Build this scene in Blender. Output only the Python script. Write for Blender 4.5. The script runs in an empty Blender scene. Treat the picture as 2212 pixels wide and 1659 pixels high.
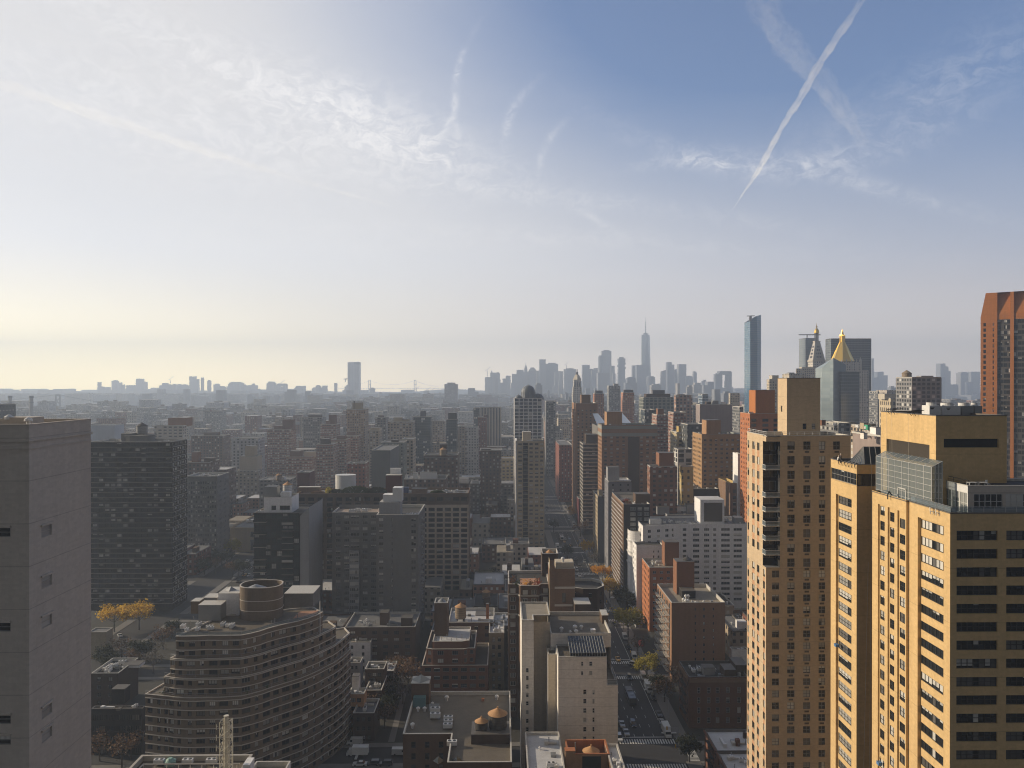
import bpy, math, random
from math import sin, cos, tan, atan, atan2, pi, radians, sqrt, floor
from mathutils import Vector
random.seed(7)
R_ = random.Random(11)
scene = bpy.context.scene
COL = scene.collection

# ------------------------------------------------------------------ camera, sky, sun, exposure
EYE = 125.0                      # metres above the street
FPX, CX, CY, HY = 1641.7, 1106.0, 829.5, 825.0   # lens measured on the photograph (2212 px wide)
A0 = atan((1085.0 - CX) / FPX)   # the avenue's vanishing point fixes the heading
cam = bpy.data.cameras.new('camera')
cam.sensor_width = 36.0
cam.lens = 36.0 * FPX / 2212.0
cam.clip_start = 0.5
cam.clip_end = 60000.0
camo = bpy.data.objects.new('camera', cam)
camo.location = (0, 0, EYE)
camo.rotation_euler = (pi/2 - atan((CY-HY)/FPX), 0, A0)
COL.objects.link(camo)
scene.camera = camo

SUN_EL, SUN_AZ = radians(19), radians(-75)      # azimuth from +Y towards +X
world = bpy.data.worlds.new('World'); scene.world = world
world.use_nodes = True
scene.view_settings.view_transform = 'Standard'
scene.view_settings.look = 'None'
scene.view_settings.exposure = 0.2
scene.view_settings.gamma = 1.0
cy = scene.cycles
cy.use_denoising = True; cy.filter_width = 1.1
cy.max_bounces = 5; cy.diffuse_bounces = 2; cy.glossy_bounces = 2; cy.transmission_bounces = 3
cy.volume_bounces = 1; cy.transparent_max_bounces = 8
cy.caustics_reflective = False; cy.caustics_refractive = False
cy.use_adaptive_sampling = True; cy.adaptive_threshold = 0.015

class NT:
    """small helper for writing node trees"""
    def __init__(s, tree): s.t = tree; s.n = tree.nodes; s.n.clear()
    def new(s, typ, **kw):
        n = s.n.new(typ)
        for k, v in kw.items(): setattr(n, k, v)
        return n
    def put(s, sock, v):
        if isinstance(v, bpy.types.NodeSocket): s.t.links.new(v, sock)
        elif v is not None:
            try: sock.default_value = v
            except Exception: sock.default_value = (*v, 1.0) if len(v) == 3 else v
    def m(s, op, a, b=None, c=None, clamp=False):
        n = s.new('ShaderNodeMath', operation=op, use_clamp=clamp)
        s.put(n.inputs[0], a)
        if b is not None: s.put(n.inputs[1], b)
        if c is not None: s.put(n.inputs[2], c)
        return n.outputs[0]
    def sm(s, v, a, b):
        n = s.new('ShaderNodeMapRange', interpolation_type='SMOOTHSTEP')
        s.put(n.inputs[0], v); n.inputs[1].default_value = a; n.inputs[2].default_value = b
        return n.outputs[0]
    def mix(s, f, a, b, mode='MIX'):
        n = s.new('ShaderNodeMix', data_type='RGBA', blend_type=mode)
        s.put(n.inputs[0], f); s.put(n.inputs[6], a); s.put(n.inputs[7], b)
        return n.outputs[2]
    def comb(s, x, y, z):
        n = s.new('ShaderNodeCombineXYZ')
        s.put(n.inputs[0], x); s.put(n.inputs[1], y); s.put(n.inputs[2], z)
        return n.outputs[0]
    def sep(s, v):
        n = s.new('ShaderNodeSeparateXYZ'); s.put(n.inputs[0], v); return n.outputs
    def noise(s, v, scale, detail=3, rough=.55, dist=0.0):
        n = s.new('ShaderNodeTexNoise'); s.put(n.inputs['Vector'], v)
        n.inputs['Scale'].default_value = scale; n.inputs['Detail'].default_value = detail
        n.inputs['Roughness'].default_value = rough; n.inputs['Distortion'].default_value = dist
        return n.outputs[0]
    def vm(s, op, a, b):
        n = s.new('ShaderNodeVectorMath', operation=op); s.put(n.inputs[0], a); s.put(n.inputs[1], b); return n.outputs[0]

def build_world():
    w = NT(world.node_tree)
    K = 0.10
    sky = w.new('ShaderNodeTexSky', sky_type='NISHITA')
    sky.sun_disc = False; sky.sun_elevation = SUN_EL; sky.sun_rotation = SUN_AZ
    sky.altitude = 100; sky.air_density = 1.0; sky.dust_density = 1.6; sky.ozone_density = 1.5
    d = w.new('ShaderNodeTexCoord').outputs['Generated']
    x, y, z = w.sep(d)[:3]
    az = w.m('ARCTAN2', x, y); el = w.m('ARCSINE', z)
    ae = w.comb(az, el, 0.0)
    # high thin veil: thick towards the sun side, open blue on the other
    b1 = w.sm(w.m('ADD', az, w.m('MULTIPLY', el, .55)), -.19, .43)
    b2 = w.sm(w.m('ADD', el, w.m('MULTIPLY', az, .10)), .10, .44)
    blue = w.m('MULTIPLY', b1, b2)
    n1 = w.noise(w.vm('MULTIPLY', ae, (1.6, 5.0, 1)), 1.4, 5, .6, .6)
    n2 = w.noise(w.vm('MULTIPLY', ae, (6.0, 12.0, 1)), 2.0, 7, .65, .9)
    veil = w.m('SUBTRACT', .93, w.m('MULTIPLY', blue, .93))
    veil = w.m('ADD', veil, w.m('MULTIPLY', w.m('SUBTRACT', n1, .5), .2))
    veil = w.m('MAXIMUM', veil, .06, clamp=True)
    # cirrus patches: (azimuth, elevation, half width, half height, tilt, strength)
    wisps = [(-.45,.29,.22,.05,-.2,.4,0), (-.20,.335,.13,.040,-.25,.75,0), (-.36,.37,.20,.035,-.28,.5,0), (-.10,.285,.14,.03,-.15,.55,.01), (-.33,.30,.22,.03,-.22,.35,0),
             (.335,.262,.17,.016,-.10,.40,-.03), (.47,.222,.13,.010,-.36,.32,0), (-.062,.372,.055,.0045,1.42,.55,.012), (-.074,.322,.04,.004,.9,.35,-.01),
             (.010,.335,.045,.006,1.15,.45,.01), (.057,.30,.04,.005,1.1,.4,.01), (.24,.275,.08,.008,-.05,.35,.01), (.125,.208,.03,.005,-.5,.4,0),
             (.52,.32,.16,.04,.35,.18,0), (.0,.19,.45,.014,-.05,.22,.02), (-.3,.17,.35,.012,.04,.22,0), (.1,.235,.3,.012,-.12,.25,.02)]
    wh = None
    for (ca, ce, ra, re, tl, st, bend) in wisps:
        da = w.m('SUBTRACT', az, ca); de = w.m('SUBTRACT', el, ce)
        u = w.m('DIVIDE', w.m('ADD', w.m('MULTIPLY', da, cos(tl)), w.m('MULTIPLY', de, sin(tl))), ra)
        v = w.m('DIVIDE', w.m('SUBTRACT', w.m('MULTIPLY', de, cos(tl)), w.m('MULTIPLY', da, sin(tl))), re)
        if bend: v = w.m('ADD', v, w.m('MULTIPLY', w.m('MULTIPLY', u, u), bend/re))
        r2 = w.m('ADD', w.m('MULTIPLY', u, u), w.m('MULTIPLY', v, v))
        g = w.m('MULTIPLY', w.m('POWER', 2.718, w.m('MULTIPLY', r2, -1.2)), st)
        wh = g if wh is None else w.m('ADD', wh, g)
    n3 = w.noise(w.vm('ADD', w.vm('MULTIPLY', ae, (13.0, 26.0, 1)), w.comb(w.m('MULTIPLY', n1, 1.2), n2, 0)), 2.4, 8, .68, 1.2)
    wh = w.m('MULTIPLY', wh, w.m('MULTIPLY_ADD', w.sm(n3, .36, .70), .9, .1))
    front = w.sm(y, -.2, .3)
    wh = w.m('MULTIPLY', wh, front)
    # colour of the veil: greyish white above, warm towards the low sun, pinkish elsewhere on the horizon
    low = w.m('SUBTRACT', 1.0, w.sm(el, .0, .17))
    left = w.m('SUBTRACT', 1.0, w.sm(az, -.75, .25))
    vc = w.mix(w.sm(az, -.25, .7), (.69, .675, .675), (.47, .46, .51))
    vc = w.mix(low, vc, w.mix(left, (.63, .52, .42), (1.0, .80, .37)))
    e0 = w.m('MAXIMUM', el, 0.0); gk = w.m('MULTIPLY_ADD', left, .42, .60)
    glow = w.m('ADD', 1.0, w.m('MULTIPLY', gk, w.m('ADD', w.m('MULTIPLY', w.m('POWER', 2.718, w.m('MULTIPLY', e0, -11.0)), 2.0), w.m('MULTIPLY', w.m('POWER', 2.718, w.m('MULTIPLY', w.m('MULTIPLY', e0, e0), -278.0)), 2.1))))
    vc = w.vm('MULTIPLY', vc, w.comb(w.m('MULTIPLY', glow, 1/K), w.m('MULTIPLY', glow, 1/K), w.m('MULTIPLY', glow, 1/K)))
    base = w.vm('MULTIPLY', sky.outputs[0], (.76, .98, 1.32))
    c = w.mix(veil, base, vc)
    # the sky overhead and behind the camera, away from the sun, is clear and much dimmer
    away = w.m('MAXIMUM', w.m('SUBTRACT', 1.0, w.sm(y, -.35, .4)), w.sm(el, .62, 1.1))
    c = w.mix(away, c, (.085/K, .09/K, .105/K))
    c = w.mix(w.m('MINIMUM', wh, .8), c, (.90/K, .88/K, .88/K))
    bg = w.new('ShaderNodeBackground'); w.put(bg.inputs[0], c); bg.inputs[1].default_value = K
    out = w.new('ShaderNodeOutputWorld'); w.t.links.new(bg.outputs[0], out.inputs[0])
build_world()
sl = bpy.data.lights.new('sun', 'SUN'); sl.energy = 5.0; sl.angle = radians(.5); sl.color = (1.0, .83, .60)
so = bpy.data.objects.new('sun', sl); COL.objects.link(so)
sd = Vector((sin(SUN_AZ)*cos(SUN_EL), cos(SUN_AZ)*cos(SUN_EL), sin(SUN_EL)))
so.rotation_euler = sd.to_track_quat('Z', 'Y').to_euler(); so.location = (0, 0, 900)

# ------------------------------------------------------------------ measuring the photograph
def T_(px): return tan(atan((px - CX) / FPX) - A0)         # x/y of the vertical plane through a column
def X_(px, D): return D * T_(px)
def DV(x, y): return y*cos(A0) - x*sin(A0)                 # depth along the lens axis
def Z_(py, D, px=1100): return EYE - (py - HY) / FPX * DV(X_(px, D), D)
def PROJ(x, y, z):
    d = max(DV(x, y), .1)
    return CX + FPX*(x*cos(A0) + y*sin(A0))/d, HY + FPX*(EYE - z)/d, d

# ------------------------------------------------------------------ materials
MATS = {}
def _mat(name):
    m = bpy.data.materials.new(name); m.use_nodes = True
    t = NT(m.node_tree)
    p = t.new('ShaderNodeBsdfPrincipled'); o = t.new('ShaderNodeOutputMaterial')
    t.t.links.new(p.outputs[0], o.inputs[0])
    MATS[name] = m
    return m, t, p
def wall(name, col, var=.16, rough=.9, streak=.16, joint=None, fine=.18, metal=0.0, spec=.3):
    m, t, p = _mat(name)
    pos = t.new('ShaderNodeNewGeometry').outputs['Position']
    a = t.noise(pos, .07, 3, .6); b = t.noise(pos, 1.7, 4, .7)
    s = t.noise(t.vm('MULTIPLY', pos, (.9, .9, .045)), 1.0, 4, .65)
    f = t.m('ADD', t.m('MULTIPLY', t.m('SUBTRACT', a, .5), var*2.4), t.m('MULTIPLY', t.m('SUBTRACT', s, .5), streak*2.4))
    f = t.m('ADD', t.m('ADD', f, t.m('MULTIPLY', t.m('SUBTRACT', b, .5), fine*2)), 1.0)
    px_ = t.sep(pos); wn = t.new('ShaderNodeTexWhiteNoise', noise_dimensions='3D')
    zc = t.m('FLOOR', t.m('DIVIDE', px_[2], .36))
    t.put(wn.inputs['Vector'], t.comb(t.m('FLOOR', t.m('ADD', t.m('DIVIDE', t.m('ADD', px_[0], px_[1]), .9), t.m('MULTIPLY', zc, .5))), zc, 0.0))
    f = t.m('MULTIPLY', f, t.m('MULTIPLY_ADD', wn.outputs['Value'], .10, .95))
    if joint:
        zz = t.sep(pos)[2]
        q = t.m('FRACT', t.m('DIVIDE', t.m('ADD', zz, joint[1]), joint[0]))
        f = t.m('MULTIPLY', f, t.m('SUBTRACT', 1.0, t.m('MULTIPLY', t.m('LESS_THAN', q, joint[2]/joint[0]), .25)))
    c = t.vm('MULTIPLY', (col[0], col[1], col[2]), t.comb(f, f, f))
    t.put(p.inputs['Base Color'], c)
    p.inputs['Roughness'].default_value = rough; p.inputs['Metallic'].default_value = metal
    p.inputs['Specular IOR Level'].default_value = spec
    bm = t.new('ShaderNodeBump'); bm.inputs['Strength'].default_value = .25; bm.inputs['Distance'].default_value = .05
    t.put(bm.inputs['Height'], b); t.t.links.new(bm.outputs[0], p.inputs['Normal'])
    return m
def flat(name, col, rough=.6, metal=0.0, spec=.4, var=.12):
    m, t, p = _mat(name)
    pos = t.new('ShaderNodeNewGeometry').outputs['Position']
    f = t.m('ADD', 1.0, t.m('MULTIPLY', t.m('SUBTRACT', t.noise(pos, 2.3, 4, .7), .5), var*2.5))
    t.put(p.inputs['Base Color'], t.vm('MULTIPLY', (col[0], col[1], col[2]), t.comb(f, f, f)))
    p.inputs['Roughness'].default_value = rough; p.inputs['Metallic'].default_value = metal
    p.inputs['Specular IOR Level'].default_value = spec
    return m
def roofm(name, col, var=.3):
    m, t, p = _mat(name)
    pos = t.new('ShaderNodeNewGeometry').outputs['Position']
    a = t.noise(pos, .22, 5, .7, .4); b = t.noise(pos, 3.0, 4, .7)
    x, y, z = t.sep(pos)[:3]
    seam = t.m('LESS_THAN', t.m('FRACT', t.m('DIVIDE', y, 1.9)), .04)
    f = t.m('ADD', 1.0, t.m('ADD', t.m('MULTIPLY', t.m('SUBTRACT', a, .5), var*3.2), t.m('MULTIPLY', t.m('SUBTRACT', b, .5), .5)))
    f = t.m('MULTIPLY', t.m('MAXIMUM', f, .15), t.m('SUBTRACT', 1.0, t.m('MULTIPLY', seam, .14)))
    t.put(p.inputs['Base Color'], t.vm('MULTIPLY', (col[0], col[1], col[2]), t.comb(f, f, f)))
    p.inputs['Roughness'].default_value = .85; p.inputs['Specular IOR Level'].default_value = .3
    return m
def glassm(name, dark=(.018, .022, .026), mid=(.16, .155, .15), light=(.80, .78, .73), p_mid=.5, p_light=.72, rough=.06, odd_=.72):
    """window panes: each pane picks bare glass, a curtain, or a blind let partly down"""
    m, t, p = _mat(name)
    g = t.new('ShaderNodeNewGeometry'); oi = t.new('ShaderNodeObjectInfo')
    uv = t.sep(t.new('ShaderNodeUVMap').outputs[0])
    wn = t.new('ShaderNodeTexWhiteNoise', noise_dimensions='1D'); t.put(wn.inputs['W'], t.m('FLOOR', uv[0]))
    odd = t.m('MULTIPLY', t.m('GREATER_THAN', g.outputs['Random Per Island'], odd_), g.outputs['Random Per Island'])
    r = t.m('FRACT', t.m('ADD', t.m('ADD', wn.outputs[0], odd), t.m('MULTIPLY', oi.outputs['Random'], 7.31)))
    r2 = t.m('FRACT', t.m('MULTIPLY', r, 17.17)); r3 = t.m('FRACT', t.m('MULTIPLY', r, 53.7))
    drop = t.m('GREATER_THAN', uv[1], t.m('MULTIPLY', t.m('SUBTRACT', r3, .35), 1.4))
    isl = t.m('MULTIPLY', t.m('GREATER_THAN', r, p_light), drop)
    ism = t.m('MULTIPLY', t.m('GREATER_THAN', r, p_mid), t.m('SUBTRACT', 1.0, t.m('GREATER_THAN', r, p_light)))
    fold = t.m('ADD', .75, t.m('MULTIPLY', t.m('SINE', t.m('MULTIPLY', uv[0], 37.7)), .12))
    c = t.mix(t.m('MULTIPLY', ism, t.m('ADD', .4, t.m('MULTIPLY', r2, .6))), dark, mid)
    c = t.mix(t.m('MULTIPLY', isl, t.m('MULTIPLY', fold, t.m('ADD', .4, t.m('MULTIPLY', r2, .7)))), c, light)
    t.put(p.inputs['Base Color'], c)
    t.put(p.inputs['Roughness'], t.m('ADD', rough, t.m('MULTIPLY', isl, .25)))
    p.inputs['Specular IOR Level'].default_value = .5
    return m
PATN = {}
def pat(col, win=(.03, .035, .04), cw=3.2, ch=3.1, fx=.55, fz=.55, band=None, blind=.3, rough=.85, soft=.12):
    """wall of a building too far off to model pane by pane: openings in floors and bays"""
    key = (col, win, cw, ch, fx, fz, band, blind)
    if key in PATN: return PATN[key]
    nm = 'facade_%d' % len(PATN)
    m, t, p = _mat(nm); PATN[key] = nm
    g = t.new('ShaderNodeNewGeometry'); oi = t.new('ShaderNodeObjectInfo')
    pos = t.new('ShaderNodeTexCoord').outputs['Object']
    x, y, z = t.sep(pos)[:3]
    n = t.sep(g.outputs['Normal'])
    isf = t.m('GREATER_THAN', t.m('ABSOLUTE', n[1]), .6)
    u = t.m('ADD', t.m('MULTIPLY', isf, x), t.m('MULTIPLY', t.m('SUBTRACT', 1.0, isf), y))
    top = t.m('LESS_THAN', t.m('ABSOLUTE', n[2]), .5)
    uu = t.m('DIVIDE', t.m('ADD', u, 500.0), cw); zz = t.m('DIVIDE', z, ch)
    fu = t.m('FRACT', uu); fzv = t.m('FRACT', zz)
    inx = t.m('LESS_THAN', fu, fx); inz = t.m('GREATER_THAN', fzv, 1-fz)
    w = t.m('MULTIPLY', t.m('MULTIPLY', inx, inz), top)
    wn = t.new('ShaderNodeTexWhiteNoise', noise_dimensions='3D')
    t.put(wn.inputs['Vector'], t.comb(t.m('FLOOR', uu), t.m('FLOOR', zz), t.m('MULTIPLY', oi.outputs['Random'], 99.0)))
    rn = wn.outputs['Value']
    wc = t.mix(t.m('MULTIPLY', t.m('GREATER_THAN', rn, 1-blind), t.m('MULTIPLY', rn, .9)), win, (.70, .69, .66))
    a = t.noise(g.outputs['Position'], .05, 3, .6); s = t.noise(t.vm('MULTIPLY', g.outputs['Position'], (.6, .6, .04)), 1.0, 4, .6)
    f = t.m('ADD', .55, t.m('ADD', t.m('MULTIPLY', a, .5), t.m('MULTIPLY', s, .4)))
    cc = t.vm('MULTIPLY', (col[0], col[1], col[2]), t.comb(f, f, f))
    if band:
        cc = t.mix(t.m('MULTIPLY', t.m('LESS_THAN', fzv, .16), top), cc, band)
    t.put(p.inputs['Base Color'], t.mix(w, cc, wc))
    t.put(p.inputs['Roughness'], t.m('SUBTRACT', rough, t.m('MULTIPLY', w, rough-.12)))
    p.inputs['Specular IOR Level'].default_value = .4
    return nm

# walls
wall('yellow_brick', (.60, .42, .205), var=.07, streak=.14, joint=(8.9, 3.4, .09))
wall('tan_brick', (.54, .415, .275), var=.06, streak=.1, joint=(6.1, 1.0, .08))
wall('pink_brick', (.50, .29, .17), var=.1)
wall('tan_dull', (.42, .36, .28), var=.15)
wall('cream_brick', (.74, .70, .65), var=.12, streak=.12, joint=(2.74, .3, .10))
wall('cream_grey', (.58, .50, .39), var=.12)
wall('grey_concrete', (.52, .465, .405), var=.07, streak=.1, joint=(5.6, 0, .12), fine=.12)
wall('dark_concrete', (.15, .145, .125), var=.12, joint=(5.6, 0, .12))
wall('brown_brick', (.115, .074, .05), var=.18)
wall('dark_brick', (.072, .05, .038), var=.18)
wall('terrace_brick', (.18, .14, .105), var=.2)
wall('red_brick', (.165, .08, .054), var=.15)
wall('orange_brick', (.42, .165, .075), var=.10)
wall('rust_brick', (.42, .16, .05), var=.08)
wall('white_brick', (.78, .77, .77), var=.10)
wall('grey_wall', (.30, .30, .31), var=.1)
wall('mid_grey', (.185, .18, .175), var=.14)
wall('slate_wall', (.115, .115, .135), var=.1)
wall('beige_wall', (.40, .33, .23), var=.14)
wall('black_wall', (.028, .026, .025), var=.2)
wall('bronze_wall', (.030, .024, .022), var=.2)
wall('maroon_wall', (.12, .032, .035), var=.1)
wall('waffle_brown', (.13, .095, .07), var=.15)
wall('waffle_beige', (.50, .43, .35), var=.15)
wall('mustard_wall', (.50, .36, .14), var=.12)
wall('limestone', (.52, .47, .39), var=.12)
# roofs and trims
roofm('tar_roof', (.055, .052, .05)); roofm('grey_roof', (.17, .17, .175)); roofm('silver_roof', (.52, .52, .53), .2)
roofm('gravel_roof', (.30, .265, .215), .2); roofm('terracotta_roof', (.42, .23, .15)); roofm('green_roof', (.05, .065, .03))
roofm('deck_roof', (.145, .125, .10), .25)
flat('coping', (.52, .50, .46), var=.3); flat('coping_dark', (.12, .11, .10)); flat('band_white', (.55, .51, .46))
flat('band_dull', (.40, .37, .33)); flat('white_metal', (.66, .66, .66), .45); flat('grey_metal', (.28, .285, .29), .4, .4)
flat('black_metal', (.02, .02, .02), .5); flat('frame_dark', (.035, .033, .03), .5); flat('frame_white', (.5, .5, .49), .5)
flat('frame_grey', (.2, .2, .2), .5); flat('tank_wood', (.26, .20, .14), .8, var=.3); flat('tank_cone', (.46, .26, .12), .7, var=.25)
flat('tank_dark', (.06, .055, .05)); flat('louvre', (.10, .085, .07), .6); flat('gold', (.86, .56, .10), .30, .85, var=.05)
flat('steel_pale', (.62, .58, .48), .45, .2); flat('blue_tarp', (.08, .20, .42)); flat('red_paint', (.55, .07, .05)); flat('teal_door', (.10, .20, .22))
flat('plastic_white', (.72, .72, .70)); flat('green_box', (.05, .40, .22)); flat('copper_green', (.22, .36, .31))
flat('paving', (.19, .18, .17), .9); flat('paint_white', (.62, .62, .60), .8, var=.35); flat('soil', (.05, .045, .03), .95)
flat('skin', (.45, .28, .2)); flat('cloth_dark', (.03, .03, .04)); flat('cloth_white', (.6, .6, .6)); flat('hard_hat', (.75, .72, .65))
flat('mauve_panel', (.155, .15, .185), .7)
glassm('glass'); glassm('glass_blind', p_mid=.35, p_light=.52); glassm('glass_dark', p_mid=.7, p_light=.9)
glassm('glass_green', dark=(.02, .035, .034), mid=(.05, .07, .065), p_mid=.55, p_light=.88)
glassm('glass_pale', dark=(.12, .14, .15), mid=(.3, .3, .29), light=(.5, .5, .48), p_mid=.3, p_light=.7)
glassm('glass_frost', dark=(.30, .29, .28), mid=(.4, .39, .37), light=(.5, .49, .46), rough=.35)
def clear_glass():
    m, t, p = _mat('greenhouse_glass')
    p.inputs['Base Color'].default_value = (.25, .3, .34, 1); p.inputs['Roughness'].default_value = .05
    tr = t.new('ShaderNodeBsdfTransparent'); tr.inputs[0].default_value = (.55, .62, .66, 1)
    mx = t.new('ShaderNodeMixShader'); mx.inputs[0].default_value = .5
    o = [n for n in t.n if n.type == 'OUTPUT_MATERIAL'][0]
    t.t.links.new(tr.outputs[0], mx.inputs[1]); t.t.links.new(p.outputs[0], mx.inputs[2]); t.t.links.new(mx.outputs[0], o.inputs[0])
clear_glass()

# ------------------------------------------------------------------ mesh building
class MB:
    def __init__(s): s.v = []; s.f = []; s.mi = []; s.uv = {}
    def q(s, a, b, c, d, mi=0, uv=False):
        i = len(s.v); s.v += [a, b, c, d]; s.f.append((i, i+1, i+2, i+3)); s.mi.append(mi)
        if uv: s.uv[len(s.f)-1] = ((uv+.01, 0), (uv+.99, 0), (uv+.99, 1), (uv+.01, 1))
    def t(s, a, b, c, mi=0):
        i = len(s.v); s.v += [a, b, c]; s.f.append((i, i+1, i+2)); s.mi.append(mi)
    def box(s, x0, x1, y0, y1, z0, z1, mi=0, bottom=True):
        i = len(s.v)
        s.v += [(x0, y0, z0), (x1, y0, z0), (x1, y1, z0), (x0, y1, z0), (x0, y0, z1), (x1, y0, z1), (x1, y1, z1), (x0, y1, z1)]
        F = [(0, 1, 5, 4), (1, 2, 6, 5), (2, 3, 7, 6), (3, 0, 4, 7), (4, 5, 6, 7)]
        if bottom: F.append((3, 2, 1, 0))
        for f in F: s.f.append(tuple(i+k for k in f)); s.mi.append(mi)
    def prism(s, poly, z0, z1, mi=0, cap=True, top=None):
        i = len(s.v); n = len(poly); tp = top or poly
        s.v += [(x, y, z0) for x, y in poly] + [(x, y, z1) for x, y in tp]
        for k in range(n):
            s.f.append((i+k, i+(k+1) % n, i+n+(k+1) % n, i+n+k)); s.mi.append(mi)
        if cap: s.f.append(tuple(range(i+n, i+2*n))); s.mi.append(mi)
    def cyl(s, x, y, z0, z1, r, n=14, r2=None, mi=0, cap=True):
        r2 = r if r2 is None else r2
        a = [(x+r*cos(2*pi*k/n), y+r*sin(2*pi*k/n)) for k in range(n)]
        b = [(x+r2*cos(2*pi*k/n), y+r2*sin(2*pi*k/n)) for k in range(n)]
        s.prism(a, z0, z1, mi, cap and r2 > .01, b)
    def bar(s, a, b, r, mi=0, n=4):
        a = Vector(a); b = Vector(b); d = (b-a).normalized()
        u = d.orthogonal().normalized(); w = d.cross(u); i = len(s.v)
        for p in (a, b):
            for k in range(n):
                th = 2*pi*(k+.5)/n; s.v.append(tuple(p + u*(r*cos(th)) + w*(r*sin(th))))
        for k in range(n): s.f.append((i+k, i+(k+1) % n, i+n+(k+1) % n, i+n+k)); s.mi.append(mi)
        s.f.append(tuple(range(i+n-1, i-1, -1))); s.mi.append(mi); s.f.append(tuple(range(i+n, i+2*n))); s.mi.append(mi)
    def mesh(s, name, mats, off=(0, 0, 0), smooth=False):
        me = bpy.data.meshes.new(name)
        ox, oy, oz = off
        me.from_pydata([(x-ox, y-oy, z-oz) for x, y, z in s.v], [], s.f)
        for k in mats: me.materials.append(MATS[k])
        if len(mats) > 1 or any(s.mi): me.polygons.foreach_set('material_index', s.mi)
        if s.uv:
            lay = me.uv_layers.new(name='UVMap').data
            for fi, uvs in s.uv.items():
                ls = me.polygons[fi].loop_start
                for k, c in enumerate(uvs): lay[ls+k].uv = c
        if smooth: me.polygons.foreach_set('use_smooth', [True]*len(me.polygons))
        me.update()
        return me
def link(name, me, parent=None, loc=(0, 0, 0), rz=0.0):
    o = bpy.data.objects.new(name, me); COL.objects.link(o)
    if parent: o.parent = parent
    o.location = loc; o.rotation_euler = (0, 0, rz)
    return o
def tag(o, label, cat, group=None, kind=None):
    if label: o['label'] = label
    if cat: o['category'] = cat
    if group: o['group'] = group
    if kind: o['kind'] = kind
    return o
def thing(name, label, cat, loc=(0, 0, 0), rz=0.0, group=None):
    return tag(link(name, None, None, loc, rz), label, cat, group)
def struct(name, mb, mats):
    o = link(name, mb.mesh(name, mats)); o['kind'] = 'structure'; return o
def dup(root, loc, rz, label=None, group=None, sc=None):
    r = root.copy(); COL.objects.link(r); r.location = loc; r.rotation_euler = (0, 0, rz)
    if sc: r.scale = (sc, sc, sc) if not isinstance(sc, tuple) else sc
    if label: r['label'] = label
    if group: r['group'] = group
    for ch in list(root.children):
        c = ch.copy(); COL.objects.link(c); c.parent = r
        for g in ch.children:
            d = g.copy(); COL.objects.link(d); d.parent = c
    return r
def offset_poly(poly, d):
    n = len(poly); out = []
    for i in range(n):
        p0 = Vector(poly[i-1]); p1 = Vector(poly[i]); p2 = Vector(poly[(i+1) % n])
        a = (p1-p0).normalized(); b = (p2-p1).normalized()
        na = Vector((-a.y, a.x)); nb = Vector((-b.y, b.x))
        m = (na+nb)
        if m.length < 1e-6: m = na
        m.normalize(); k = d / max(m.dot(na), .35)
        out.append((p1.x+m.x*k, p1.y+m.y*k))
    return out
PANES = {}
def pane_mesh(w, h, nm, rail, frame, glass):
    key = (round(w, 2), round(h, 2), nm, rail, frame, glass)
    if key in PANES: return PANES[key]
    m = MB(); t = .05 if w < 2.5 else .06; n = nm+1
    for i in range(n):
        a = w*i/n; b = w*(i+1)/n
        m.q((a, .0, 0), (b, .0, 0), (b, .0, h), (a, .0, h), 0, True)
    for i in range(n+1):
        a = min(max(w*i/n, t), w-t); m.box(a-t, a+t, -.07, -.004, 0, h, 1, False)
    for z in ([0, h] + ([h*.5] if rail else [])):
        z = min(max(z, t), h-t); m.box(0, w, -.062, -.006, z-t*.9, z+t*.9, 1, False)
    PANES[key] = m.mesh('window', [glass, frame])
    return PANES[key]
SH = {}
def shared(key, fn):
    if key not in SH: SH[key] = fn()
    return SH[key]
FOOT = []       # footprints already taken: x0,x1,y0,y1
MARKS = []      # named landmarks for describing the small buildings: px, py, short

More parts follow.
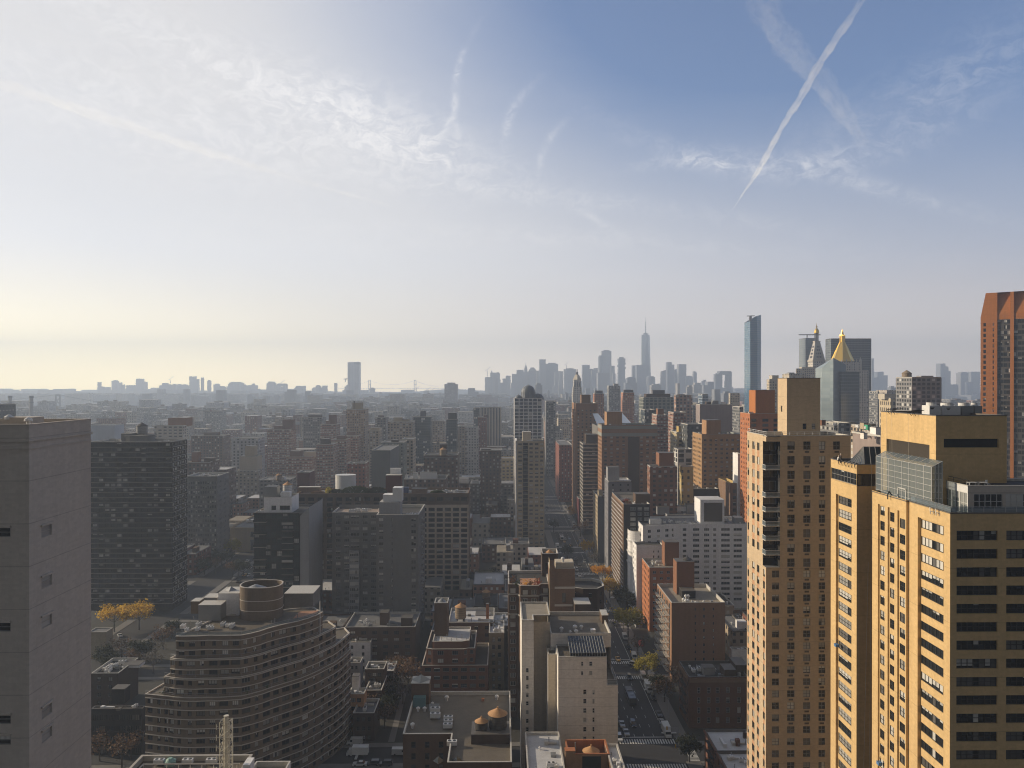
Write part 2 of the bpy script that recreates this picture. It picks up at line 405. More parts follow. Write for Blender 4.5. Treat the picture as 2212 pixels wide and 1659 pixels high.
class Bld:
    def __init__(s, name, label, x0, x1, y0, y1, cat='building', short=None, group=None, foot=True):
        s.x0, s.x1, s.y0, s.y1 = x0, x1, y0, y1
        s.loc = ((x0+x1)/2, (y0+y1)/2, 0)
        s.root = thing(name, label, cat, s.loc, 0, group)
        s.mbs = {}; s.wins = []; s.vmax = 1700; s.parts = []
        if foot: FOOT.append((x0, x1, y0, y1))
        s.short = short
    def mb(s, part, mat):
        return s.mbs.setdefault((part, mat), MB())
    def part(s, name, mb, mats, parent=None, smooth=False):
        return link(name, mb.mesh(name, mats, s.loc, smooth), parent or s.root)
    def inst(s, name, me, loc, rz=0.0):
        return link(name, me, s.root, (loc[0]-s.loc[0], loc[1]-s.loc[1], loc[2]), rz)
    def face(s, side):
        return {'F': ((s.x0, s.y0), (s.x1, s.y0)), 'R': ((s.x1, s.y0), (s.x1, s.y1)), 'L': ((s.x0, s.y1), (s.x0, s.y0)), 'B': ((s.x1, s.y1), (s.x0, s.y1))}[side]
    def fac(s, P, Q, z0, z1, cols=(), rows=(), mat='brown_brick', rec=.22, pane=(1, True, 'frame_dark', 'glass'), off=0.0,
            u0=None, u1=None, span=None, part='wall'):
        """one wall plane with real openings; cols in metres along P->Q, rows in heights"""
        P = Vector((P[0], P[1])); Q = Vector((Q[0], Q[1])); W = (Q-P).length; u = (Q-P)/W; n = Vector((u.y, -u.x))
        a0 = 0.0 if u0 is None else u0; a1 = W if u1 is None else u1
        m = s.mb(part, mat); sp = s.mb('spandrel', span) if span else m
        def pt(a, d, z): p = P + u*a - n*(off+d); return (p.x, p.y, z)
        def rect(mm, a, b, c, d): mm.q(pt(a, 0, c), pt(b, 0, c), pt(b, 0, d), pt(a, 0, d))
        cols = sorted((max(a, a0), min(b, a1)) for a, b in cols if b > a0 and a < a1)
        rows = sorted((c, d) for c, d in rows if c >= z0 and d <= z1)
        if not cols or not rows:
            rect(m, a0, a1, z0, z1); return
        k = a0; th = atan2(u.y, u.x)
        for ci, (a, b) in enumerate(cols):
            if a > k: rect(m, k, a, z0, z1)
            z = z0
            for ri, (c, d) in enumerate(rows):
                if c > z: rect(sp if (span and z > z0) else m, a, b, z, c)
                m.q(pt(a, 0, c), pt(a, rec, c), pt(a, rec, d), pt(a, 0, d)); m.q(pt(b, 0, c), pt(b, 0, d), pt(b, rec, d), pt(b, rec, c))
                m.q(pt(a, 0, d), pt(a, rec, d), pt(b, rec, d), pt(b, 0, d)); m.q(pt(a, 0, c), pt(b, 0, c), pt(b, rec, c), pt(a, rec, c))
                if pane:
                    s.wins.append((b-a, d-c, pane, pt(a, rec, c), th, tuple(n)))
                z = d
            rect(m, a, b, z, z1); k = b
        if k < a1: rect(m, k, a1, z0, z1)
    def walls(s, z0, z1, mat, sides='FLRB', part='wall'):
        for c in sides:
            P, Q = s.face(c); s.fac(P, Q, z0, z1, mat=mat, part=part)
    def roof(s, z, poly=None, par=1.0, mat='tar_roof', cop='coping', th=.3, over=.05):
        poly = poly or [(s.x0, s.y0), (s.x1, s.y0), (s.x1, s.y1), (s.x0, s.y1)]
        inn = offset_poly(poly, th); out = offset_poly(poly, -over); m = MB(); n = len(poly)
        m.v += [(x, y, z-par) for x, y in inn]; m.f.append(tuple(range(n))); m.mi.append(0)
        for i in range(n):
            j = (i+1) % n; a, b = inn[i], inn[j]; c, d = out[i], out[j]
            if par > .05: m.q((*a, z-par), (*b, z-par), (*b, z+.1), (*a, z+.1), 1)
            m.q((*c, z+.1), (*d, z+.1), (*b, z+.1), (*a, z+.1), 1)
            m.q((*c, z-.06), (*d, z-.06), (*d, z+.1), (*c, z+.1), 1)
        return s.part('roof', m, [mat, cop])
    def bands(s, segs, zs, mat='band_white', h=.22, d=.10):
        m = s.mb('slab_band', mat)
        for P, Q in segs:
            P = Vector(P); Q = Vector(Q); u = (Q-P).normalized(); n = Vector((u.y, -u.x))
            a = P + n*d; b = Q + n*d
            for z in zs:
                m.q((a.x, a.y, z), (b.x, b.y, z), (b.x, b.y, z+h), (a.x, a.y, z+h))
                m.q((a.x, a.y, z+h), (b.x, b.y, z+h), (Q.x, Q.y, z+h), (P.x, P.y, z+h))
                m.q((a.x, a.y, z), (b.x, b.y, z), (Q.x, Q.y, z), (P.x, P.y, z))
    def box(s, part, x0, x1, y0, y1, z0, z1, mat, parent=None, cop=None):
        m = MB(); m.box(x0, x1, y0, y1, z0, z1, 0, False)
        if cop: m.box(x0-.08, x1+.08, y0-.08, y1+.08, z1, z1+.14, 1)
        return s.part(part, m, [mat] + ([cop] if cop else []), parent)
    # ---- roof furniture
    def ac(s, x, y, z, rz=0.0, big=1.0):
        def mk():
            m = MB(); m.box(-1.3, 1.3, -.6, .6, .35, 1.5, 0)
            for k in (-.62, .62): m.cyl(k, 0, 1.5, 1.56, .42, 12, mi=1)
            for a in (-1.1, 1.1):
                for b in (-.45, .45): m.box(a-.06, a+.06, b-.06, b+.06, 0, .36, 1)
            return m.mesh('air_conditioner', ['white_metal', 'black_metal'])
        o = s.inst('air_conditioner', shared('ac', mk), (x, y, z), rz); o.scale = (big, big, big); return o
    def vent(s, x, y, z, sc=1.0):
        def mk():
            m = MB(); m.cyl(0, 0, 0, .8, .28, 10); m.cyl(0, 0, .8, 1.1, .55, 12, .5); m.cyl(0, 0, 1.1, 1.35, .5, 12, .12); return m.mesh('vent', ['white_metal'])
        o = s.inst('vent', shared('vent', mk), (x, y, z)); o.scale = (sc, sc, sc); return o
    def pipe(s, x, y, z, h=1.6):
        def mk():
            m = MB(); m.cyl(0, 0, 0, 1, .11, 8); m.cyl(0, 0, .96, 1.04, .17, 8); return m.mesh('vent_pipe', ['grey_metal'])
        o = s.inst('vent_pipe', shared('pipe', mk), (x, y, z)); o.scale = (1, 1, h); return o
    def tank(s, x, y, z, r=2.0, h=3.4, leg=1.5, cone='tank_cone', body='tank_wood'):
        m = MB(); z0 = z+leg
        m.cyl(x, y, z0, z0+h, r, 20)
        for k in range(5): zz = z0+h*(k+.5)/5; m.cyl(x, y, zz-.04, zz+.04, r+.03, 20, mi=1)
        if leg > .2:
            for k in range(4):
                a = pi/4+k*pi/2; m.bar((x+r*.75*cos(a), y+r*.75*sin(a), z), (x+r*.75*cos(a), y+r*.75*sin(a), z0), .13, 1)
            m.box(x-r*.85, x+r*.85, y-r*.85, y+r*.85, z0-.2, z0, 1)
        o = s.part('water_tank', m, [body, 'black_metal'], smooth=False)
        c = MB(); c.cyl(x, y, z0+h, z0+h+r*.62, r*1.1, 20, .12); c.cyl(x, y, z0+h+r*.6, z0+h+r*.6+.35, .22, 8)
        s.part('tank_roof', c, [cone], o)
        return o
    def clutter(s, x0, x1, y0, y1, z, n=6, units=2):
        rr = random.Random(int(x0*7+y0*13+z))
        for k in range(n):
            x = rr.uniform(x0, x1); y = rr.uniform(y0, y1)
            if k % 3 == 0: s.vent(x, y, z, rr.uniform(.6, 1.1))
            else: s.pipe(x, y, z, rr.uniform(.7, 2.0))
        for k in range(1+n//4):
            m = MB(); a, c = rr.uniform(x0, x1), rr.uniform(y0, y1); L = rr.uniform(1.5, 5)
            if k % 2: m.box(a-.35, a+.35, c, min(c+L, y1), z+.25, z+.8); m.box(a-.5, a+.5, c-.5, c+.4, z, z+1.1)
            else: m.box(a, min(a+L, x1), c-.3, c+.3, z+.2, z+.7); m.box(a-.6, a+.5, c-.6, c+.6, z, z+.95)
            s.part('duct', m, [rr.choice(['grey_metal', 'white_metal', 'coping'])])
        m = MB(); a, c = rr.uniform(x0, x1), rr.uniform(y0, y1); m.box(a-.7, a+.7, c-.9, c+.9, z, z+.6); s.part('roof_hatch', m, [rr.choice(['grey_metal', 'coping_dark', 'white_metal'])])
        for k in range(units):
            s.ac(rr.uniform(x0+1, x1-1), rr.uniform(y0+1, y1-1), z, rr.choice((0, pi/2)), rr.uniform(.7, 1.1))
    def railing(s, pts, z, h=1.1, mat='grey_metal', glass=None, step=1.8, name='railing'):
        m = MB(); g = MB()
        for (a, b) in zip(pts[:-1], pts[1:]):
            A = Vector((*a, z)); B = Vector((*b, z)); L = (B-A).length; k = max(1, int(L/step))
            for i in range(k+1):
                p = A.lerp(B, i/k); m.bar(p, p+Vector((0, 0, h)), .04)
            m.bar(A+Vector((0, 0, h)), B+Vector((0, 0, h)), .05); m.bar(A+Vector((0, 0, h*.5)), B+Vector((0, 0, h*.5)), .025)
            if glass: g.q((*a, z+.1), (*b, z+.1), (*b, z+h-.08), (*a, z+h-.08))
        o = s.part(name, m, [mat])
        if glass: s.part('railing_panel', g, [glass], o)
        return o
    def balcony(s, P, th, w=3.0, d=1.4, mat='band_white', rail='grey_metal', solid=None):
        def mk():
            m = MB(); m.box(0, w, -d, 0, -.2, 0, 0); t = 1.05
            for a in (0, w):
                for b in (-d,): m.box(a-.04, a+.04, b-.04, b+.04, 0, t, 1)
            m.box(0, w, -d-.03, -d+.03, t-.05, t+.05, 1); m.box(-.03, .03, -d, 0, t-.05, t+.05, 1); m.box(w-.03, w+.03, -d, 0, t-.05, t+.05, 1)
            if solid: m.box(.03, w-.03, -d-.02, -d+.02, .08, t-.08, 2); m.box(-.02, .02, -d, 0, .08, t-.08, 2); m.box(w-.02, w+.02, -d, 0, .08, t-.08, 2)
            else:
                k = int(w/.35)
                for i in range(1, k): m.box(w*i/k-.015, w*i/k+.015, -d-.015, -d+.015, 0, t, 1, False)
            return m.mesh('balcony', [mat, rail] + ([solid] if solid else []))
        return s.inst('balcony', shared(('bal', round(w, 1), round(d, 1), mat, rail, solid), mk), P, th)
    def finish(s, cap=100):
        for (part, mat), m in s.mbs.items(): s.part(part, m, [mat])
        sc = []
        for w in s.wins:
            px, py, d = PROJ(*w[3]); c = max(0.0, -(w[5][0]*w[3][0]+w[5][1]*w[3][1]))/sqrt(w[3][0]**2+w[3][1]**2)
            ok = -10 < px < 2222 and -10 < py < min(1670, s.vmax)
            sc.append((-(w[0]*w[1]*c/d/d)*(1.0 if ok else 1e-4), len(sc), w))
        sc.sort()
        rest = {}
        for i, (_, _, (w, h, pn, p, th, n)) in enumerate(sc):
            if i < cap: s.inst('window', pane_mesh(w, h, *pn), p, th)
            else: rest.setdefault(pn, []).append((w, h, p, th))
        for pn, L in rest.items():
            m = MB()
            for wi, (w, h, p, th) in enumerate(L, 1):
                ux, uy = cos(th), sin(th); k = pn[0]+1
                def P(a, z, d=0.0): return (p[0]+ux*a+uy*d, p[1]+uy*a-ux*d, p[2]+z)
                for i in range(k):
                    a = w*i/k; b = w*(i+1)/k; m.q(P(a, 0), P(b, 0), P(b, h), P(a, h), 0, wi)
                if k > 1:
                    for i in range(1, k): a = w*i/k; m.q(P(a-.05, 0, .05), P(a+.05, 0, .05), P(a+.05, h, .05), P(a-.05, h, .05), 1)
                if pn[1]: m.q(P(0, h*.46, .045), P(w, h*.46, .045), P(w, h*.54, .045), P(0, h*.54, .045), 1)
            o = s.part('window', m, [pn[3], pn[2]]); o['kind'] = 'stuff'
        if s.short:
            px, py, d = PROJ((s.x0+s.x1)/2, s.y0, 60); MARKS.append((px, d, s.short))
        return s.root
def ev(W, n, w, m=0.0):
    """n openings of width w spread evenly over a wall of width W with end margins m"""
    g = (W-2*m)/n
    return [(m+g*(i+.5)-w/2, m+g*(i+.5)+w/2) for i in range(n)]
def rw(ztop, zbot, fh, wh, off=1.2):
    """window rows from the roof down"""
    out = []; z = ztop-off
    while z-wh > zbot: out.append((z-wh, z)); z -= fh
    return out
# ------------------------------------------------------------------ generic tower measured from the photograph
def tower(name, label, L, R, top, D, S=None, dep=24.0, mat='brown_brick', smat=None, f=None, sd=None, roof='tar_roof', cop='coping', par=1.0,
          fh=3.0, band=None, short=None, group=None, vmax=1700, cap=100, bulk=(), tanks=(), clut=4, pattern=None, zb=0.0, fin=True, foot=True):
    x0, x1 = X_(L, D), X_(R, D)
    if S is None:
        if x0 > 0: x0 = X_(L, D+dep)
        elif x1 < 0: x1 = X_(R, D+dep)
    else: dep = (x0/T_(S) if S < L else x1/T_(S)) - D
    z = Z_(top, D, (L+R)/2)
    b = Bld(name, label, x0, x1, D, D+dep, short=short, group=group, foot=foot)
    b.vmax = vmax; b.z = z
    side = 'L' if x0 > 0 else 'R'
    if pattern:
        m = MB(); m.box(x0, x1, D, D+dep, 0, z-.01, 0, False)
        b.part('wall', m, [pat(**pattern)])
        b.roof(z+.1 if par < .1 else z+.6, par=max(par-.4, .3), mat=roof, cop=cop)
    else:
        def go(c, spec, mt):
            P, Q = b.face(c); W = (Vector(Q)-Vector(P)).length
            if not spec: b.fac(P, Q, zb, z, mat=mt); return
            w = spec.get('w', 1.4); m = spec.get('m', .8)
            n = spec.get('n') or max(1, int((W-2*m)/spec.get('sp', 3.6)))
            cols = spec.get('cols') or ev(W, n, w, m)
            if spec.get('pxcols'):
                if c == 'F': cols = [(X_(a, D)-x0, X_(e, D)-x0) for a, e in spec['pxcols']]
                else: cols = [tuple(sorted((abs(P[0]/T_(a)-P[1]), abs(P[0]/T_(e)-P[1])))) for a, e in spec['pxcols']]
            rows = rw(z-spec.get('topoff', 0), max(zb, spec.get('zmin', 0)), spec.get('fh', fh), spec.get('h', 1.6), spec.get('off', 1.4))
            b.fac(P, Q, zb, z, cols, rows, mt, spec.get('rec', .2), spec.get('pane', (1, True, 'frame_dark', 'glass')), span=spec.get('span'))
        go('F', f, mat); go(side, sd, smat or mat)
        b.walls(zb, z, mat, 'B' + ('R' if side == 'L' else 'L'))
        if band:
            zs = [z-band.get('off', .3)-k*fh for k in range(int((z-zb)/fh))]
            b.bands([b.face('F'), b.face(side)], zs, band.get('mat', 'band_white'), band.get('h', .25), band.get('d', .12))
        b.roof(z, par=par, mat=roof, cop=cop)
    zr = z-par
    for (l, r, t, off, dp, mt) in bulk:          # roof boxes: px left, px right, px top, metres behind the front, depth, material
        Db = D+off
        b.box('bulkhead', X_(l, Db), X_(r, Db), Db, Db+dp, zr, Z_(t, Db, l), mt, cop='coping_dark')
    for (c, t, off, r, h) in tanks:
        b.tank(X_(c, D+off), D+off, zr, r, h, 1.2)
    if clut and D < 700:
        b.clutter(x0+1.5, x1-1.5, D+2, D+min(dep, 30)-2, zr, clut, max(0, clut//3))
    if fin: b.finish(cap)
    return b
DP = (1, True, 'frame_dark', 'glass'); DB = (1, True, 'frame_grey', 'glass_blind'); D1 = (0, True, 'frame_dark', 'glass')
W1 = (0, True, 'frame_white', 'glass'); W2 = (1, False, 'frame_white', 'glass_blind'); S3 = (2, False, 'frame_dark', 'glass'); S6 = (6, False, 'frame_dark', 'glass')

# ================================================================== right foreground: the yellow brick apartment complex
def yellow_complex():
    Dn = 123.0; xa = X_(2053, Dn); z = Z_(1109, Dn, 2053)
    yl = lambda px, x=xa: x/T_(px)
    y1 = yl(1964); y2 = yl(1890); yb0 = yl(1851); yb1 = yl(1795)
    b = Bld('apartment_tower', 'sunlit yellow brick tower with a rooftop greenhouse, nearest at the right edge', xa, xa+46, Dn, y2, short='sunlit yellow brick tower')
    pw = (6, False, 'frame_dark', 'glass_blind'); pn = (1, True, 'frame_dark', 'glass_blind')
    # near bay: one wide recessed column of strip windows
    P, Q = (xa, y1), (xa, Dn)
    W = y1-Dn; ca = y1-yl(1983); cb = y1-yl(2039)
    b.fac(P, Q, 0, z, [(ca, cb)], [(0, z-2.3)], 'yellow_brick', .55, None)
    b.fac(P, Q, 0, z-2.3, [(ca+.1, cb-.1)], rw(z-2.3, 1, 2.97, 1.55, .35), 'yellow_brick', .16, pw, off=.55, u0=ca, u1=cb)
    # second bay stands a little proud, three slim recessed columns
    xp = xa-.5; W2_ = y2-y1
    P2, Q2 = (xp, y2), (xp, y1)
    cols = [(y2-yl(1897, xp), y2-yl(1911.5, xp)), (y2-yl(1918, xp), y2-yl(1932.5, xp)), (y2-yl(1939, xp), y2-yl(1956, xp))]
    b.fac(P2, Q2, 0, z+.2, cols, [(0, z-2.1)], 'yellow_brick', .3, None)
    for i, (a, c) in enumerate(cols):
        b.fac(P2, Q2, 0, z-2.1, [(a+.3, c-.08)], rw(z-2.1, 1, 2.86, 1.75, .3+.55*i), 'yellow_brick', .14, pn, off=.3, u0=a, u1=c)
    b.fac((xp, y1), (xa, y1), 0, z+.2, mat='yellow_brick'); b.fac((xa+8, y2), (xp, y2), 0, z+.2, mat='yellow_brick')
    # shaded front towards the camera: wide dark strip windows between broad piers
    rows = rw(z, 1, 2.99, 1.62, 2.85)
    f0 = X_(2067, Dn)-xa; f1 = X_(2156, Dn)-xa; f2 = X_(2174.5, Dn)-xa
    fw = f1-f0
    b.fac((xa, Dn), (xa+46, Dn), 0, z, [(f0, f1), (f2, f2+fw), (f2+fw+1.4, f2+2*fw+1.4), (f2+2*fw+4.4, f2+3*fw+4.4)], rows, 'yellow_brick', .35, (6, True, 'frame_dark', 'glass_dark'))
    b.walls(0, z, 'yellow_brick', 'RB')
    b.roof(z, [(xa, Dn), (xa+46, Dn), (xa+46, y2), (xp, y2), (xp, y1), (xa, y1)], .9, 'tar_roof', 'coping_dark')
    zr = z-.9
    # penthouse block with louvres
    x5 = 76.0; yn = x5/T_(2022); yf = x5/T_(1903); x6 = X_(2175, yn); zt = Z_(898, yn, 2022)
    u = lambda px: yf-x5/T_(px)
    b.fac((x5, yf), (x5, yn), zr, zt, [(u(1915), u(2008))], [(zt-8.6, zt-5.3)], 'yellow_brick', .35, None, part='penthouse')
    m = MB(); a, c = yf-u(1915), yf-u(2008)
    for k in range(22):
        zz = zt-8.6+3.3*k/22; m.q((x5+.3, a, zz), (x5+.3, c, zz), (x5+.15, c, zz+.1), (x5+.15, a, zz+.1))
    m.q((x5+.34, a, zt-8.6), (x5+.34, c, zt-8.6), (x5+.34, c, zt-5.3), (x5+.34, a, zt-5.3)); b.part('louvre', m, ['louvre'])
    l0 = X_(2039, yn)-x5; l1 = X_(2158, yn)-x5; zl0, zl1 = Z_(967, yn, 2100), Z_(948, yn, 2100)
    b.fac((x5, yn), (x6, yn), zr, zt, [(l0, l1)], [(zl0, zl1)], 'yellow_brick', .4, None, part='penthouse')
    m = MB(); m.q((x5+l0, yn+.4, zl0), (x5+l1, yn+.4, zl0), (x5+l1, yn+.4, zl1), (x5+l0, yn+.4, zl1)); b.part('louvre', m, ['black_metal'])
    b.fac((x6, yn), (x6, yf), zr, zt, mat='yellow_brick', part='penthouse'); b.fac((x6, yf), (x5, yf), zr, zt, mat='yellow_brick', part='penthouse')
    b.roof(zt, [(x5, yn), (x6, yn), (x6, yf), (x5, yf)], .5, 'tar_roof', 'coping_dark')
    # four drum cooling towers on their white casings, dark marks on two of them
    for i, (l, r, t) in enumerate([(2008, 2032, 876), (2035, 2075, 877), (2078, 2103, 877), (2106, 2122, 877)]):
        yy = yn+9+i*.4; q0, q1 = X_(l, yy), X_(r, yy); zt2 = Z_(t, yy, 2050); zb2 = zt-.5
        m = MB(); m.box(q0, q1, yy, yy+2.6, zb2, zt2, 0); m.box(q0-.05, q1+.05, yy-.05, yy-.01, zb2+.1, zb2+.25, 1)
        o = b.part('cooling_unit', m, ['white_metal' if i < 2 else 'grey_metal', 'grey_metal'])
        d = MB(); d.cyl((q0+q1)/2, yy+1.3, zt2, zt2+.55, min(1.15, (q1-q0)*.42), 18); d.cyl((q0+q1)/2, yy+1.3, zt2+.56, zt2+.58, min(1.0, (q1-q0)*.36), 18, mi=1)
        b.part('fan_drum', d, ['white_metal', 'black_metal'], o)
        if i < 2:
            e = MB(); cx = q0+(.5 if i == 0 else 1.2); zc = zt2-.55
            e.box(cx-.42, cx+.42, yy-.03, yy-.012, zc+.14, zc+.22, 0)
            n = 9; e.v += [(cx+.36*cos(pi+pi*k/n), yy-.025, zc+.06+.22*sin(pi+pi*k/n)) for k in range(n+1)]; e.f.append(tuple(range(len(e.v)-n-1, len(e.v)))); e.mi.append(0)
            b.part('emblem', e, ['black_metal'], o)
    m = MB()
    for yy in (yf-4, yf-6, yf-12, yf-13.5):
        m = MB(); m.bar((x5-.9, yy, zt+.5), (x5+1.2, yy, zt+.75), .07); m.bar((x5-.9, yy, zt+.5), (x5-.3, yy, zt-.35), .05); m.bar((x5-.9, yy, zt+.5), (x5-1.0, yy, zt-.1), .05)
        b.part('davit_arm', m, ['black_metal'])
    m = MB()
    for k, yy in enumerate((yf-4, yf-6, yf-12)): m.bar((x5-.95, yy, zt+.45), (x5-1.3, yy-1.2+.2*k, zr+5), .018)
    b.part('hanging_rope', m, ['steel_pale'])
    # greenhouse leaning on the penthouse
    gx = xp+1.5; g0 = gx/T_(2013); g1 = gx/T_(1893); zg0 = zr+.02; zg1 = Z_(985, g1, 1893)
    fr = MB(); gl = MB(); ny = 8; nz = 7
    for i in range(ny+1):
        y = g0+(g1-g0)*i/ny; fr.box(gx-.05, gx+.05, y-.05, y+.05, zg0, zg1); fr.bar((gx, y, zg1), (x5-.02, y, zg1+1.0), .06)
    for j in range(nz+1):
        zz = zg0+(zg1-zg0)*j/nz; fr.box(gx-.04, gx+.04, g0, g1, zz-.03, zz+.03)
    for j in range(nz+1):
        zz = zg0+(zg1-zg0)*j/nz; fr.box(gx, x5, g0-.06, g0+.06, zz-.04, zz+.04)
    for i in range(4): xx = gx+(x5-gx)*i/3.2; fr.box(xx-.06, xx+.06, g0-.06, g0+.06, zg0, zg1+.3*i)
    fr.box(gx-.12, gx-.02, g0+8.2, g0+8.4, zg0, zg0+2.6); fr.box(gx-.12, gx-.02, g0+11, g0+11.2, zg0, zg0+2.6); fr.box(gx-.12, gx-.02, g0+8.2, g0+11.2, zg0+2.5, zg0+2.7)
    gh = b.part('greenhouse', fr, ['frame_white'])
    gl.q((gx, g1, zg0), (gx, g0, zg0), (gx, g0, zg1), (gx, g1, zg1)); gl.q((gx, g0, zg0), (x5, g0, zg0), (x5, g0, zg1+1), (gx, g0, zg1))
    gl.q((gx, g1, zg1), (gx, g0, zg1), (x5-.02, g0, zg1+1.0), (x5-.02, g1, zg1+1.0)); b.part('glazing', gl, ['greenhouse_glass'], gh)
    m = MB()
    for k in range(5): m = MB(); m.box(gx+.6, gx+1.3, g0+2+k*3.3, g0+3.4+k*3.3, zg0, zg0+.9+.3*(k % 2)); b.part('furniture', m, ['steel_pale'], gh)
    # low glazed pavilion in front of it
    pxn = X_(2091, 126.0); pyf = pxn/T_(2023); zp = Z_(1050, 126, 2091)
    n = 5; W = pyf-126
    b.fac((pxn, pyf), (pxn, 126), zr, zp, ev(W, 4, W/4-.22, .1), [(zr+.15, zp-1.2)], 'white_metal', .12, (1, True, 'frame_white', 'glass_pale'), part='pavilion')
    b.fac((pxn, 126), (pxn+22, 126), zr, zp, [(1.0+k*5.4, 5.9+k*5.4) for k in range(4)], [(zr+1.0, zp-1.3)], 'grey_concrete', .15, (4, True, 'frame_white', 'glass_dark'), part='pavilion')
    b.fac((pxn+22, pyf), (pxn, pyf), zr, zp, mat='grey_concrete', part='pavilion')
    b.roof(zp, [(pxn, 126), (pxn+22, 126), (pxn+22, pyf), (pxn, pyf)], .35, 'tar_roof', 'coping')
    b.railing([(xa+.3, y1), (xa+.3, Dn+.3), (xa+22, Dn+.3)], z, 1.0, 'grey_metal', 'greenhouse_glass')
    b.railing([(pxn+.4, 135), (pxn+.4, 126.4)], zp, .9, 'black_metal')
    m = MB(); m.bar((xp-.05, y1+6.0, z+.9), (xp-.5, y1+5.6, z+.4), .12); m.bar((xp-.5, y1+5.6, z+.4), (xp-.55, y1+5.5, z-.5), .12); m.bar((xp-.05, y1+6, z+.9), (xp+.6, y1+6.2, z+.2), .12)
    b.part('hose', m, ['black_metal'])
    b.zp = zp; b.px0 = pxn
    b.finish(110)
    # furniture standing on the pavilion roof and terrace
    def table(x, y, zz, lab):
        t = thing('garden_table', lab, 'table', (x, y, zz))
        m = MB(); m.box(-.9, .9, -.45, .45, .68, .74); link('table_top', m.mesh('table_top', ['plastic_white']), t)
        for a in (-.8, .8):
            for c in (-.35, .35):
                m = MB(); m.box(a-.05, a+.05, c-.05, c+.05, 0, .68); link('leg', m.mesh('leg', ['plastic_white']), t)
    def chair(x, y, zz, rz, lab):
        t = thing('garden_chair', lab, 'chair', (x, y, zz), rz)
        m = MB(); m.box(-.27, .27, -.27, .27, .4, .46); link('seat', m.mesh('seat', ['plastic_white']), t)
        m = MB()
        for k in range(4): m.box(-.25+k*.14, -.17+k*.14, .24, .3, .46, 1.0)
        m.box(-.27, .27, .235, .305, 1.0, 1.08); link('backrest', m.mesh('backrest', ['plastic_white']), t)
        for a in (-.23, .23):
            for c in (-.23, .23):
                m = MB(); m.box(a-.04, a+.04, c-.04, c+.04, 0, .4); link('leg', m.mesh('leg', ['plastic_white']), t)
    zz = zp-.35
    table(X_(2102, 128), 128, zz, 'white garden table on the dark roof of the glazed pavilion, on the left'); table(X_(2120, 128), 128, zz, 'white garden table next to the white chair on the pavilion roof')
    chair(X_(2134, 128), 128, zz, .3, 'white slatted garden chair at the right end of the tables on the pavilion roof')
    chair(X_(2030, 127.6)-1.2, 127.8, zr, 1.2, 'white garden chair on the terrace below the greenhouse corner, left of its twin'); chair(X_(2040, 126)-1.0, 126.2, zr, 1.2, 'white garden chair on the terrace nearest the pavilion windows')
    # the farther wing, separated by a slot
    zB = Z_(1004, yb0, 1851); 
    w = Bld('apartment_tower', 'slimmer yellow tower with a dark glass band under its roof, behind the greenhouse tower', xa, xa+30, yb0, yb1, short='slim yellow tower')
    P, Q = (xa, yb1), (xa, yb0)
    ca = yb1-yl(1806); cb = yb1-yl(1840)
    zg = zB-1.9; zh = zB-4.4
    W = yb1-yb0
    w.fac(P, Q, zh, zB, [(.15, W-.1)], [(zh+.05, zg)], 'yellow_brick', .25, (7, True, 'frame_grey', 'glass_dark'))
    w.fac(P, Q, 0, zh, [(ca, cb)], [(0, zh-3.0)], 'yellow_brick', .5, None)
    w.fac(P, Q, 0, zh-3.0, [(ca+.25, cb-.1)], rw(zh-3.0, 1, 2.88, 1.75, .3), 'yellow_brick', .15, (4, True, 'frame_dark', 'glass_blind'), off=.5, u0=ca, u1=cb)
    w.fac((xa, yb0), (xa+30, yb0), 0, zh, mat='yellow_brick'); w.fac((xa, yb0), (xa+30, yb0), zg, zB, mat='yellow_brick')
    w.fac((xa, yb0), (xa+30, yb0), zh, zg, [(.2, 8), (8.3, 16)], [(zh+.05, zg-.05)], 'black_metal', .2, (5, False, 'frame_dark', 'glass_dark'))
    w.walls(0, zB, 'yellow_brick', 'RB')
    w.roof(zB, None, .4, 'grey_roof', 'coping_dark')
    # dark glazed hip over the roof room
    rz0 = zB-.4; rx0, rx1 = xa+3.0, xa+13; ry0, ry1 = yb0+3, yb0+10
    m = MB(); cz = rz0+3.6
    m.q((rx0, ry0, rz0), (rx1, ry0, rz0), (rx1, (ry0+ry1)/2, cz), (rx0+1.5, (ry0+ry1)/2, cz)); m.q((rx0, ry1, rz0), (rx0+1.5, (ry0+ry1)/2, cz), (rx1, (ry0+ry1)/2, cz), (rx1, ry1, rz0)); m.t((rx0, ry1, rz0), (rx0, ry0, rz0), (rx0+1.5, (ry0+ry1)/2, cz))
    for k in range(8):
        a = k/7; m.bar((rx0+(rx1-rx0)*a, ry0, rz0), (rx0+1.5+(rx1-rx0-1.5)*a, (ry0+ry1)/2, cz), .09, 1)
        m.bar((rx0, ry0+(ry1-ry0)*a, rz0), (rx0+1.5, (ry0+ry1)/2, cz), .07, 1)
    w.part('skylight', m, ['glass_dark', 'frame_grey'])
    m = MB()
    for k in range(6):
        yy = yb0+.5+k*1.5; m = MB(); m.bar((xa-.3, yy, zB-.1), (xa+.5, yy+.2, zB+.25), .1); m.bar((xa-.3, yy, zB-.1), (xa-.2, yy-.25, zB-.85), .08)
        w.part('rigging_hook', m, ['black_metal'])
    m = MB(); m.bar((xa+2.3, yb0-.2, zB-20), (xa+.8, yb0-.4, 20), .035); m.bar((xa+3.0, yb0-.2, zB), (xa+2.4, yb0-.4, 20), .035); w.part('hanging_rope', m, ['steel_pale'])
    w.finish(100)
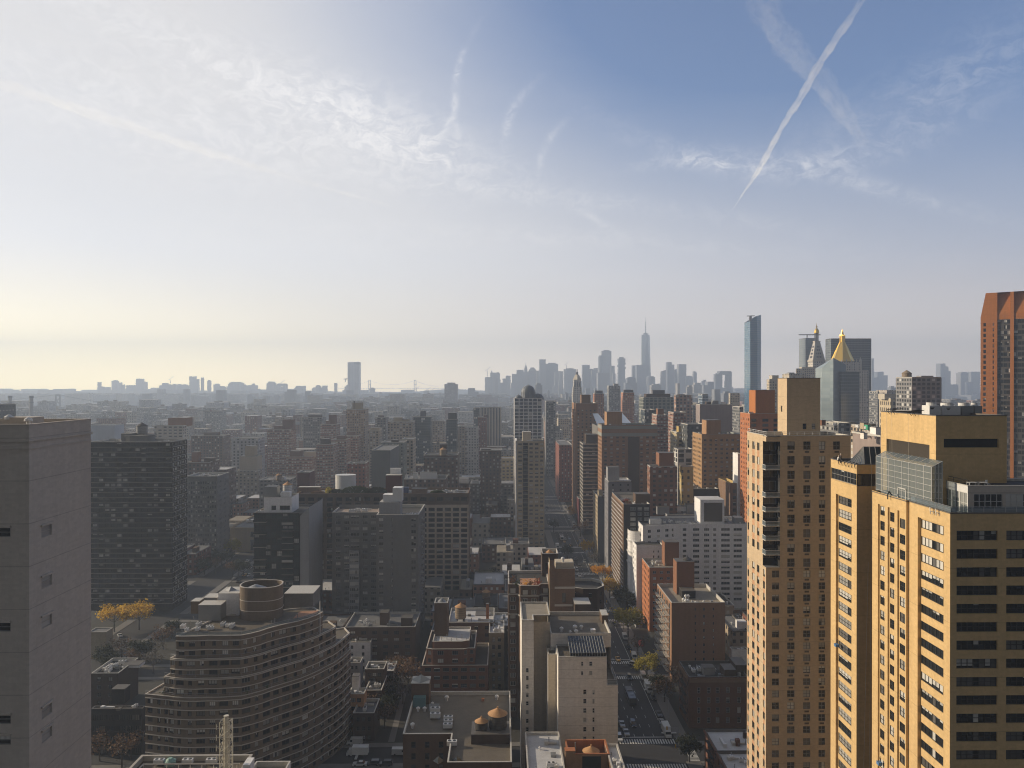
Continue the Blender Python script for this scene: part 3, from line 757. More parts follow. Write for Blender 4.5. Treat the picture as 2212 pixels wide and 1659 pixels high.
    # window cleaners' blue boxes hung on the facade
    for (yy, zq, lab) in ((yl(1812), Z_(1397, yl(1812), 1812), 'small blue work box hanging on the slim yellow tower'), (yl(1905, xp), Z_(1653, yl(1905, xp), 1905), 'small blue work box at the bottom edge on the yellow greenhouse tower')):
        xx = xa-.45 if yy > y2 else xp-.4
        t = thing('work_box', lab, 'box', (xx, yy, zq)); m = MB(); m.box(-.35, .35, -.45, .45, 0, .5); m.box(-.4, .4, -.5, .5, .5, .56); link('body', m.mesh('body', ['blue_tarp']), t)
        m = MB(); m.bar((-.25, 0, .5), (.2, 0, 1.6), .03); m.bar((.25, 0, .5), (.2, 0, 1.6), .03); link('sling', m.mesh('sling', ['black_metal']), t)
    return xa, yb0, zB
YX, YB0, YZB = yellow_complex()

# ================================================================== tan tower with glass balconies, left of the yellow wing
def tan_tower():
    D = 189.0; x0 = X_(1655, D); yb = x0/T_(1614); x1 = X_(1838, D); z = Z_(941, D, 1700)
    xn = X_(1685, D); yn = x0/T_(1648); zn = Z_(1226, D, 1660)
    b = Bld('apartment_tower', 'tall tan brick tower with a stack of glass corner balconies, left of the yellow towers', x0, x1, D, yb, short='tan tower with corner balconies')
    yl = lambda px: x0/T_(px)
    # left face, sunlit; upper part stops short of the corner notch
    lc = [(yb-yl(1615.2), yb-yl(1618.4)), (yb-yl(1625.2), yb-yl(1630.4)), (yb-yl(1635.6), yb-yl(1640.6)), (yb-yl(1648.8), yb-yl(1652.6))]
    zs = zn; fu = (z-zn)/9
    rl = rw(z-1.2, zs, fu, 2.0, 1.0) + rw(zs, 1, 3.0, 1.9, .8)
    pl = (1, False, 'frame_dark', 'glass_blind')
    b.fac((x0, yb), (x0, yn), zn, z, lc[:3], rl, 'tan_brick', .22, pl, span='pink_brick')
    b.fac((x0, yb), (x0, D), 0, zn, lc, rl, 'tan_brick', .22, pl, span='pink_brick')
    # front in shade
    fc = [(X_(a, D)-x0, X_(c, D)-x0) for a, c in ((1668, 1683.5), (1701, 1717), (1735.5, 1751), (1769, 1783), (1800, 1815))]
    rf = rw(z, zs, fu, 2.1, 1.45) + rw(zs, 1, 3.0, 1.75, .8)
    pf = (1, True, 'frame_grey', 'glass_blind')
    b.fac((x0, D), (x1, D), 0, zn, fc, rf, 'tan_brick', .25, pf, span='tan_brick')
    b.fac((xn, D), (x1, D), zn, z, [(a-(xn-x0), c-(xn-x0)) for a, c in fc[1:]], rf, 'tan_brick', .25, pf, span='tan_brick')
    # notch: glass walls set back behind the balconies
    rg = [(zz-2.7, zz-.25) for zz in [z-1.2-k*3.4 for k in range(40)] if zz-2.7 > zn]
    b.fac((x0, yn), (xn, yn), zn, z-1.4, [(.1, xn-x0-.1)], rg, 'black_wall', .1, (1, False, 'frame_grey', 'glass_dark'))
    b.fac((xn, yn), (xn, D), zn, z-1.4, [(.1, yn-D-.15)], rg, 'black_wall', .1, (1, False, 'frame_grey', 'glass_dark'))
    m = MB(); m.box(x0, xn, D, yn, z-1.5, z-.3); b.part('canopy', m, ['tan_brick'])
    m = MB(); m.q((x0, D, zn), (xn, D, zn), (xn, yn, zn), (x0, yn, zn)); b.part('terrace', m, ['grey_roof'])
    k = 0; zz = z-8.4
    while zz > zn+.5:
        m = MB(); m.box(x0-.25, xn-.02, D-.25, yn-.02, zz-.22, zz, 0)
        m.box(x0-.2, xn-.02, D-.2, D-.14, zz+1.0, zz+1.08, 1); m.box(x0-.2, x0-.14, D-.2, yn-.02, zz+1.0, zz+1.08, 1)
        o = b.part('balcony', m, ['band_white', 'white_metal'])
        g = MB(); g.q((x0-.17, D-.17, zz), (xn-.05, D-.17, zz), (xn-.05, D-.17, zz+1), (x0-.17, D-.17, zz+1)); g.q((x0-.17, yn, zz), (x0-.17, D-.17, zz), (x0-.17, D-.17, zz+1), (x0-.17, yn, zz+1))
        b.part('railing_panel', g, ['greenhouse_glass'], o); zz -= (6.9 if k == 0 else 3.6); k += 1
    # air-conditioner sleeves under the front windows
    m = MB()
    for a, c in fc[1:]:
        for (c0, d0) in rf:
            if c0 > 40: m.box(x0+(a+c)/2-.55, x0+(a+c)/2+.55, D-.06, D-.002, c0-.75, c0-.3)
    o = b.part('air_conditioner', m, ['louvre']); o['kind'] = 'stuff'
    b.walls(0, z, 'tan_brick', 'RB')
    b.roof(z, None, 1.0, 'gravel_roof', 'coping')
    yb2 = 200.0; xb = X_(1700, yb2); xb1 = X_(1772, yb2); yb3 = xb/T_(1680); zt = Z_(817, yb2, 1730)
    b.fac((xb, yb3), (xb, yb2), z-1, zt, [(2.4, 3.4)], [(zt-9.0, zt-7.4)], 'tan_brick', .2, D1, part='bulkhead')
    b.fac((xb, yb2), (xb1, yb2), z-1, zt, [(4.2, 5.2), (6.6, 7.6)], [(zt-13.5, zt-12)], 'tan_brick', .2, D1, part='bulkhead')
    b.fac((xb1, yb2), (xb1, yb3), z-1, zt, mat='tan_brick', part='bulkhead'); b.fac((xb1, yb3), (xb, yb3), z-1, zt, mat='tan_brick', part='bulkhead')
    b.roof(zt, [(xb, yb2), (xb1, yb2), (xb1, yb3), (xb, yb3)], .3, 'tar_roof', 'coping_dark')
    b.railing([(x0+.2, yb-.3), (x0+.2, D+.2), (x1, D+.2)], z+.1, .8, 'white_metal')
    b.vmax = 1665; b.finish(110)
tan_tower()

# ================================================================== left edge: blank concrete tower
def left_tower():
    D = 100.0; x1 = X_(62, D); z = Z_(918, D, 62); yb = x1/T_(196)
    b = Bld('concrete_tower', 'blank grey concrete tower filling the left edge of the picture', x1-34, x1, D, yb, short='blank concrete tower')
    rows = [(Z_(y+24, D+6, 90), Z_(y, D+6, 90)) for y in (1128, 1235, 1319, 1509, 1559)]
    u = lambda px: x1/T_(px)-D
    b.fac((x1, D), (x1, yb), 0, z, [(u(89), u(111))], rows, 'grey_concrete', .18, (0, True, 'band_dull', 'glass_frost'))
    rows2 = [(Z_(y+20, D, 30), Z_(y, D, 30)) for y in (1140, 1345, 1545, 1590)]
    b.fac((x1-34, D), (x1, D), 0, z, [(27.5, 31.6)], rows2, 'grey_concrete', .2, (0, True, 'frame_grey', 'glass_dark'))
    m = MB()
    for c, d in rows: m.box(x1, x1+.25, D+u(89)-.2, D+u(111)+.2, d+.02, d+.28)
    for c, d in rows2: m.box(x1-6.6, x1-2.3, D-.25, D, d+.02, d+.28)
    b.part('lintel', m, ['grey_concrete'])
    m = MB(); m.box(x1-34.2, x1+.18, D-.18, yb+.18, z-2.2, z-1.95); m.box(x1-34.1, x1+.1, D-.1, yb+.1, z-3.2, z-3.05); b.part('slab_band', m, ['grey_concrete'])
    b.walls(0, z, 'grey_concrete', 'LB')
    b.roof(z, None, .7, 'gravel_roof', 'grey_concrete', .5)
    for (xx, yy, h) in ((x1-5, D+8, 1.0), (x1-12, D+7, .8), (x1-9, D+10, 1.2)): b.vent(xx, yy, z-.7, h)
    b.box('bulkhead', x1-9.5, x1-5.5, D+9.5, D+12.5, z-.7, z+.55, 'grey_concrete')
    b.finish(60)
left_tower()

# ================================================================== curved terraced apartment house
def curved_house():
    base = [(313, 230), (352, 228.6), (375, 228), (420, 227), (470, 227), (520, 228.5), (565, 232), (606, 236.5), (650, 242), (688, 248), (720, 254.5), (741, 261), (757, 268)]
    pts = []
    for k in range(len(base)-1):
        (a, d), (a2, d2) = base[k], base[k+1]
        for j in range(2): f = j/2; wv = .35*sin((k+f)*2.1) if 1 < k < 11 else 0; dd = d+(d2-d)*f+wv; pts.append((X_(a+(a2-a)*f, dd), dd))
    pts.append((X_(757, 268), 268)); NP = len(pts)
    back = None
    xs = [p[0] for p in pts]
    b = Bld('apartment_house', 'curved brown brick apartment house with stepped terraces and white floor bands', min(xs), max(xs), 226, 268, short='curved terraced house')
    fh = 2.75
    # tiers: first/last outline point, base height, top height, setback from the outline
    tiers = [(0, NP-1, 0, 31.0, 0.0), (2, NP-1, 31.0, 36.6, .35), (3, NP-4, 36.6, 42.2, .8), (4, NP-6, 42.2, 48.8, 1.5)]
    rr = random.Random(4)
    for ti, (i0, i1, zb, zt, off) in enumerate(tiers):
        seq = pts[i0:i1+1]
        if off:
            wob = []
            for k, (x, y) in enumerate(seq):
                a = Vector(seq[max(k-1, 0)]); c = Vector(seq[min(k+1, len(seq)-1)]); u = (c-a).normalized(); n = Vector((-u.y, u.x))
                d = off*(1.0 + .3*sin(k*.9+ti*1.7)); wob.append((x+n.x*d, y+n.y*d))
            seq = wob
        bk = [(seq[-1][0]-2-ti, seq[-1][1]+6), (seq[0][0]+6, seq[0][1]+26-ti*2)]
        poly = seq + bk
        rows = []; z = zb+.75
        while z+1.5 < zt: rows.append((z, z+1.45)); z += fh
        for k in range(len(seq)-1):
            W = (Vector(seq[k+1])-Vector(seq[k])).length
            n = max(1, round(W/3.0)); cols = []
            for a, c in ev(W, n, 1.15, .1):
                e = rr.choice((0, .35, .7, 0)); cols.append((max(a-e, .12), min(c+e, W-.12)))
            b.fac(seq[k], seq[k+1], zb, zt, cols, rows, 'terrace_brick', .3, rr.choice([(2, False, 'frame_dark', 'glass'), (1, False, 'frame_dark', 'glass'), (2, False, 'frame_grey', 'glass_blind')]), span=None)
        for k in range(len(seq)-1, len(poly)):
            b.fac(poly[k], poly[(k+1) % len(poly)], zb, zt, mat='terrace_brick')
        segs = [(seq[k], seq[k+1]) for k in range(len(seq)-1)]
        zs = []; z = zb+fh-.35
        while z < zt-.2: zs.append(z); z += fh
        b.bands(segs, zs, 'band_white', .22, .2)
        b.roof(zt, poly, .3, 'deck_roof', 'band_white', .3, .12)
        if ti < 4: b.railing([(p[0], p[1]+.25) for p in seq], zt+.1, 1.0, 'grey_metal', 'greenhouse_glass' if ti == 3 else None, 2.2)
    zr = 48.5
    # oval brick drum around the tanks
    Dd = 245.0; cx = X_(565, Dd+4); hw = X_(610, Dd+4)-cx; cyy = Dd+4; zt = Z_(1261, Dd+4, 566)
    def oval(rx, ry, n=36):
        return [(cx+rx*(abs(cos(2*pi*k/n))**.75)*(1 if cos(2*pi*k/n) > 0 else -1), cyy+ry*(abs(sin(2*pi*k/n))**.9)*(1 if sin(2*pi*k/n) > 0 else -1)) for k in range(n)]
    m = MB(); o0 = oval(hw, 5.2); o1 = oval(hw-.35, 4.85)
    m.prism(o0, zr, zt, 0, False); m.prism(o1, zt-4.5, zt, 0, False)
    for k in range(36):
        j = (k+1) % 36; m.q((*o0[k], zt), (*o0[j], zt), (*o1[j], zt), (*o1[k], zt), 1)
    m.v += [(x, y, zt-4.4) for x, y in o1]; m.f.append(tuple(range(len(m.v)-36, len(m.v)))); m.mi.append(2)
    for zz in (zr+3.0, zr+6.2): m.prism(oval(hw+.08, 5.28), zz, zz+.22, 1, False)
    m.prism(oval(hw+.1, 5.3), zt-.16, zt+.03, 1, False)
    dr = b.part('tank_enclosure', m, ['terrace_brick', 'band_white', 'tar_roof'])
    c = MB(); c.cyl(cx-2.0, cyy, zt-4.4, zt-1.6, 3.4, 20); c.cyl(cx-2.0, cyy, zt-1.6, zt-.2, 3.6, 20, .2); b.part('water_tank', c, ['grey_metal'], dr)
    # plant boxes on the roof
    def bx(l, r, t, bt, D, dp, mat, cop='coping'): return b.box('bulkhead', X_(l, D), X_(r, D), D, D+dp, zr, Z_(t, D, l), mat, cop=cop)
    o = bx(471, 516, 1283, 0, 250, 8, 'white_brick'); bx(428, 476, 1308, 0, 244, 5, 'grey_metal'); bx(614, 676, 1283, 0, 258, 10, 'mid_grey'); bx(412, 430, 1300, 0, 252, 4, 'terrace_brick')
    bx(440, 468, 1292, 0, 254, 5, 'mid_grey')
    c = MB(); xx = X_(494, 252); zz = Z_(1283, 250, 494); c.cyl(xx, 254, zz+.15, zz+1.3, 2.0, 4, .1); b.part('skylight', c, ['grey_metal'])
    m = MB(); xt = X_(660, 249); m.v += [(xt-3.2, 245.5, zr+.32), (xt+3.6, 247.5, zr+.32), (xt+3.0, 254, zr+.32), (xt-3.0, 253, zr+.32)]; m.f.append((0, 1, 2, 3)); m.mi.append(0); b.part('terrace', m, ['terracotta_roof'])
    for k in range(9):
        xx = X_(395+k*13+rr.uniform(-4, 4), 236); b.ac(xx, 234+rr.uniform(0, 6), zr, rr.choice((0, pi/2)), rr.uniform(.6, .95))
    for k in range(10): b.pipe(X_(rr.uniform(400, 690), 242), rr.uniform(238, 248), zr, rr.uniform(.6, 1.8))
    m = MB(); xx = X_(691, 250); m.bar((xx, 250, 42), (xx, 250, 53), .12); b.part('flagpole', m, ['white_metal'])
    # planting on the lower terraces
    for k in range(7):
        p = pts[2+2*k]; q = Vector((p[0], p[1])); c = MB()
        for i in range(26):
            x = q.x+rr.uniform(-1.6, 1.6); y = q.y+1.3+rr.uniform(-.3, .3); z = 31.0+rr.uniform(-.2, 1.1); s = rr.uniform(.12, .3)
            c.q((x-s, y, z-s), (x+s, y+s, z-s*.4), (x+s*.7, y+s, z+s), (x-s, y, z+s*.8))
        b.part('shrub', c, ['leaf_green'])
    b.finish(100)
def leafm(name, col, col2, trans=.3):
    m, t, p = _mat(name)
    g = t.new('ShaderNodeNewGeometry')
    r = g.outputs['Random Per Island']
    n = t.noise(g.outputs['Position'], .5, 2, .5)
    c = t.mix(t.m('ADD', t.m('MULTIPLY', r, .6), t.m('MULTIPLY', n, .4)), col, col2)
    t.put(p.inputs['Base Color'], c); p.inputs['Roughness'].default_value = .7; p.inputs['Specular IOR Level'].default_value = .2
    tr = t.new('ShaderNodeBsdfTranslucent'); t.put(tr.inputs[0], c)
    mx = t.new('ShaderNodeMixShader'); mx.inputs[0].default_value = trans
    o = [q for q in t.n if q.type == 'OUTPUT_MATERIAL'][0]
    t.t.links.new(p.outputs[0], mx.inputs[1]); t.t.links.new(tr.outputs[0], mx.inputs[2]); t.t.links.new(mx.outputs[0], o.inputs[0])
leafm('leaf_green', (.035, .05, .018), (.09, .11, .04)); leafm('leaf_yellow', (.55, .33, .03), (.75, .52, .08), .45)
leafm('leaf_orange', (.55, .25, .025), (.74, .42, .06), .45); leafm('leaf_brown', (.10, .06, .035), (.20, .12, .07))
leafm('leaf_lime', (.20, .20, .03), (.48, .38, .07), .4); leafm('leaf_dark', (.022, .03, .014), (.055, .06, .03)); leafm('leaf_grey', (.10, .085, .07), (.17, .15, .13))
flat('bark', (.07, .055, .045), .9)
curved_house()

# ================================================================== roof with the lattice mast at the bottom edge
def mast_roof():
    D = 150.0; x0 = X_(262, D); x1 = X_(556, D); yb = 158.0; z = Z_(1632, yb, 420)
    b = Bld('low_tower', 'flat roof with white steel dunnage and pipes at the bottom edge, left of centre', X_(305, yb), X_(545, yb), 138, yb, short='roof with the lattice mast')
    b.walls(0, z, 'mid_grey'); b.roof(z, None, 1.0, 'deck_roof', 'band_dull', .5)
    xa, xb = b.x0, b.x1
    m = MB(); m.bar((xa+2, yb-3.5, z-.1), (xb-1.5, yb-3.5, z-.1), .16); m.bar((xa+2, yb-3.5, z-.1), (xa+1.2, 144, z-.1), .16); m.bar((xa+3, yb-5.5, z-.4), (xb-1.5, yb-5.5, z-.4), .1)
    for k in range(9): x = xa+2+(xb-xa-4)*k/8; m.bar((x, yb-3.5, z-1), (x, yb-3.5, z-.1), .08)
    b.part('steel_frame', m, ['band_white'])
    for k, px in enumerate((338, 400, 452)): b.ac(X_(px, 155), yb-2.0, z-1, 0, .8)
    c = MB(); c.cyl(X_(362, 155), yb-2, z-1, z-.1, 1.1, 16); c.cyl(X_(362, 155), yb-2, z-.1, z+.4, 1.0, 16, .4); b.part('tank_cap', c, ['copper_green'])
    b.box('bulkhead', X_(527, 153), X_(542, 153), 152, 155, z-1, z+.9, 'white_brick')
    b.finish(30)
    t = thing('lattice_mast', 'pale steel lattice mast standing on the roof at the bottom left', 'mast', (X_(490, 153), 152.5, z-1))
    m = MB(); H = Z_(1548, 152.5, 490)-(z-1); w = .95
    c4 = [(-w, -w), (w, -w), (w, w), (-w, w)]; n = 7
    for (x, y) in c4: m.bar((x, y, 0), (x, y, H*.93), .09)
    for k in range(n+1):
        zz = H*.93*k/n
        for i in range(4): m.bar((*c4[i], zz), (*c4[(i+1) % 4], zz), .06)
    link('lattice', m.mesh('lattice', ['steel_pale']), t)
    m = MB()
    for k in range(n):
        zz = H*.93*k/n; z2 = H*.93*(k+1)/n
        for i in range(4): m.bar((*c4[i], zz if (k+i) % 2 else z2), (*c4[(i+1) % 4], z2 if (k+i) % 2 else zz), .05)
    link('brace', m.mesh('brace', ['steel_pale']), t)
    m = MB(); m.cyl(0, 0, 0, H, .42, 12); m.cyl(0, 0, H, H+.15, .5, 12); link('flue', m.mesh('flue', ['steel_pale']), t)
    m = MB()
    for k in range(5):
        zz = H*.93*(k+.5)/5
        for sgn in (-1, 1): m.bar((sgn*w, -w, zz), (sgn*(w+.55), -w-.3, zz+.5), .04); m.bar((sgn*(w+.55), -w-.3, zz-.3), (sgn*(w+.55), -w-.3, zz+.8), .07)
    link('antenna', m.mesh('antenna', ['steel_pale']), t)
    t = Bld('low_tower', 'white roof parapet corner at the bottom edge below the curved house', X_(553, 172), X_(627, 172), 160, 172)
    zz = Z_(1646, 172, 590); t.walls(0, zz, 'white_brick'); t.roof(zz, None, 1, 'gravel_roof', 'coping'); t.finish()
mast_roof()

# ================================================================== flat roof with two water tanks, bottom centre
def tank_roof_building():
    D0, D1 = 212.0, 241.0; x0 = X_(870, D0); x1 = X_(1104, D0); z = Z_(1591, D0, 900)+.6
    b = Bld('flat_roof_building', 'low building with a broad dark flat roof, air conditioners and two cone topped water tanks', x0, x1, D0, D1, short='roof with two water tanks')
    xm = X_(975, D0)
    P = [(x0, D0), (xm, D0), (xm, 196), (x1, 196), (x1, D1), (x0, D1)]
    for k in range(6):
        A, B = P[k], P[(k+1) % 6]; W = (Vector(B)-Vector(A)).length
        ok = k in (0, 2)
        b.fac(A, B, 0, z, ev(W, max(1, int(W/4)), 1.3, 1) if ok else (), rw(z, 2, 3.2, 1.8, 2.2) if ok else (), 'brown_brick', .2, D1_)
    b.roof(z, P, 1.1, 'deck_roof', 'coping', .35)
    zr = z-1.1
    # stair bulkhead with a glass hip and blue door
    o = b.box('bulkhead', X_(890, 236), X_(928, 236), 234, 239.6, zr, zr+6.4, 'brown_brick', cop='coping')
    q0, q1 = X_(893, 236), X_(925, 236); c = MB(); zz = zr+6.6
    c.cyl((q0+q1)/2, 236.8, zz, zz+1.5, 3.0, 4, .15); b.part('skylight', c, ['glass_pale'])
    m = MB(); m.box(X_(894, 234), X_(920, 234), 231.8, 233.98, zr, zr+2.9); b.part('shed', m, ['teal_door'])
    # brick enclosure carrying two water tanks
    ex0, ex1 = X_(1019, 212), X_(1104, 212)
    b.box('tank_enclosure', ex0, ex1-.5, 208, 216, zr, zr+2.6, 'dark_brick', cop='coping_dark')
    b.tank(X_(1075, 214), 212.5, zr+2.6, 2.55, 3.6, .3, 'tank_cone', 'tank_dark'); b.tank(X_(1040, 212), 211.5, zr+2.6, 1.75, 1.9, .3, 'tank_cone', 'tank_dark')
    for (px, d, rz, s) in ((940, 228, 0, 1.1), (940, 224, 0, 1.15), (968, 222.5, 0, 1.0), (968, 220.0, 0, 1.0), (967, 217.5, 0, 1.0), (976, 207, 0, 1.05)):
        b.ac(X_(px, d), d, zr, rz, s)
    for (px, d, s) in ((903, 229, 1.1), (917, 229, 1.1), (891, 218, 1.2), (965, 236.5, 1.3), (1073, 237, 1.2), (934, 233, .9)): b.vent(X_(px, d), d, zr, s)
    m = MB(); xx, yy = X_(938, 231), 230.5
    m.q((xx-1.5, yy-1.5, zr), (xx+1.5, yy-1.5, zr), (xx+1.5, yy, zr+1.7), (xx-1.5, yy, zr+1.7)); m.q((xx-1.5, yy+1.5, zr), (xx-1.5, yy, zr+1.7), (xx+1.5, yy, zr+1.7), (xx+1.5, yy+1.5, zr)); m.t((xx-1.5, yy-1.5, zr), (xx-1.5, yy, zr+1.7), (xx-1.5, yy+1.5, zr)); m.t((xx+1.5, yy-1.5, zr), (xx+1.5, yy+1.5, zr), (xx+1.5, yy, zr+1.7))
    b.part('skylight', m, ['grey_metal'])
    for (px, d) in ((947, 199), (987, 199)):
        c = MB(); c.cyl(X_(px, d), d, zr, zr+1.2, 1.5, 4, .1); b.part('skylight', c, ['glass_dark'])
    b.box('brick_stack', X_(1040, 236), X_(1046, 236), 236, 237, zr, zr+.7, 'orange_brick')
    b.finish(40)
D1_ = (0, True, 'frame_dark', 'glass')
tank_roof_building()

# ================================================================== cream brick slab house on the avenue
def cream_house():
    D = 222.0; xm0, xm1, xr = X_(1206, D), X_(1311, D), X_(1335, D); zt = Z_(1420, D, 1260)
    b = Bld('apartment_house', 'cream brick apartment house with a sloped greenhouse under its roof, beside the avenue', X_(1127, 232), xr, D, D+26, short='cream brick house')
    zr_ = Z_(1481, D, 1325)
    c1 = [(X_(1255.5, D)-xm0, X_(1260, D)-xm0), (X_(1273, D)-xm0, X_(1279.5, D)-xm0)]
    c2 = [(X_(1260, D)-xm0, X_(1267, D)-xm0), (X_(1280, D)-xm0, X_(1284.5, D)-xm0)]
    rows = [(Z_(y+9.5, D, 1265), Z_(y, D, 1265)) for y in (1430, 1450, 1470)]
    rows2 = [(Z_(y+10.5, D, 1265), Z_(y, D, 1265)) for y in (1490.5, 1510.5, 1531, 1551, 1571.5, 1592, 1612, 1632)]
    zs = zt-7.55
    b.fac((xm0, D), (xm1, D), zs, zt, c1, rows, 'cream_brick', .25, W1)
    b.fac((xm0, D), (xm1, D), 0, zs, c2, rows2, 'cream_brick', .25, W1)
    b.fac((xm1, D), (xr, D), 0, zr_, mat='cream_brick'); b.fac((xr, D), (xr, D+26), 0, zr_, mat='cream_brick')
    b.fac((xm1, D), (xm1, D+26), zr_, zt, mat='cream_brick')
    D2 = 233.0; q0, q1 = X_(1190, D2), X_(1320, D2); zu = Z_(1369, D2, 1260)
    b.fac((xm0, D2), (xm0, D), 0, zt, mat='cream_brick')
    # setback storey and its sloped glass
    b.fac((q0, D2), (q1, D2), zt-1, zu, [(4.2, 5.4)], [(zu-5.0, zu-3.2)], 'cream_brick', .25, W1); b.fac((q1, D2), (q1, D2+22), zr_, zu, mat='cream_brick'); b.fac((q0, D2+22), (q0, D2), 30, zu, mat='cream_brick')
    b.fac((q1, D2+22), (q0, D2+22), 0, zu, mat='cream_brick')
    b.roof(zu, [(q0, D2), (q1, D2), (q1, D2+22), (q0, D2+22)], 1.1, 'deck_roof', 'coping')
    b.roof(zt, [(xm0, D), (xm1, D), (xm1, D2), (xm0, D2)], .5, 'deck_roof', 'coping')
    b.roof(zr_, [(xm1, D), (xr, D), (xr, D2+22), (xm1, D2+22)], .5, 'gravel_roof', 'coping')
    g0, g1 = X_(1232, D), X_(1310, D); fr = MB(); gl = MB(); z0, z1 = zt-.2, zu-1.2; ya, yb = D+.6, D2-1.5
    n = 13
    for i in range(n+1):
        x = g0+(g1-g0)*i/n; fr.bar((x, ya, z0), (x, ya, z0+1.2), .09); fr.bar((x, ya, z0+1.2), (x, yb, z1+1.0), .09)
    for k in range(4):
        t = k/3; fr.bar((g0, ya+(yb-ya)*t, z0+1.2+(z1-z0-.2)*t), (g1, ya+(yb-ya)*t, z0+1.2+(z1-z0-.2)*t), .08)
    o = b.part('greenhouse', fr, ['frame_grey'])
    gl.q((g0, ya, z0), (g1, ya, z0), (g1, ya, z0+1.2), (g0, ya, z0+1.2)); gl.q((g0, ya, z0+1.2), (g1, ya, z0+1.2), (g1, yb, z1+1.0), (g0, yb, z1+1.0)); b.part('glazing', gl, ['glass_dark'], o)
    b.railing([(xm1+.2, D+.2), (xr-.2, D+.2), (xr-.2, D2)], zr_+.1, 1.6, 'white_metal', 'greenhouse_glass')
    # stepped wings to the left: recess, strip and slim window bay
    Dm = 228.0; s0, s1 = X_(1184, Dm), xm0; zm = Z_(1414, Dm, 1195)
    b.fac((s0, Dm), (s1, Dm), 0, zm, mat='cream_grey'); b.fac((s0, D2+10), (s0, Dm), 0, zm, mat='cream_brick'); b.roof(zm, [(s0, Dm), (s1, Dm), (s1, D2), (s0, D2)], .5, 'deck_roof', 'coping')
    Dr = 237.0; r0, r1 = X_(1153, Dr), X_(1188, Dr); zz = Z_(1344, Dr, 1170)
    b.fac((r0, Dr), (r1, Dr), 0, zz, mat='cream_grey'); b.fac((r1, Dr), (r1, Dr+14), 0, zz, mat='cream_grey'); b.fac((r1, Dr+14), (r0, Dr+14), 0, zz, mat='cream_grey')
    Dl = 232.0; l0, l1 = X_(1127, Dl), X_(1153, Dl); z3 = Z_(1340, Dl, 1140)
    rl = [(Z_(y+9.5, Dl, 1140), Z_(y, Dl, 1140)) for y in (1444, 1461, 1479.5, 1498, 1516, 1535, 1554, 1572, 1591)]
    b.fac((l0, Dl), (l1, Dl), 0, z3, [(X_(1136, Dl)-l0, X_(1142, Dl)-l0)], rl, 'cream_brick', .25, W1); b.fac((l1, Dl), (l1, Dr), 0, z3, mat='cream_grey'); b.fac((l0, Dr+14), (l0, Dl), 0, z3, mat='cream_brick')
    b.roof(z3, [(l0, Dl), (l1, Dl), (l1, Dr), (r1, Dr), (r1, Dr+14), (l0, Dr+14)], .4, 'gravel_roof', 'coping')
    zr = zu-1.1
    for (px, d, s) in ((1213, 238, 1.2), (1242, 239, 1.4), (1256, 240, 1.1), (1245, 235.5, 1.2), (1232, 236, .8)): b.vent(X_(px, d), d, zr, s)
    b.box('bulkhead', X_(1276, 238), X_(1286, 238), 237, 238.5, zr, zr+.9, 'white_brick'); b.box('bulkhead', X_(1299, 248), X_(1312, 248), 246, 252, zr, zr+2.6, 'brown_brick', cop='coping')
    b.vmax = 1610; b.finish(60)
cream_house()

# ================================================================== tank house and roofs at the bottom edge, centre
def bottom_tank_house():
    D = 200.0; x0, x1 = X_(1226, D), X_(1317, D); z = Z_(1630, D, 1270)
    b = Bld('tank_house', 'tan brick roof enclosure open at the top around a wooden water tank, bottom centre', x0, x1, D, 208, short='open tank enclosure')
    xs0, xs1 = X_(1258, D), X_(1299, D)
    b.fac((x0, D), (x1, D), 0, z, [(xs0-x0, xs1-x0)], [(z-6.5, z-.6)], 'pink_tan', .2, None); b.walls(0, z, 'pink_tan', 'LRB')
    m = MB(); m.q((xs0, D+.2, z-6.5), (xs1, D+.2, z-6.5), (xs1, D+.2, z-.6), (xs0, D+.2, z-.6)); b.part('glass_block_panel', m, ['glass_green'])
    b.roof(z, None, 4.0, 'tar_roof', 'orange_brick', .4)
    b.box('chimney', x0-.6, x0+2.0, D-.3, D+1.6, 20, z+.9, 'pink_tan', cop='orange_brick')
    b.tank(X_(1277, 204), 204, z-4.0, 2.15, 2.3, .6, 'tank_cone', 'tank_wood')
    b.pipe(X_(1243, 203), 203, z-4, 5.5)
    b.finish(20)
    for (l, r, y, d, lab, mt) in ((1136, 1212, 1612, 206, 'pale patched roof with a low parapet at the foot of the cream house, bottom edge', 'silver_roof'), (1316, 1344, 1640, 198, 'white strip of roof right of the open tank enclosure at the bottom edge', 'silver_roof')):
        xx0, xx1 = X_(l, d), X_(r, d); zz = Z_(y, d, l)
        t = Bld('flat_roof_building', lab, xx0, xx1, d-22, d+8); t.walls(0, zz, 'brown_brick'); t.roof(zz, None, .7, mt, 'coping', .35)
        t.clutter(xx0+1, xx1-1, d-14, d+5, zz-.7, 6, 1); t.finish()
wall('pink_tan', (.36, .235, .145), var=.12)
bottom_tank_house()
wall('mid_brick', (.29, .165, .10), var=.1); wall('amber_brick', (.37, .225, .11), var=.1); wall('old_brick', (.15, .078, .05), var=.15); wall('tan_grid', (.42, .35, .25), var=.1); wall('orange_tan', (.44, .24, .12), var=.1)
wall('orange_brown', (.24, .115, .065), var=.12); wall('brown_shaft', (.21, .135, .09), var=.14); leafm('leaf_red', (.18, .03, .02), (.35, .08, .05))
flat('dome_slate', (.16, .18, .21), .5); glassm('glass_blue', dark=(.03, .05, .085), mid=(.08, .1, .14), p_mid=.6, p_light=.9)
flat('copper_grey', (.27, .29, .27)); wall('orange_tan2', (.36, .21, .11), var=.1); wall('mustard_brick', (.50, .30, .12), var=.1)
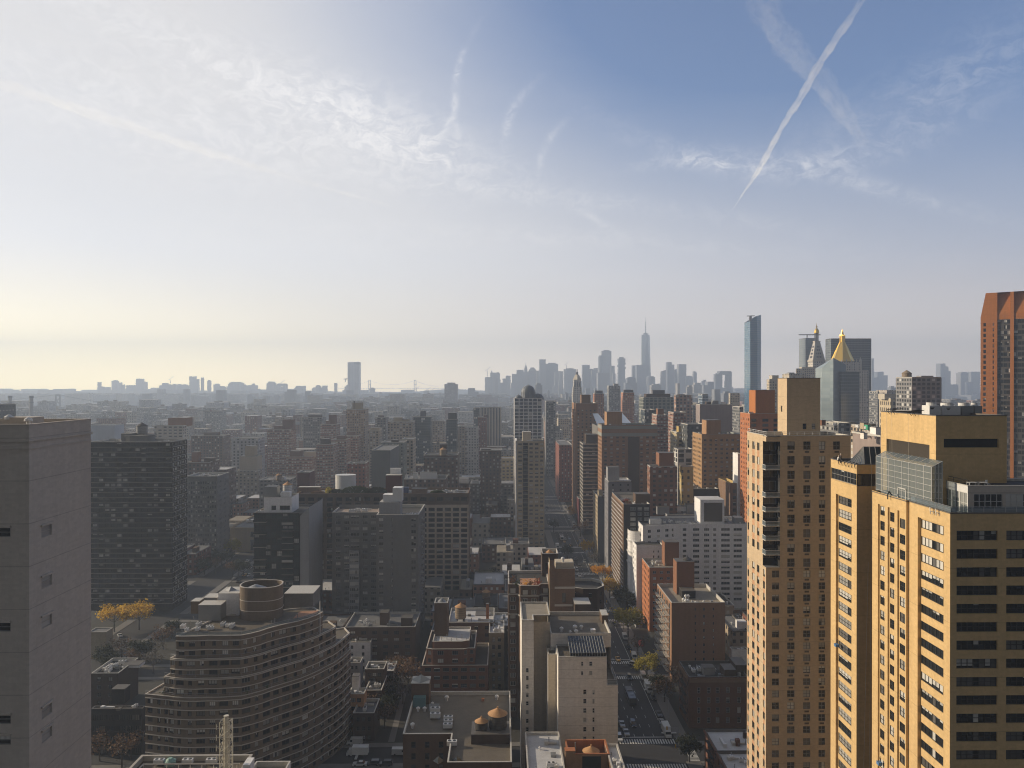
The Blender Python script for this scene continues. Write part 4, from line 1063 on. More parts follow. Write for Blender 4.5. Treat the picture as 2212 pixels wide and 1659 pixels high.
# ================================================================== brick houses in the middle foreground
FD = dict(sp=3.6, w=1.5, h=1.5, m=.8, off=1.5, pane=DP)
FB = dict(sp=3.4, w=2.0, h=1.5, m=.8, off=1.4, pane=S3)
def terrace_brick_house():
    D = 282.0; x0, x1 = X_(911, D), X_(1054, D); z1 = Z_(1438, D, 980); z2 = Z_(1404, D, 980); z3 = Z_(1384, D+4, 980)
    b = Bld('apartment_house', 'red brown brick house with white edged terraces below a square tank tower', x0, x1, D, D+24, short='terraced brick house')
    W = x1-x0
    b.fac((x0, D), (x1, D), 0, z1, ev(W, 7, 2.3, .6), rw(z1, 1, 2.95, 1.5, .9), 'red_brick', .25, (2, False, 'frame_grey', 'glass'))
    b.walls(0, z1, 'red_brick', 'LRB'); b.roof(z1, None, .5, 'tar_roof', 'band_white')
    P = [(x0+1.5, D+1.6), (x0+4, D+.6), (x0+W*.62, D+.6), (x0+W*.7, D+1.6), (x0+W*.8, D+1.6), (x0+W*.8, D+22), (x0+1.5, D+22)]
    for k in range(len(P)):
        A, B = P[k], P[(k+1) % len(P)]; L = (Vector(B)-Vector(A)).length
        b.fac(A, B, z1, z2, ev(L, max(1, int(L/4)), min(2.2, L*.5), .2) if k < 4 else (), [(z1+.7, z1+2.3), (z1+3.6, z1+5.2)] if k < 4 else (), 'red_brick', .2, (2, False, 'frame_grey', 'glass'))
    b.roof(z2, P, .6, 'tar_roof', 'band_white')
    P = offset_poly(P, 2.2)
    for k in range(len(P)): b.fac(P[k], P[(k+1) % len(P)], z2-.6, z3, mat='red_brick')
    b.roof(z3, P, .6, 'silver_roof', 'band_white')
    t0, t1 = X_(938, D+11), X_(967, D+11)
    b.fac((t0, D+11), (t1, D+11), z3-.7, Z_(1303, D+11, 950), mat='brown_brick', part='tank_tower'); b.fac((t1, D+11), (t1, D+18), z3-.7, Z_(1303, D+11, 950), mat='brown_brick', part='tank_tower'); b.fac((t0, D+18), (t0, D+11), z3-.7, Z_(1303, D+11, 950), mat='brown_brick', part='tank_tower'); b.fac((t1, D+18), (t0, D+18), z3-.7, Z_(1303, D+11, 950), mat='brown_brick', part='tank_tower')
    zt = Z_(1303, D+11, 950); b.roof(zt, [(t0, D+11), (t1, D+11), (t1, D+18), (t0, D+18)], 1.6, 'tar_roof', 'coping')
    c = MB(); c.cyl((t0+t1)/2, D+14.5, zt-1.6, zt-.9, 2.3, 18); c.cyl((t0+t1)/2, D+14.5, zt-.9, zt+.9, 2.4, 18, .15); b.part('water_tank', c, ['grey_metal'])
    for k in range(8): b.pipe(x0+5+k*1.9, D+5+(k % 3), z3-.6, 1.2+.4*(k % 3))
    b.finish(60)
    tower('loft_building', 'white roofed brick building with an orange capped water tank behind the terraced brick house', 968, 1068, 1345, 312, dep=20, mat='brown_brick', roof='silver_roof', f=dict(FD), tanks=((995, 1, 6, 2.3, 4.6),), bulk=((1027, 1066, 1330, 12, 6, 'white_brick'), (1050, 1056, 1306, 6, 1.6, 'orange_brick')), clut=5, short='white roof with orange capped tank')
    tower('tenement', 'tan brick tenement with dark windows right of the terraced brick house', 1056, 1089, 1368, 300, dep=16, mat='beige_wall', f=dict(n=2, w=1.2, h=1.8, off=1.6, fh=3.1, pane=D1), roof='silver_roof', clut=4)
    tower('tenement', 'narrow dark brick tenement with a white roof patch behind the tan one', 1066, 1112, 1352, 318, dep=18, mat='dark_brick', f=dict(FD), roof='silver_roof', clut=4)
terrace_brick_house()

def shaft_house():
    D = 283.0
    b = Bld('apartment_house', 'brown brick apartment house with planted terrace and tall windowless lift shaft behind the cream house', X_(1098, D), X_(1290, D), D-6, D+26, short='house with brick lift shaft')
    x0, x1 = X_(1098, D), X_(1188, D); z = Z_(1262, D, 1140)
    # bay front with canted corners
    P = [(x0, D), (X_(1118, D), D), (X_(1124, D), D-2.2), (X_(1163, D), D-2.2), (X_(1169, D), D), (x1, D), (x1, D+20), (x0, D+20)]
    for k in range(8):
        A, B = P[k], P[(k+1) % 8]; L = (Vector(B)-Vector(A)).length
        b.fac(A, B, 0, z, ev(L, max(1, int(L/3.0)), min(1.9, L*.55), .2) if k in (0, 2, 4) else (), rw(z, 2, 3.15, 1.75, 1.6) if k in (0, 2, 4) else (), 'brown_brick', .22, (2, False, 'frame_white', 'glass_blind'))
    b.roof(z, P, 1.0, 'tar_roof', 'band_white', .4)
    b.bands([(P[k], P[k+1]) for k in range(5)], [z-4.0, z-11.4], 'band_dull', .5, .2)
    m = MB(); m.box(X_(1124, D+4), X_(1166, D+4), D+1, D+12, z-.98, z-.9); b.part('terrace', m, ['terracotta_roof'])
    rr = random.Random(3)
    for k, (px, d, col) in enumerate(((1106, 284, 'leaf_brown'), (1108, 290, 'leaf_brown'), (1136, 284, 'leaf_orange'), (1160, 286, 'leaf_brown'), (1162, 283, 'leaf_red'), (1118, 283, 'leaf_green'), (1145, 283, 'leaf_brown'))):
        c = MB(); xx = X_(px, d)
        for i in range(60):
            x = xx+rr.gauss(0, .6); y = d+rr.gauss(0, .6); zz = z-.9+abs(rr.gauss(.8, .9)); s = rr.uniform(.1, .22)
            c.q((x-s, y, zz-s), (x+s, y+s, zz-s*.4), (x+s*.7, y+s, zz+s), (x-s, y, zz+s*.8))
        b.part('shrub', c, [col])
    # rear tower and lift shaft
    def blk(l, r, t, d, dp, mat, cols=(), rows=(), rf='tar_roof', par=1.2, cop='coping', zb=0, pane=D1):
        a, c = X_(l, d), X_(r, d); zz = Z_(t, d, (l+r)/2)
        b.fac((a, d), (c, d), zb, zz, [(X_(p, d)-a, X_(q, d)-a) for p, q in cols], [(Z_(q, d, l), Z_(p, d, l)) for p, q in rows], mat, .25, pane)
        b.fac((c, d), (c, d+dp), zb, zz, mat=mat); b.fac((a, d+dp), (a, d), zb, zz, mat=mat); b.fac((c, d+dp), (a, d+dp), zb, zz, mat=mat)
        b.roof(zz, [(a, d), (c, d), (c, d+dp), (a, d+dp)], par, rf, cop); return a, c, zz
    a, c, zz = blk(1171, 1206, 1196, 298, 9, 'dark_brick', [(1178, 1186)], [(1216, 1231)])
    cc = MB(); cc.cyl((a+c)/2, 302.5, zz-1.2, zz+.6, 2.4, 16, .2); b.part('tank_roof', cc, ['tank_cone'])
    a, c, zz = blk(1187, 1242, 1228, 276, 9, 'brown_shaft', [(1214.5, 1222)], [(1281, 1302)], par=1.5, cop='coping')
    bz = [Z_(1272, 276, 1215), Z_(1310, 276, 1215)]
    b.bands([((a, 276), (c, 276))], bz, 'band_white', .75, .12)
    b.fac((a+.0, 276-1.2), (a+1.8, 276-1.2), 0, Z_(1210, 275, 1190), mat='brown_shaft'); b.fac((a, 280), (a, 276-1.2), 0, Z_(1210, 275, 1190), mat='beige_wall')
    b.box('bulkhead', X_(1200, 279), X_(1239, 279), 278, 284, zz-1.5, zz+1.6, 'cream_grey'); b.vent(X_(1216, 279), 279, zz+1.6, 1.4)
    # octagonal end
    d = 290.0; cx = X_(1262, d); zo = Z_(1264, d, 1262); P = [(cx-7, d-2), (cx-1, d-5), (cx+4.5, d-5), (cx+7.5, d-1), (cx+7.5, d+6), (cx+4, d+10), (cx-7, d+10)]
    for k in range(7):
        A, B = P[k], P[(k+1) % 7]; L = (Vector(B)-Vector(A)).length
        b.fac(A, B, 0, zo, ev(L, max(1, int(L/3.4)), 1.3, .2) if k < 4 else (), rw(zo, 2, 3.0, 1.6, 1.8) if k < 4 else (), 'dark_brick', .2, DP)
    b.roof(zo, P, 1.0, 'tar_roof', 'coping', .4)
    d = 268.0; a, c = X_(1242, d), X_(1276, d); b.box('bulkhead', a, c, d, d+8, 0, Z_(1306, d, 1250), 'dark_brick', cop='coping')
    b.vmax = 1345; b.finish(80)


shaft_house()

# houses along the side street, left of centre
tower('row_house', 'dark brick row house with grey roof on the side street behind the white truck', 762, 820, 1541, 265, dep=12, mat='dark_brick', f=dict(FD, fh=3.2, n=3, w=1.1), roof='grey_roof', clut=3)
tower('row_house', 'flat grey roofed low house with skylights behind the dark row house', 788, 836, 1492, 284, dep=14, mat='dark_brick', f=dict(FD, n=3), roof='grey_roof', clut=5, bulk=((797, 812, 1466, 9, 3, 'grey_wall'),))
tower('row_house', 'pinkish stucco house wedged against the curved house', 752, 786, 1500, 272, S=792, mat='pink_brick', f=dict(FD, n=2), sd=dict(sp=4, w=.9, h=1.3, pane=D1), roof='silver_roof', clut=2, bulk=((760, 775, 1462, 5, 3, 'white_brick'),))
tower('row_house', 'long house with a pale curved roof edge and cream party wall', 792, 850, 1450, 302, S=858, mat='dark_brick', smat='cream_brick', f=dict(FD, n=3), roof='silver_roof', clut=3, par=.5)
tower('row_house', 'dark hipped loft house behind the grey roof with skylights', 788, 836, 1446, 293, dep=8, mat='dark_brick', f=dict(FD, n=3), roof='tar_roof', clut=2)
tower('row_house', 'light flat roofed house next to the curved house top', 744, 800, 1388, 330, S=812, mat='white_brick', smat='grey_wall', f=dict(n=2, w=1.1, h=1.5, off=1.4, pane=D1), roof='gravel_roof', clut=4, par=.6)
tower('row_house', 'small narrow light house just below the light flat roofed house', 752, 778, 1432, 312, S=784, mat='grey_wall', f=dict(n=2, w=.9, h=1.4, off=1.4, pane=D1), roof='grey_roof', clut=2)
tower('apartment_house', 'brown six storey apartment house with a pale flat roof below the grey slab tower', 745, 908, 1355, 335, dep=22, mat='brown_brick', f=dict(sp=4.2, w=2.2, h=1.5, m=1, off=1.8, pane=S3, fh=3.05), roof='grey_roof', clut=9, short='brown six storey house', bulk=((820, 838, 1325, 6, 5, 'brown_brick'), (866, 890, 1336, 4, 5, 'dark_brick')))
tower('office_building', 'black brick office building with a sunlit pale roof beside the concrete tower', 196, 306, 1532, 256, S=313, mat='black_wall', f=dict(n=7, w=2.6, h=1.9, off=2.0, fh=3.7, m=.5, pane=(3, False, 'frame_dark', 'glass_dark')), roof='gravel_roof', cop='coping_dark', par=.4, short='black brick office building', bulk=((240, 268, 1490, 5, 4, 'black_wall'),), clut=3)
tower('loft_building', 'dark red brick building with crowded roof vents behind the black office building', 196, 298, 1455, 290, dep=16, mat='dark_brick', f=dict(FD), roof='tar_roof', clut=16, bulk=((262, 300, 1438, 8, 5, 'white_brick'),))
tower('church', 'pale stone building with a grey gabled roof at the edge of the concrete tower', 190, 228, 1366, 345, S=243, mat='beige_wall', f=None, sd=dict(sp=5, w=1.6, h=7, off=6, pane=S3, fh=30), roof='grey_roof', clut=0, par=.3)

# right side of the avenue
def white_roof_rows():
    d = 196.0
    for k, (d0, d1, y, mt, lab) in enumerate(((229, 243, 1566, 'red_brick', 'white roofed brick tenement at the corner, farthest of the row beside the tan tower'), (214, 229, 1600, 'red_brick', 'white roofed brick tenement in the middle of the row beside the tan tower'), (198, 214, 1645, 'dark_brick', 'white roofed dark tenement nearest the bottom edge in the row beside the tan tower'))):
        x0 = 65.0; x1 = 65+19
        b = Bld('tenement', lab, x0, x1, d0, d1, short='white roofed tenement row' if k == 0 else None, group='white roofed tenements')
        z = 13.2-.25*k
        W = d1-d0
        b.fac((x0, d1), (x0, d0), 0, z, ev(W, 5, 1.0, .5), rw(z, 1, 3.1, 1.7, 1.5), mt, .2, D1); b.fac((x0, d0), (x1, d0), 0, z, mat='dark_brick'); b.walls(0, z, 'dark_brick', 'RB')
        b.roof(z, None, .5, 'silver_roof', 'coping_dark', .3); zr = z-.5
        b.bands([((x0, d1), (x0, d0))], [z-.5], mt, .6, .45)
        b.box('chimney', x0+7, x0+8.3, d0+4, d0+5.2, zr, zr+2.0, 'red_brick'); b.box('chimney', x0+11, x0+12, d0+9, d0+10, zr, zr+1.7, 'dark_brick'); b.clutter(x0+2, x1-3, d0+2, d1-2, zr, 5, 1 if k else 0)
        m = MB()
        for f in range(4):
            zz = 3.5+f*2.9; m.box(x0-1.1, x0, d0+3, d0+9, zz, zz+.08); 
            for q in range(9): m.bar((x0-1.1, d0+3+q*.75, zz), (x0-1.1, d0+3+q*.75, zz+.95), .025)
            m.bar((x0-1.1, d0+3, zz+.95), (x0-1.1, d0+9, zz+.95), .03); m.bar((x0-.7, d0+3.4, zz), (x0-.7, d0+8.6, zz+2.9), .07)
        b.part('fire_escape', m, ['black_metal']); b.finish(40)
white_roof_rows()
def corner_tenement():
    b = tower('tenement', 'blackened brick tenement with a cornice and fire escapes, below the brick balcony slab', 1489, 1616, 1463, 273, S=1467, mat='old_brick', smat='old_brick', f=dict(pxcols=((1507, 1513), (1528, 1535), (1547, 1554.5), (1569, 1577), (1593, 1601)), h=2.1, off=3.8, fh=3.6, pane=W1), sd=dict(sp=3.4, w=1.1, h=1.8, off=2.5, fh=3.3, pane=D1), roof='tar_roof', cop='coping_dark', par=1.3, clut=8, fin=False, short='blackened tenement',
              bulk=((1520, 1545, 1444, 5, 4, 'grey_wall'), (1566, 1590, 1448, 2, 6, 'dark_brick'), (1590, 1616, 1438, 5, 8, 'dark_brick')))
    b.bands([b.face('F'), b.face('L')], [b.z-1.9], 'brown_shaft', 1.4, .35)
    m = MB(); x0 = b.x0
    for f in range(4):
        zz = 4+f*3.3; m.box(x0-1.1, x0, 276, 284, zz, zz+.08); m.bar((x0-1.1, 276, zz+.95), (x0-1.1, 284, zz+.95), .04); m.bar((x0-.7, 276.5, zz), (x0-.7, 283, zz+3.3), .07)
        for q in range(12): m.bar((x0-1.1, 276+q*.72, zz), (x0-1.1, 276+q*.72, zz+.95), .025)
    b.part('fire_escape', m, ['black_metal']); b.finish(40)
corner_tenement()
tower('row_house', 'small white fronted house with a silver roof behind the blackened tenement', 1581, 1616, 1404, 318, S=1576, mat='white_brick', f=None, roof='silver_roof', clut=2, cop='coping')
tower('row_house', 'dark house with a white edged roof light behind the small white house', 1570, 1616, 1345, 372, dep=14, mat='black_wall', f=dict(n=4, w=1.1, h=2.0, off=3.5, fh=3.6, pane=W1), roof='tar_roof', clut=4, bulk=((1568, 1584, 1338, 3, 4, 'mid_grey'),))
tower('tenement', 'narrow brick house with an orange edge and grey strip, right of the balcony slab', 1586, 1618, 1317, 395, S=1583, mat='mid_brick', smat='mid_brick', f=dict(n=2, w=1.2, h=1.9, off=2.5, pane=D1), roof='tar_roof', clut=2)

def balcony_slab():
    D = 318.0; b = tower('apartment_house', 'brick slab with white balconies and a broad gravel roof, orange lit side', 1451, 1567, 1302, D, S=1420, mat='mid_brick', smat='mid_brick', f=dict(pxcols=((1501, 1504), (1519, 1523), (1540, 1543)), h=1.2, off=2.2, pane=D1), sd=None, roof='gravel_roof', cop='coping', par=1.4, clut=0, fin=False, short='brick balcony slab')
    # rebuild of the sunny side: windows and balconies
    zr = b.z-1.4; W = b.y1-b.y0
    for k in range(11):
        z = b.z-3.6-k*2.95
        if z < 2: break
        for q in range(3): b.balcony((b.x0, b.y1-1.0-q*(W-3)/3, z), -pi/2, (W-6)/3.3, 1.5, 'band_white', 'grey_metal')
    rws = rw(b.z, 3, 2.95, 2.0, 1.4)
    m = MB()
    for c, d in rws:
        for q in range(6):
            u = b.y1-1.6-q*(W-2)/6; m.q((b.x0-.02, u, c), (b.x0-.02, u-1.9, c), (b.x0-.02, u-1.9, d), (b.x0-.02, u, d), 0, True)
    for c, d in rws:
        for q in range(6):
            u = b.y1-1.6-q*(W-2)/6
            o = b.inst('window', pane_mesh(1.9, d-c, 1, False, 'frame_grey', 'glass'), (b.x0-.08, u, c), -pi/2)
    x0, x1 = X_(1462, 335), X_(1510, 335)
    b.box('bulkhead', x0, x1-2, 335, 342, zr, Z_(1214, 335, 1480), 'orange_brown', cop='coping_dark'); b.box('bulkhead', x0+1.0, x1-3.0, 329, 334.9, zr, zr+3.2, 'black_wall', cop='coping_dark')
    b.tank(x0+5.5, 338.5, Z_(1214, 335, 1480)-.6, 1.9, 1.0, .1, 'tank_dark', 'tank_dark')
    for px, d in ((1482, 328), (1487, 328), (1477, 323), (1482, 321), (1486, 321)): b.vent(X_(px, d), d, zr, 1.5)
    b.clutter(b.x0+3, b.x1-3, D+1.5, D+6, zr, 5, 1)
    b.finish(70)

balcony_slab()
tower('apartment_tower', 'slim orange brick apartment tower behind the balcony slab with a tank house', 1403, 1470, 1226, 379, S=1387, mat='orange_brick', smat='orange_brick', f=dict(n=4, w=1.6, h=1.4, off=1.8, pane=W2), sd=dict(sp=3.2, w=1.6, h=1.5, off=1.6, pane=DP), roof='gravel_roof', cop='coping', par=1.2, clut=8, bulk=((1436, 1467, 1172, 8, 7, 'orange_brown'),), tanks=(), short='slim orange brick tower')
tower('row_house', 'small pale blue grey house at the avenue kerb beside the slim orange tower', 1374, 1388, 1336, 385, S=1368, mat='grey_wall', smat='grey_wall', f=dict(n=1, w=1.2, h=1.5, pane=D1), sd=dict(sp=3.5, w=1.1, h=1.6, pane=D1), clut=1)

def white_slab():
    D = 418.0; x0, x1 = X_(1467, D), X_(1616, D); z = Z_(1132, D, 1540)
    b = Bld('apartment_house', 'long white brick apartment house with stepped terraces and a dark louvred penthouse', X_(1375, 402), x1, 402, D+24, short='white brick apartment house')
    W = x1-x0; pw = (2, False, 'frame_white', 'glass')
    cols = [(X_(a, D)-x0, X_(c, D)-x0) for a, c in ((1475, 1483), (1497, 1511), (1521, 1532.5), (1541, 1547.5), (1558, 1577), (1585, 1603))]
    b.fac((x0, D), (x1, D), 0, z, cols, rw(z, 4, 2.97, 1.55, 2.3), 'white_brick', .22, pw)
    xl = X_(1380, 408); b.fac((X_(1389, D-6), D-6), (x0, D), 0, z, [(3.0, 4.8), (8.5, 10.3), (13.5, 15.5), (17.5, 18.8)], rw(z, 4, 2.97, 1.5, 2.3), 'white_brick', .22, W2)
    xa = X_(1382, D+4); b.fac((xa, D+24), (X_(1389, D-6), D-6), 0, z, [(3, 4.6), (9, 10.6), (16, 17.6), (23, 24.6)], rw(z, 4, 2.97, 1.5, 2.3), 'white_brick', .2, W2)
    b.walls(0, z, 'white_brick', 'B')
    P = [(X_(1389, D-6), D-6), (x0, D), (x1, D), (x1, D+24), (xa, D+24)]
    b.roof(z, P, 1.0, 'grey_roof', 'white_metal', .3)
    # lower wing with a terrace and curved corner
    dw = 402.0; q0, q1 = X_(1375, dw), X_(1434, dw); zw = Z_(1178, dw, 1400)
    b.fac((q0, dw), (q1, dw), 0, zw, [(X_(1411, dw)-q0, X_(1413.5, dw)-q0), (X_(1421, dw)-q0, X_(1423.5, dw)-q0)], rw(zw, 4, 2.97, 1.4, 2.5), 'white_brick', .2, D1); b.fac((q0, dw+12), (q0, dw), 0, zw, [(2, 3.6), (7, 8.6)], rw(zw, 4, 2.97, 1.4, 1.8), 'white_brick', .2, W2); b.fac((q1, dw), (q1, dw+14), 0, zw, mat='white_brick')
    b.roof(zw, [(q0, dw), (q1, dw), (q1, D-2), (q0, D-8)], .8, 'tar_roof', 'coping')
    dk = 424.0; k0 = X_(1358, dk); cxk = k0+5; n = 7; pl = [(cxk+5*cos(pi+pi*.5*i/n), dk+5*sin(pi+pi*.5*i/n)) for i in range(n+1)]; zk = Z_(1145, dk, 1370)
    pl = [(k0, dk+16)] + pl + [(xa+2, dk-5), (xa+2, dk+16)]
    for i in range(len(pl)):
        A, B = pl[i], pl[(i+1) % len(pl)]; L = (Vector(B)-Vector(A)).length
        b.fac(A, B, 0, zk, ev(L, max(1, int(L/4)), 1.4, .1) if L > 2.2 and i < 10 else (), rw(zk, 4, 2.97, 1.4, 2.0), 'white_brick', .2, W2)
    b.roof(zk, pl, .9, 'deck_roof', 'coping')
    for k in range(3): b.bands([(pl[i], pl[i+1]) for i in range(0, n+1)], [zk-6.2-k*6], 'white_metal', .9, .5)
    zr = z-1.0
    # louvred penthouse
    a, c = X_(1513, D+3), X_(1565, D+3); zt = Z_(1080, D+3, 1540)
    b.box('penthouse', a, c, D+3, D+16, zr, zt, 'white_brick', cop='white_metal'); m = MB(); m.box(a+2, c-1.2, D+2.85, D+2.98, zr+1.8, zt-1.6); b.part('louvre', m, ['louvre'])
    b.box('penthouse', X_(1404, D+5), X_(1429, D+5), D+5, D+11, zr, zr+2.6, 'white_brick', cop='coping'); b.box('penthouse', X_(1588, D+4), X_(1606, D+4), D+4, D+10, zr, zr+3.6, 'grey_wall', cop='coping')
    b.clutter(X_(1432, D), X_(1505, D), D+2, D+16, zr, 14, 4); b.clutter(X_(1568, D), X_(1612, D), D+2, D+16, zr, 6, 2)
    b.vmax = 1320; b.finish(100)
white_slab()

def sequin_slab():
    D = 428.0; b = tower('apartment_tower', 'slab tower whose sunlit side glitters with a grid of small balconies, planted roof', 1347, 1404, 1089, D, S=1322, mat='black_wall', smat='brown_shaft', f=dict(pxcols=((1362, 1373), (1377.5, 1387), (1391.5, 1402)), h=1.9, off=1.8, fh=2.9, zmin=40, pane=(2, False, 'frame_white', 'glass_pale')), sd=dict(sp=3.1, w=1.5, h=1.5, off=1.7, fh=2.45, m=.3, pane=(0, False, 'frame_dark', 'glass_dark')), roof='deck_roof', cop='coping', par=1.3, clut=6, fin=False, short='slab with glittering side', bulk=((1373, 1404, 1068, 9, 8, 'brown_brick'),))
    W = b.y1-b.y0; n = int((W-.6)/3.1)
    for k in range(22):
        z = b.z-3.2-k*2.45
        if z < 6: break
        for a, c in ev(W, n, 1.5, .3):
            o = b.inst('balcony', shared('sq', lambda: _sq()), (b.x0, b.y1-a, z), -pi/2)
    rr = random.Random(9)
    for k in range(14):
        c = MB(); xx = b.x0+rr.uniform(2, b.x1-b.x0-9); y = D+rr.uniform(2, 16)
        for i in range(24):
            x = xx+rr.gauss(0, .5); yy = y+rr.gauss(0, .5); zz = b.z-1.2+abs(rr.gauss(.7, .7)); s = rr.uniform(.12, .28)
            c.q((x-s, yy, zz-s), (x+s, yy+s, zz-s*.4), (x+s*.7, yy+s, zz+s), (x-s, yy, zz+s*.8))
        b.part('shrub', c, [rr.choice(['leaf_green', 'leaf_brown', 'leaf_red', 'leaf_dark'])])
    b.vmax = 1290; b.finish(100)
def _sq():
    m = MB(); m.box(-.1, 1.6, -.55, 0, -.12, .0); m.box(-.1, 1.6, -.57, -.5, 0, .75); return m.mesh('balcony', ['white_metal'])
sequin_slab()
tower('apartment_tower', 'plain slate grey slab with a cream window side along the avenue', 1291, 1322, 1072, 525, S=1281, mat='slate_wall', smat='beige_wall', f=None, sd=dict(sp=3.0, w=1.6, h=1.5, off=1.6, pane=D1), roof='tar_roof', clut=5, short='plain slate slab', bulk=((1293, 1302, 1060, 4, 5, 'beige_wall'),))
tower('loft_building', 'maroon painted low building with a white edged roof by the avenue trees', 1250, 1284, 1078, 640, S=1246, mat='maroon_wall', smat='maroon_wall', f=None, sd=dict(sp=3.4, w=1.3, h=1.7, pane=D1), roof='silver_roof', clut=3)
tower('warehouse', 'grey warehouse with mauve panels behind the white apartment house', 1420, 1516, 1112, 470, dep=30, mat='grey_wall', f=dict(pxcols=((1425, 1447), (1451, 1472), (1476, 1497), (1500, 1514)), h=6, off=3.2, fh=40, rec=.3, pane=(0, False, 'frame_grey', 'glass_pale')), roof='grey_roof', clut=6, bulk=((1420, 1446, 1095, 6, 10, 'grey_wall'), (1460, 1484, 1094, 14, 5, 'white_brick'), (1484, 1512, 1090, 12, 6, 'grey_metal')), short='grey panelled warehouse')
tower('loft_building', 'dark blank loft building behind the grey warehouse', 1466, 1552, 1056, 505, dep=30, mat='black_wall', f=dict(sp=5, w=2, h=2, off=6, pane=S3), roof='tar_roof', clut=5)
tower('loft_building', 'grey brick building with a yellow trimmed roof edge left of the orange brick tower', 1552, 1596, 1044, 480, dep=26, mat='brown_shaft', f=dict(sp=4.4, w=2, h=2.2, off=4, fh=4, pane=S3), roof='tar_roof', cop='mustard_wall', clut=4, par=2.0)
tower('party_wall_house', 'sunlit white blank wall house left of the orange brick tower', 1594, 1601, 980, 478, S=1583, mat='white_brick', f=None, roof='grey_roof', clut=0) 

# centre: the slim tower and those along the avenue behind it
def centre_tower():
    D = 552.0
    x0, x1 = X_(1117, D), X_(1176, D); z = Z_(953, D, 1146); dep = x0/T_(1111)-D
    dep = 24
    b = Bld('apartment_tower', 'slim tan apartment tower with one dark column of balconies, standing in the centre', x0-1.2, x1, D, D+dep, short='slim centre tower')
    cols = [(X_(a, D)-x0, X_(c, D)-x0) for a, c in ((1119.5, 1127.5), (1143.5, 1151), (1155.5, 1163), (1167, 1173.5))]
    rows = rw(z, 2, 2.98, 1.5, 1.5)
    ba, bb = X_(1129.5, D)-x0, X_(1140.5, D)-x0
    W = x1-x0
    b.fac((x0, D), (x1, D), 0, z, [(ba, bb)], [(2, z-1.2)], 'tan_grid', 1.4, None, u0=ba, u1=bb)
    b.fac((x0, D), (x1, D), 0, z, cols[:1], rows, 'tan_grid', .2, DB, u0=0, u1=ba); b.fac((x0, D), (x1, D), 0, z, cols[1:], rows, 'tan_grid', .2, DB, u0=bb, u1=W)
    b.fac((x0, D), (x1, D), 2, z-1.2, [(ba+.4, bb-.4)], rows, 'black_wall', .1, S3, off=1.4, u0=ba, u1=bb)
    m = MB(); m.box(x0-1.2, x0-.02, D+.6, D+dep, 0, z+.5); b.part('party_wall', m, ['white_brick'])
    b.walls(0, z, 'tan_grid', 'LRB'); b.roof(z, None, 1.0, 'gravel_roof', 'coping')
    for k in range(26): b.balcony((x0+ba+.05, D+.02, z-3.0-k*2.98), 0, bb-ba-.1, .9, 'tan_grid', 'frame_dark')
    zr = z-1
    b.box('bulkhead', X_(1129, D+4), X_(1147, D+4), D+4, D+12, zr, Z_(933, D+4, 1138), 'cream_grey', cop='coping'); b.clutter(x0+2, x1-2, D+1.5, D+16, zr, 14, 3)
    m = MB(); m.box(x0+12, x1-.2, D+.1, D+.2, zr, zr+2.0); b.part('parapet_screen', m, ['grey_metal'])
    b.vmax = 1190; b.finish(100)

centre_tower()
def domed_tower():
    D = 700.0; x0, x1 = X_(1111, D), X_(1171, D); z = Z_(860, D, 1140)
    b = Bld('apartment_tower', 'white gridded glass tower crowned with a tall dome and smaller domes', x0, x1, D, D+26, short='white gridded tower with domes')
    W = x1-x0; n = 6
    rows = rw(z, 50, 3.15, 2.5, .6)
    b.fac((x0, D), (x1, D), 0, z, [(a, c) for a, c in ev(W, n, W/n-.75, .2)], rows, 'white_brick', .25, (2, False, 'frame_white', 'glass_blue'))
    b.walls(0, z, 'white_brick', 'LRB'); b.roof(z, None, 1.0, 'grey_roof', 'coping')
    def dome(px, t, r, zt, part='dome', n=18):
        x = X_(px, D+10); m = MB(); z0 = z-1; zs = zt-r
        m.cyl(x, D+10, z0, zs, r, n, mi=0, cap=False)
        for k in range(6):
            a, c = pi/2*k/6, pi/2*(k+1)/6; m.cyl(x, D+10, zs+r*sin(a), zs+r*sin(c), r*cos(a), n, max(r*cos(c), .02), cap=False)
        for k in range(0, n, 2):
            th = 2*pi*k/n; m.bar((x+(r+.05)*cos(th), D+10+(r+.05)*sin(th), z0), (x+(r+.05)*cos(th), D+10+(r+.05)*sin(th), zs), .25, 1)
        m.cyl(x, D+10, zt-.1, zt+1.2, .3, 6, .05, 1)
        b.part(part, m, ['dome_slate', 'grey_wall'], smooth=False)
    dome(1141, 832, 6.6, Z_(832, D+10, 1141)); dome(1120, 853, 3.6, Z_(853, D+10, 1120)); dome(1162, 850, 5.8, Z_(850, D+10, 1162))
    b.vmax = 950; b.finish(100)

domed_tower()
tower('apartment_tower', 'tall brown tower with orange sunlit side and boxy tank house, right of the avenue', 1243, 1291, 871, 690, S=1235.5, mat='mid_brick', smat='mid_brick', f=dict(sp=3.3, w=1.5, h=1.5, off=6, pane=D1), sd=dict(sp=3.1, w=1.7, h=1.4, off=6, pane=D1), roof='grey_roof', band=None, clut=3, bulk=((1256, 1276, 853, 4, 12, 'brown_shaft'),), short='tall brown tower right of the avenue', vmax=1080)

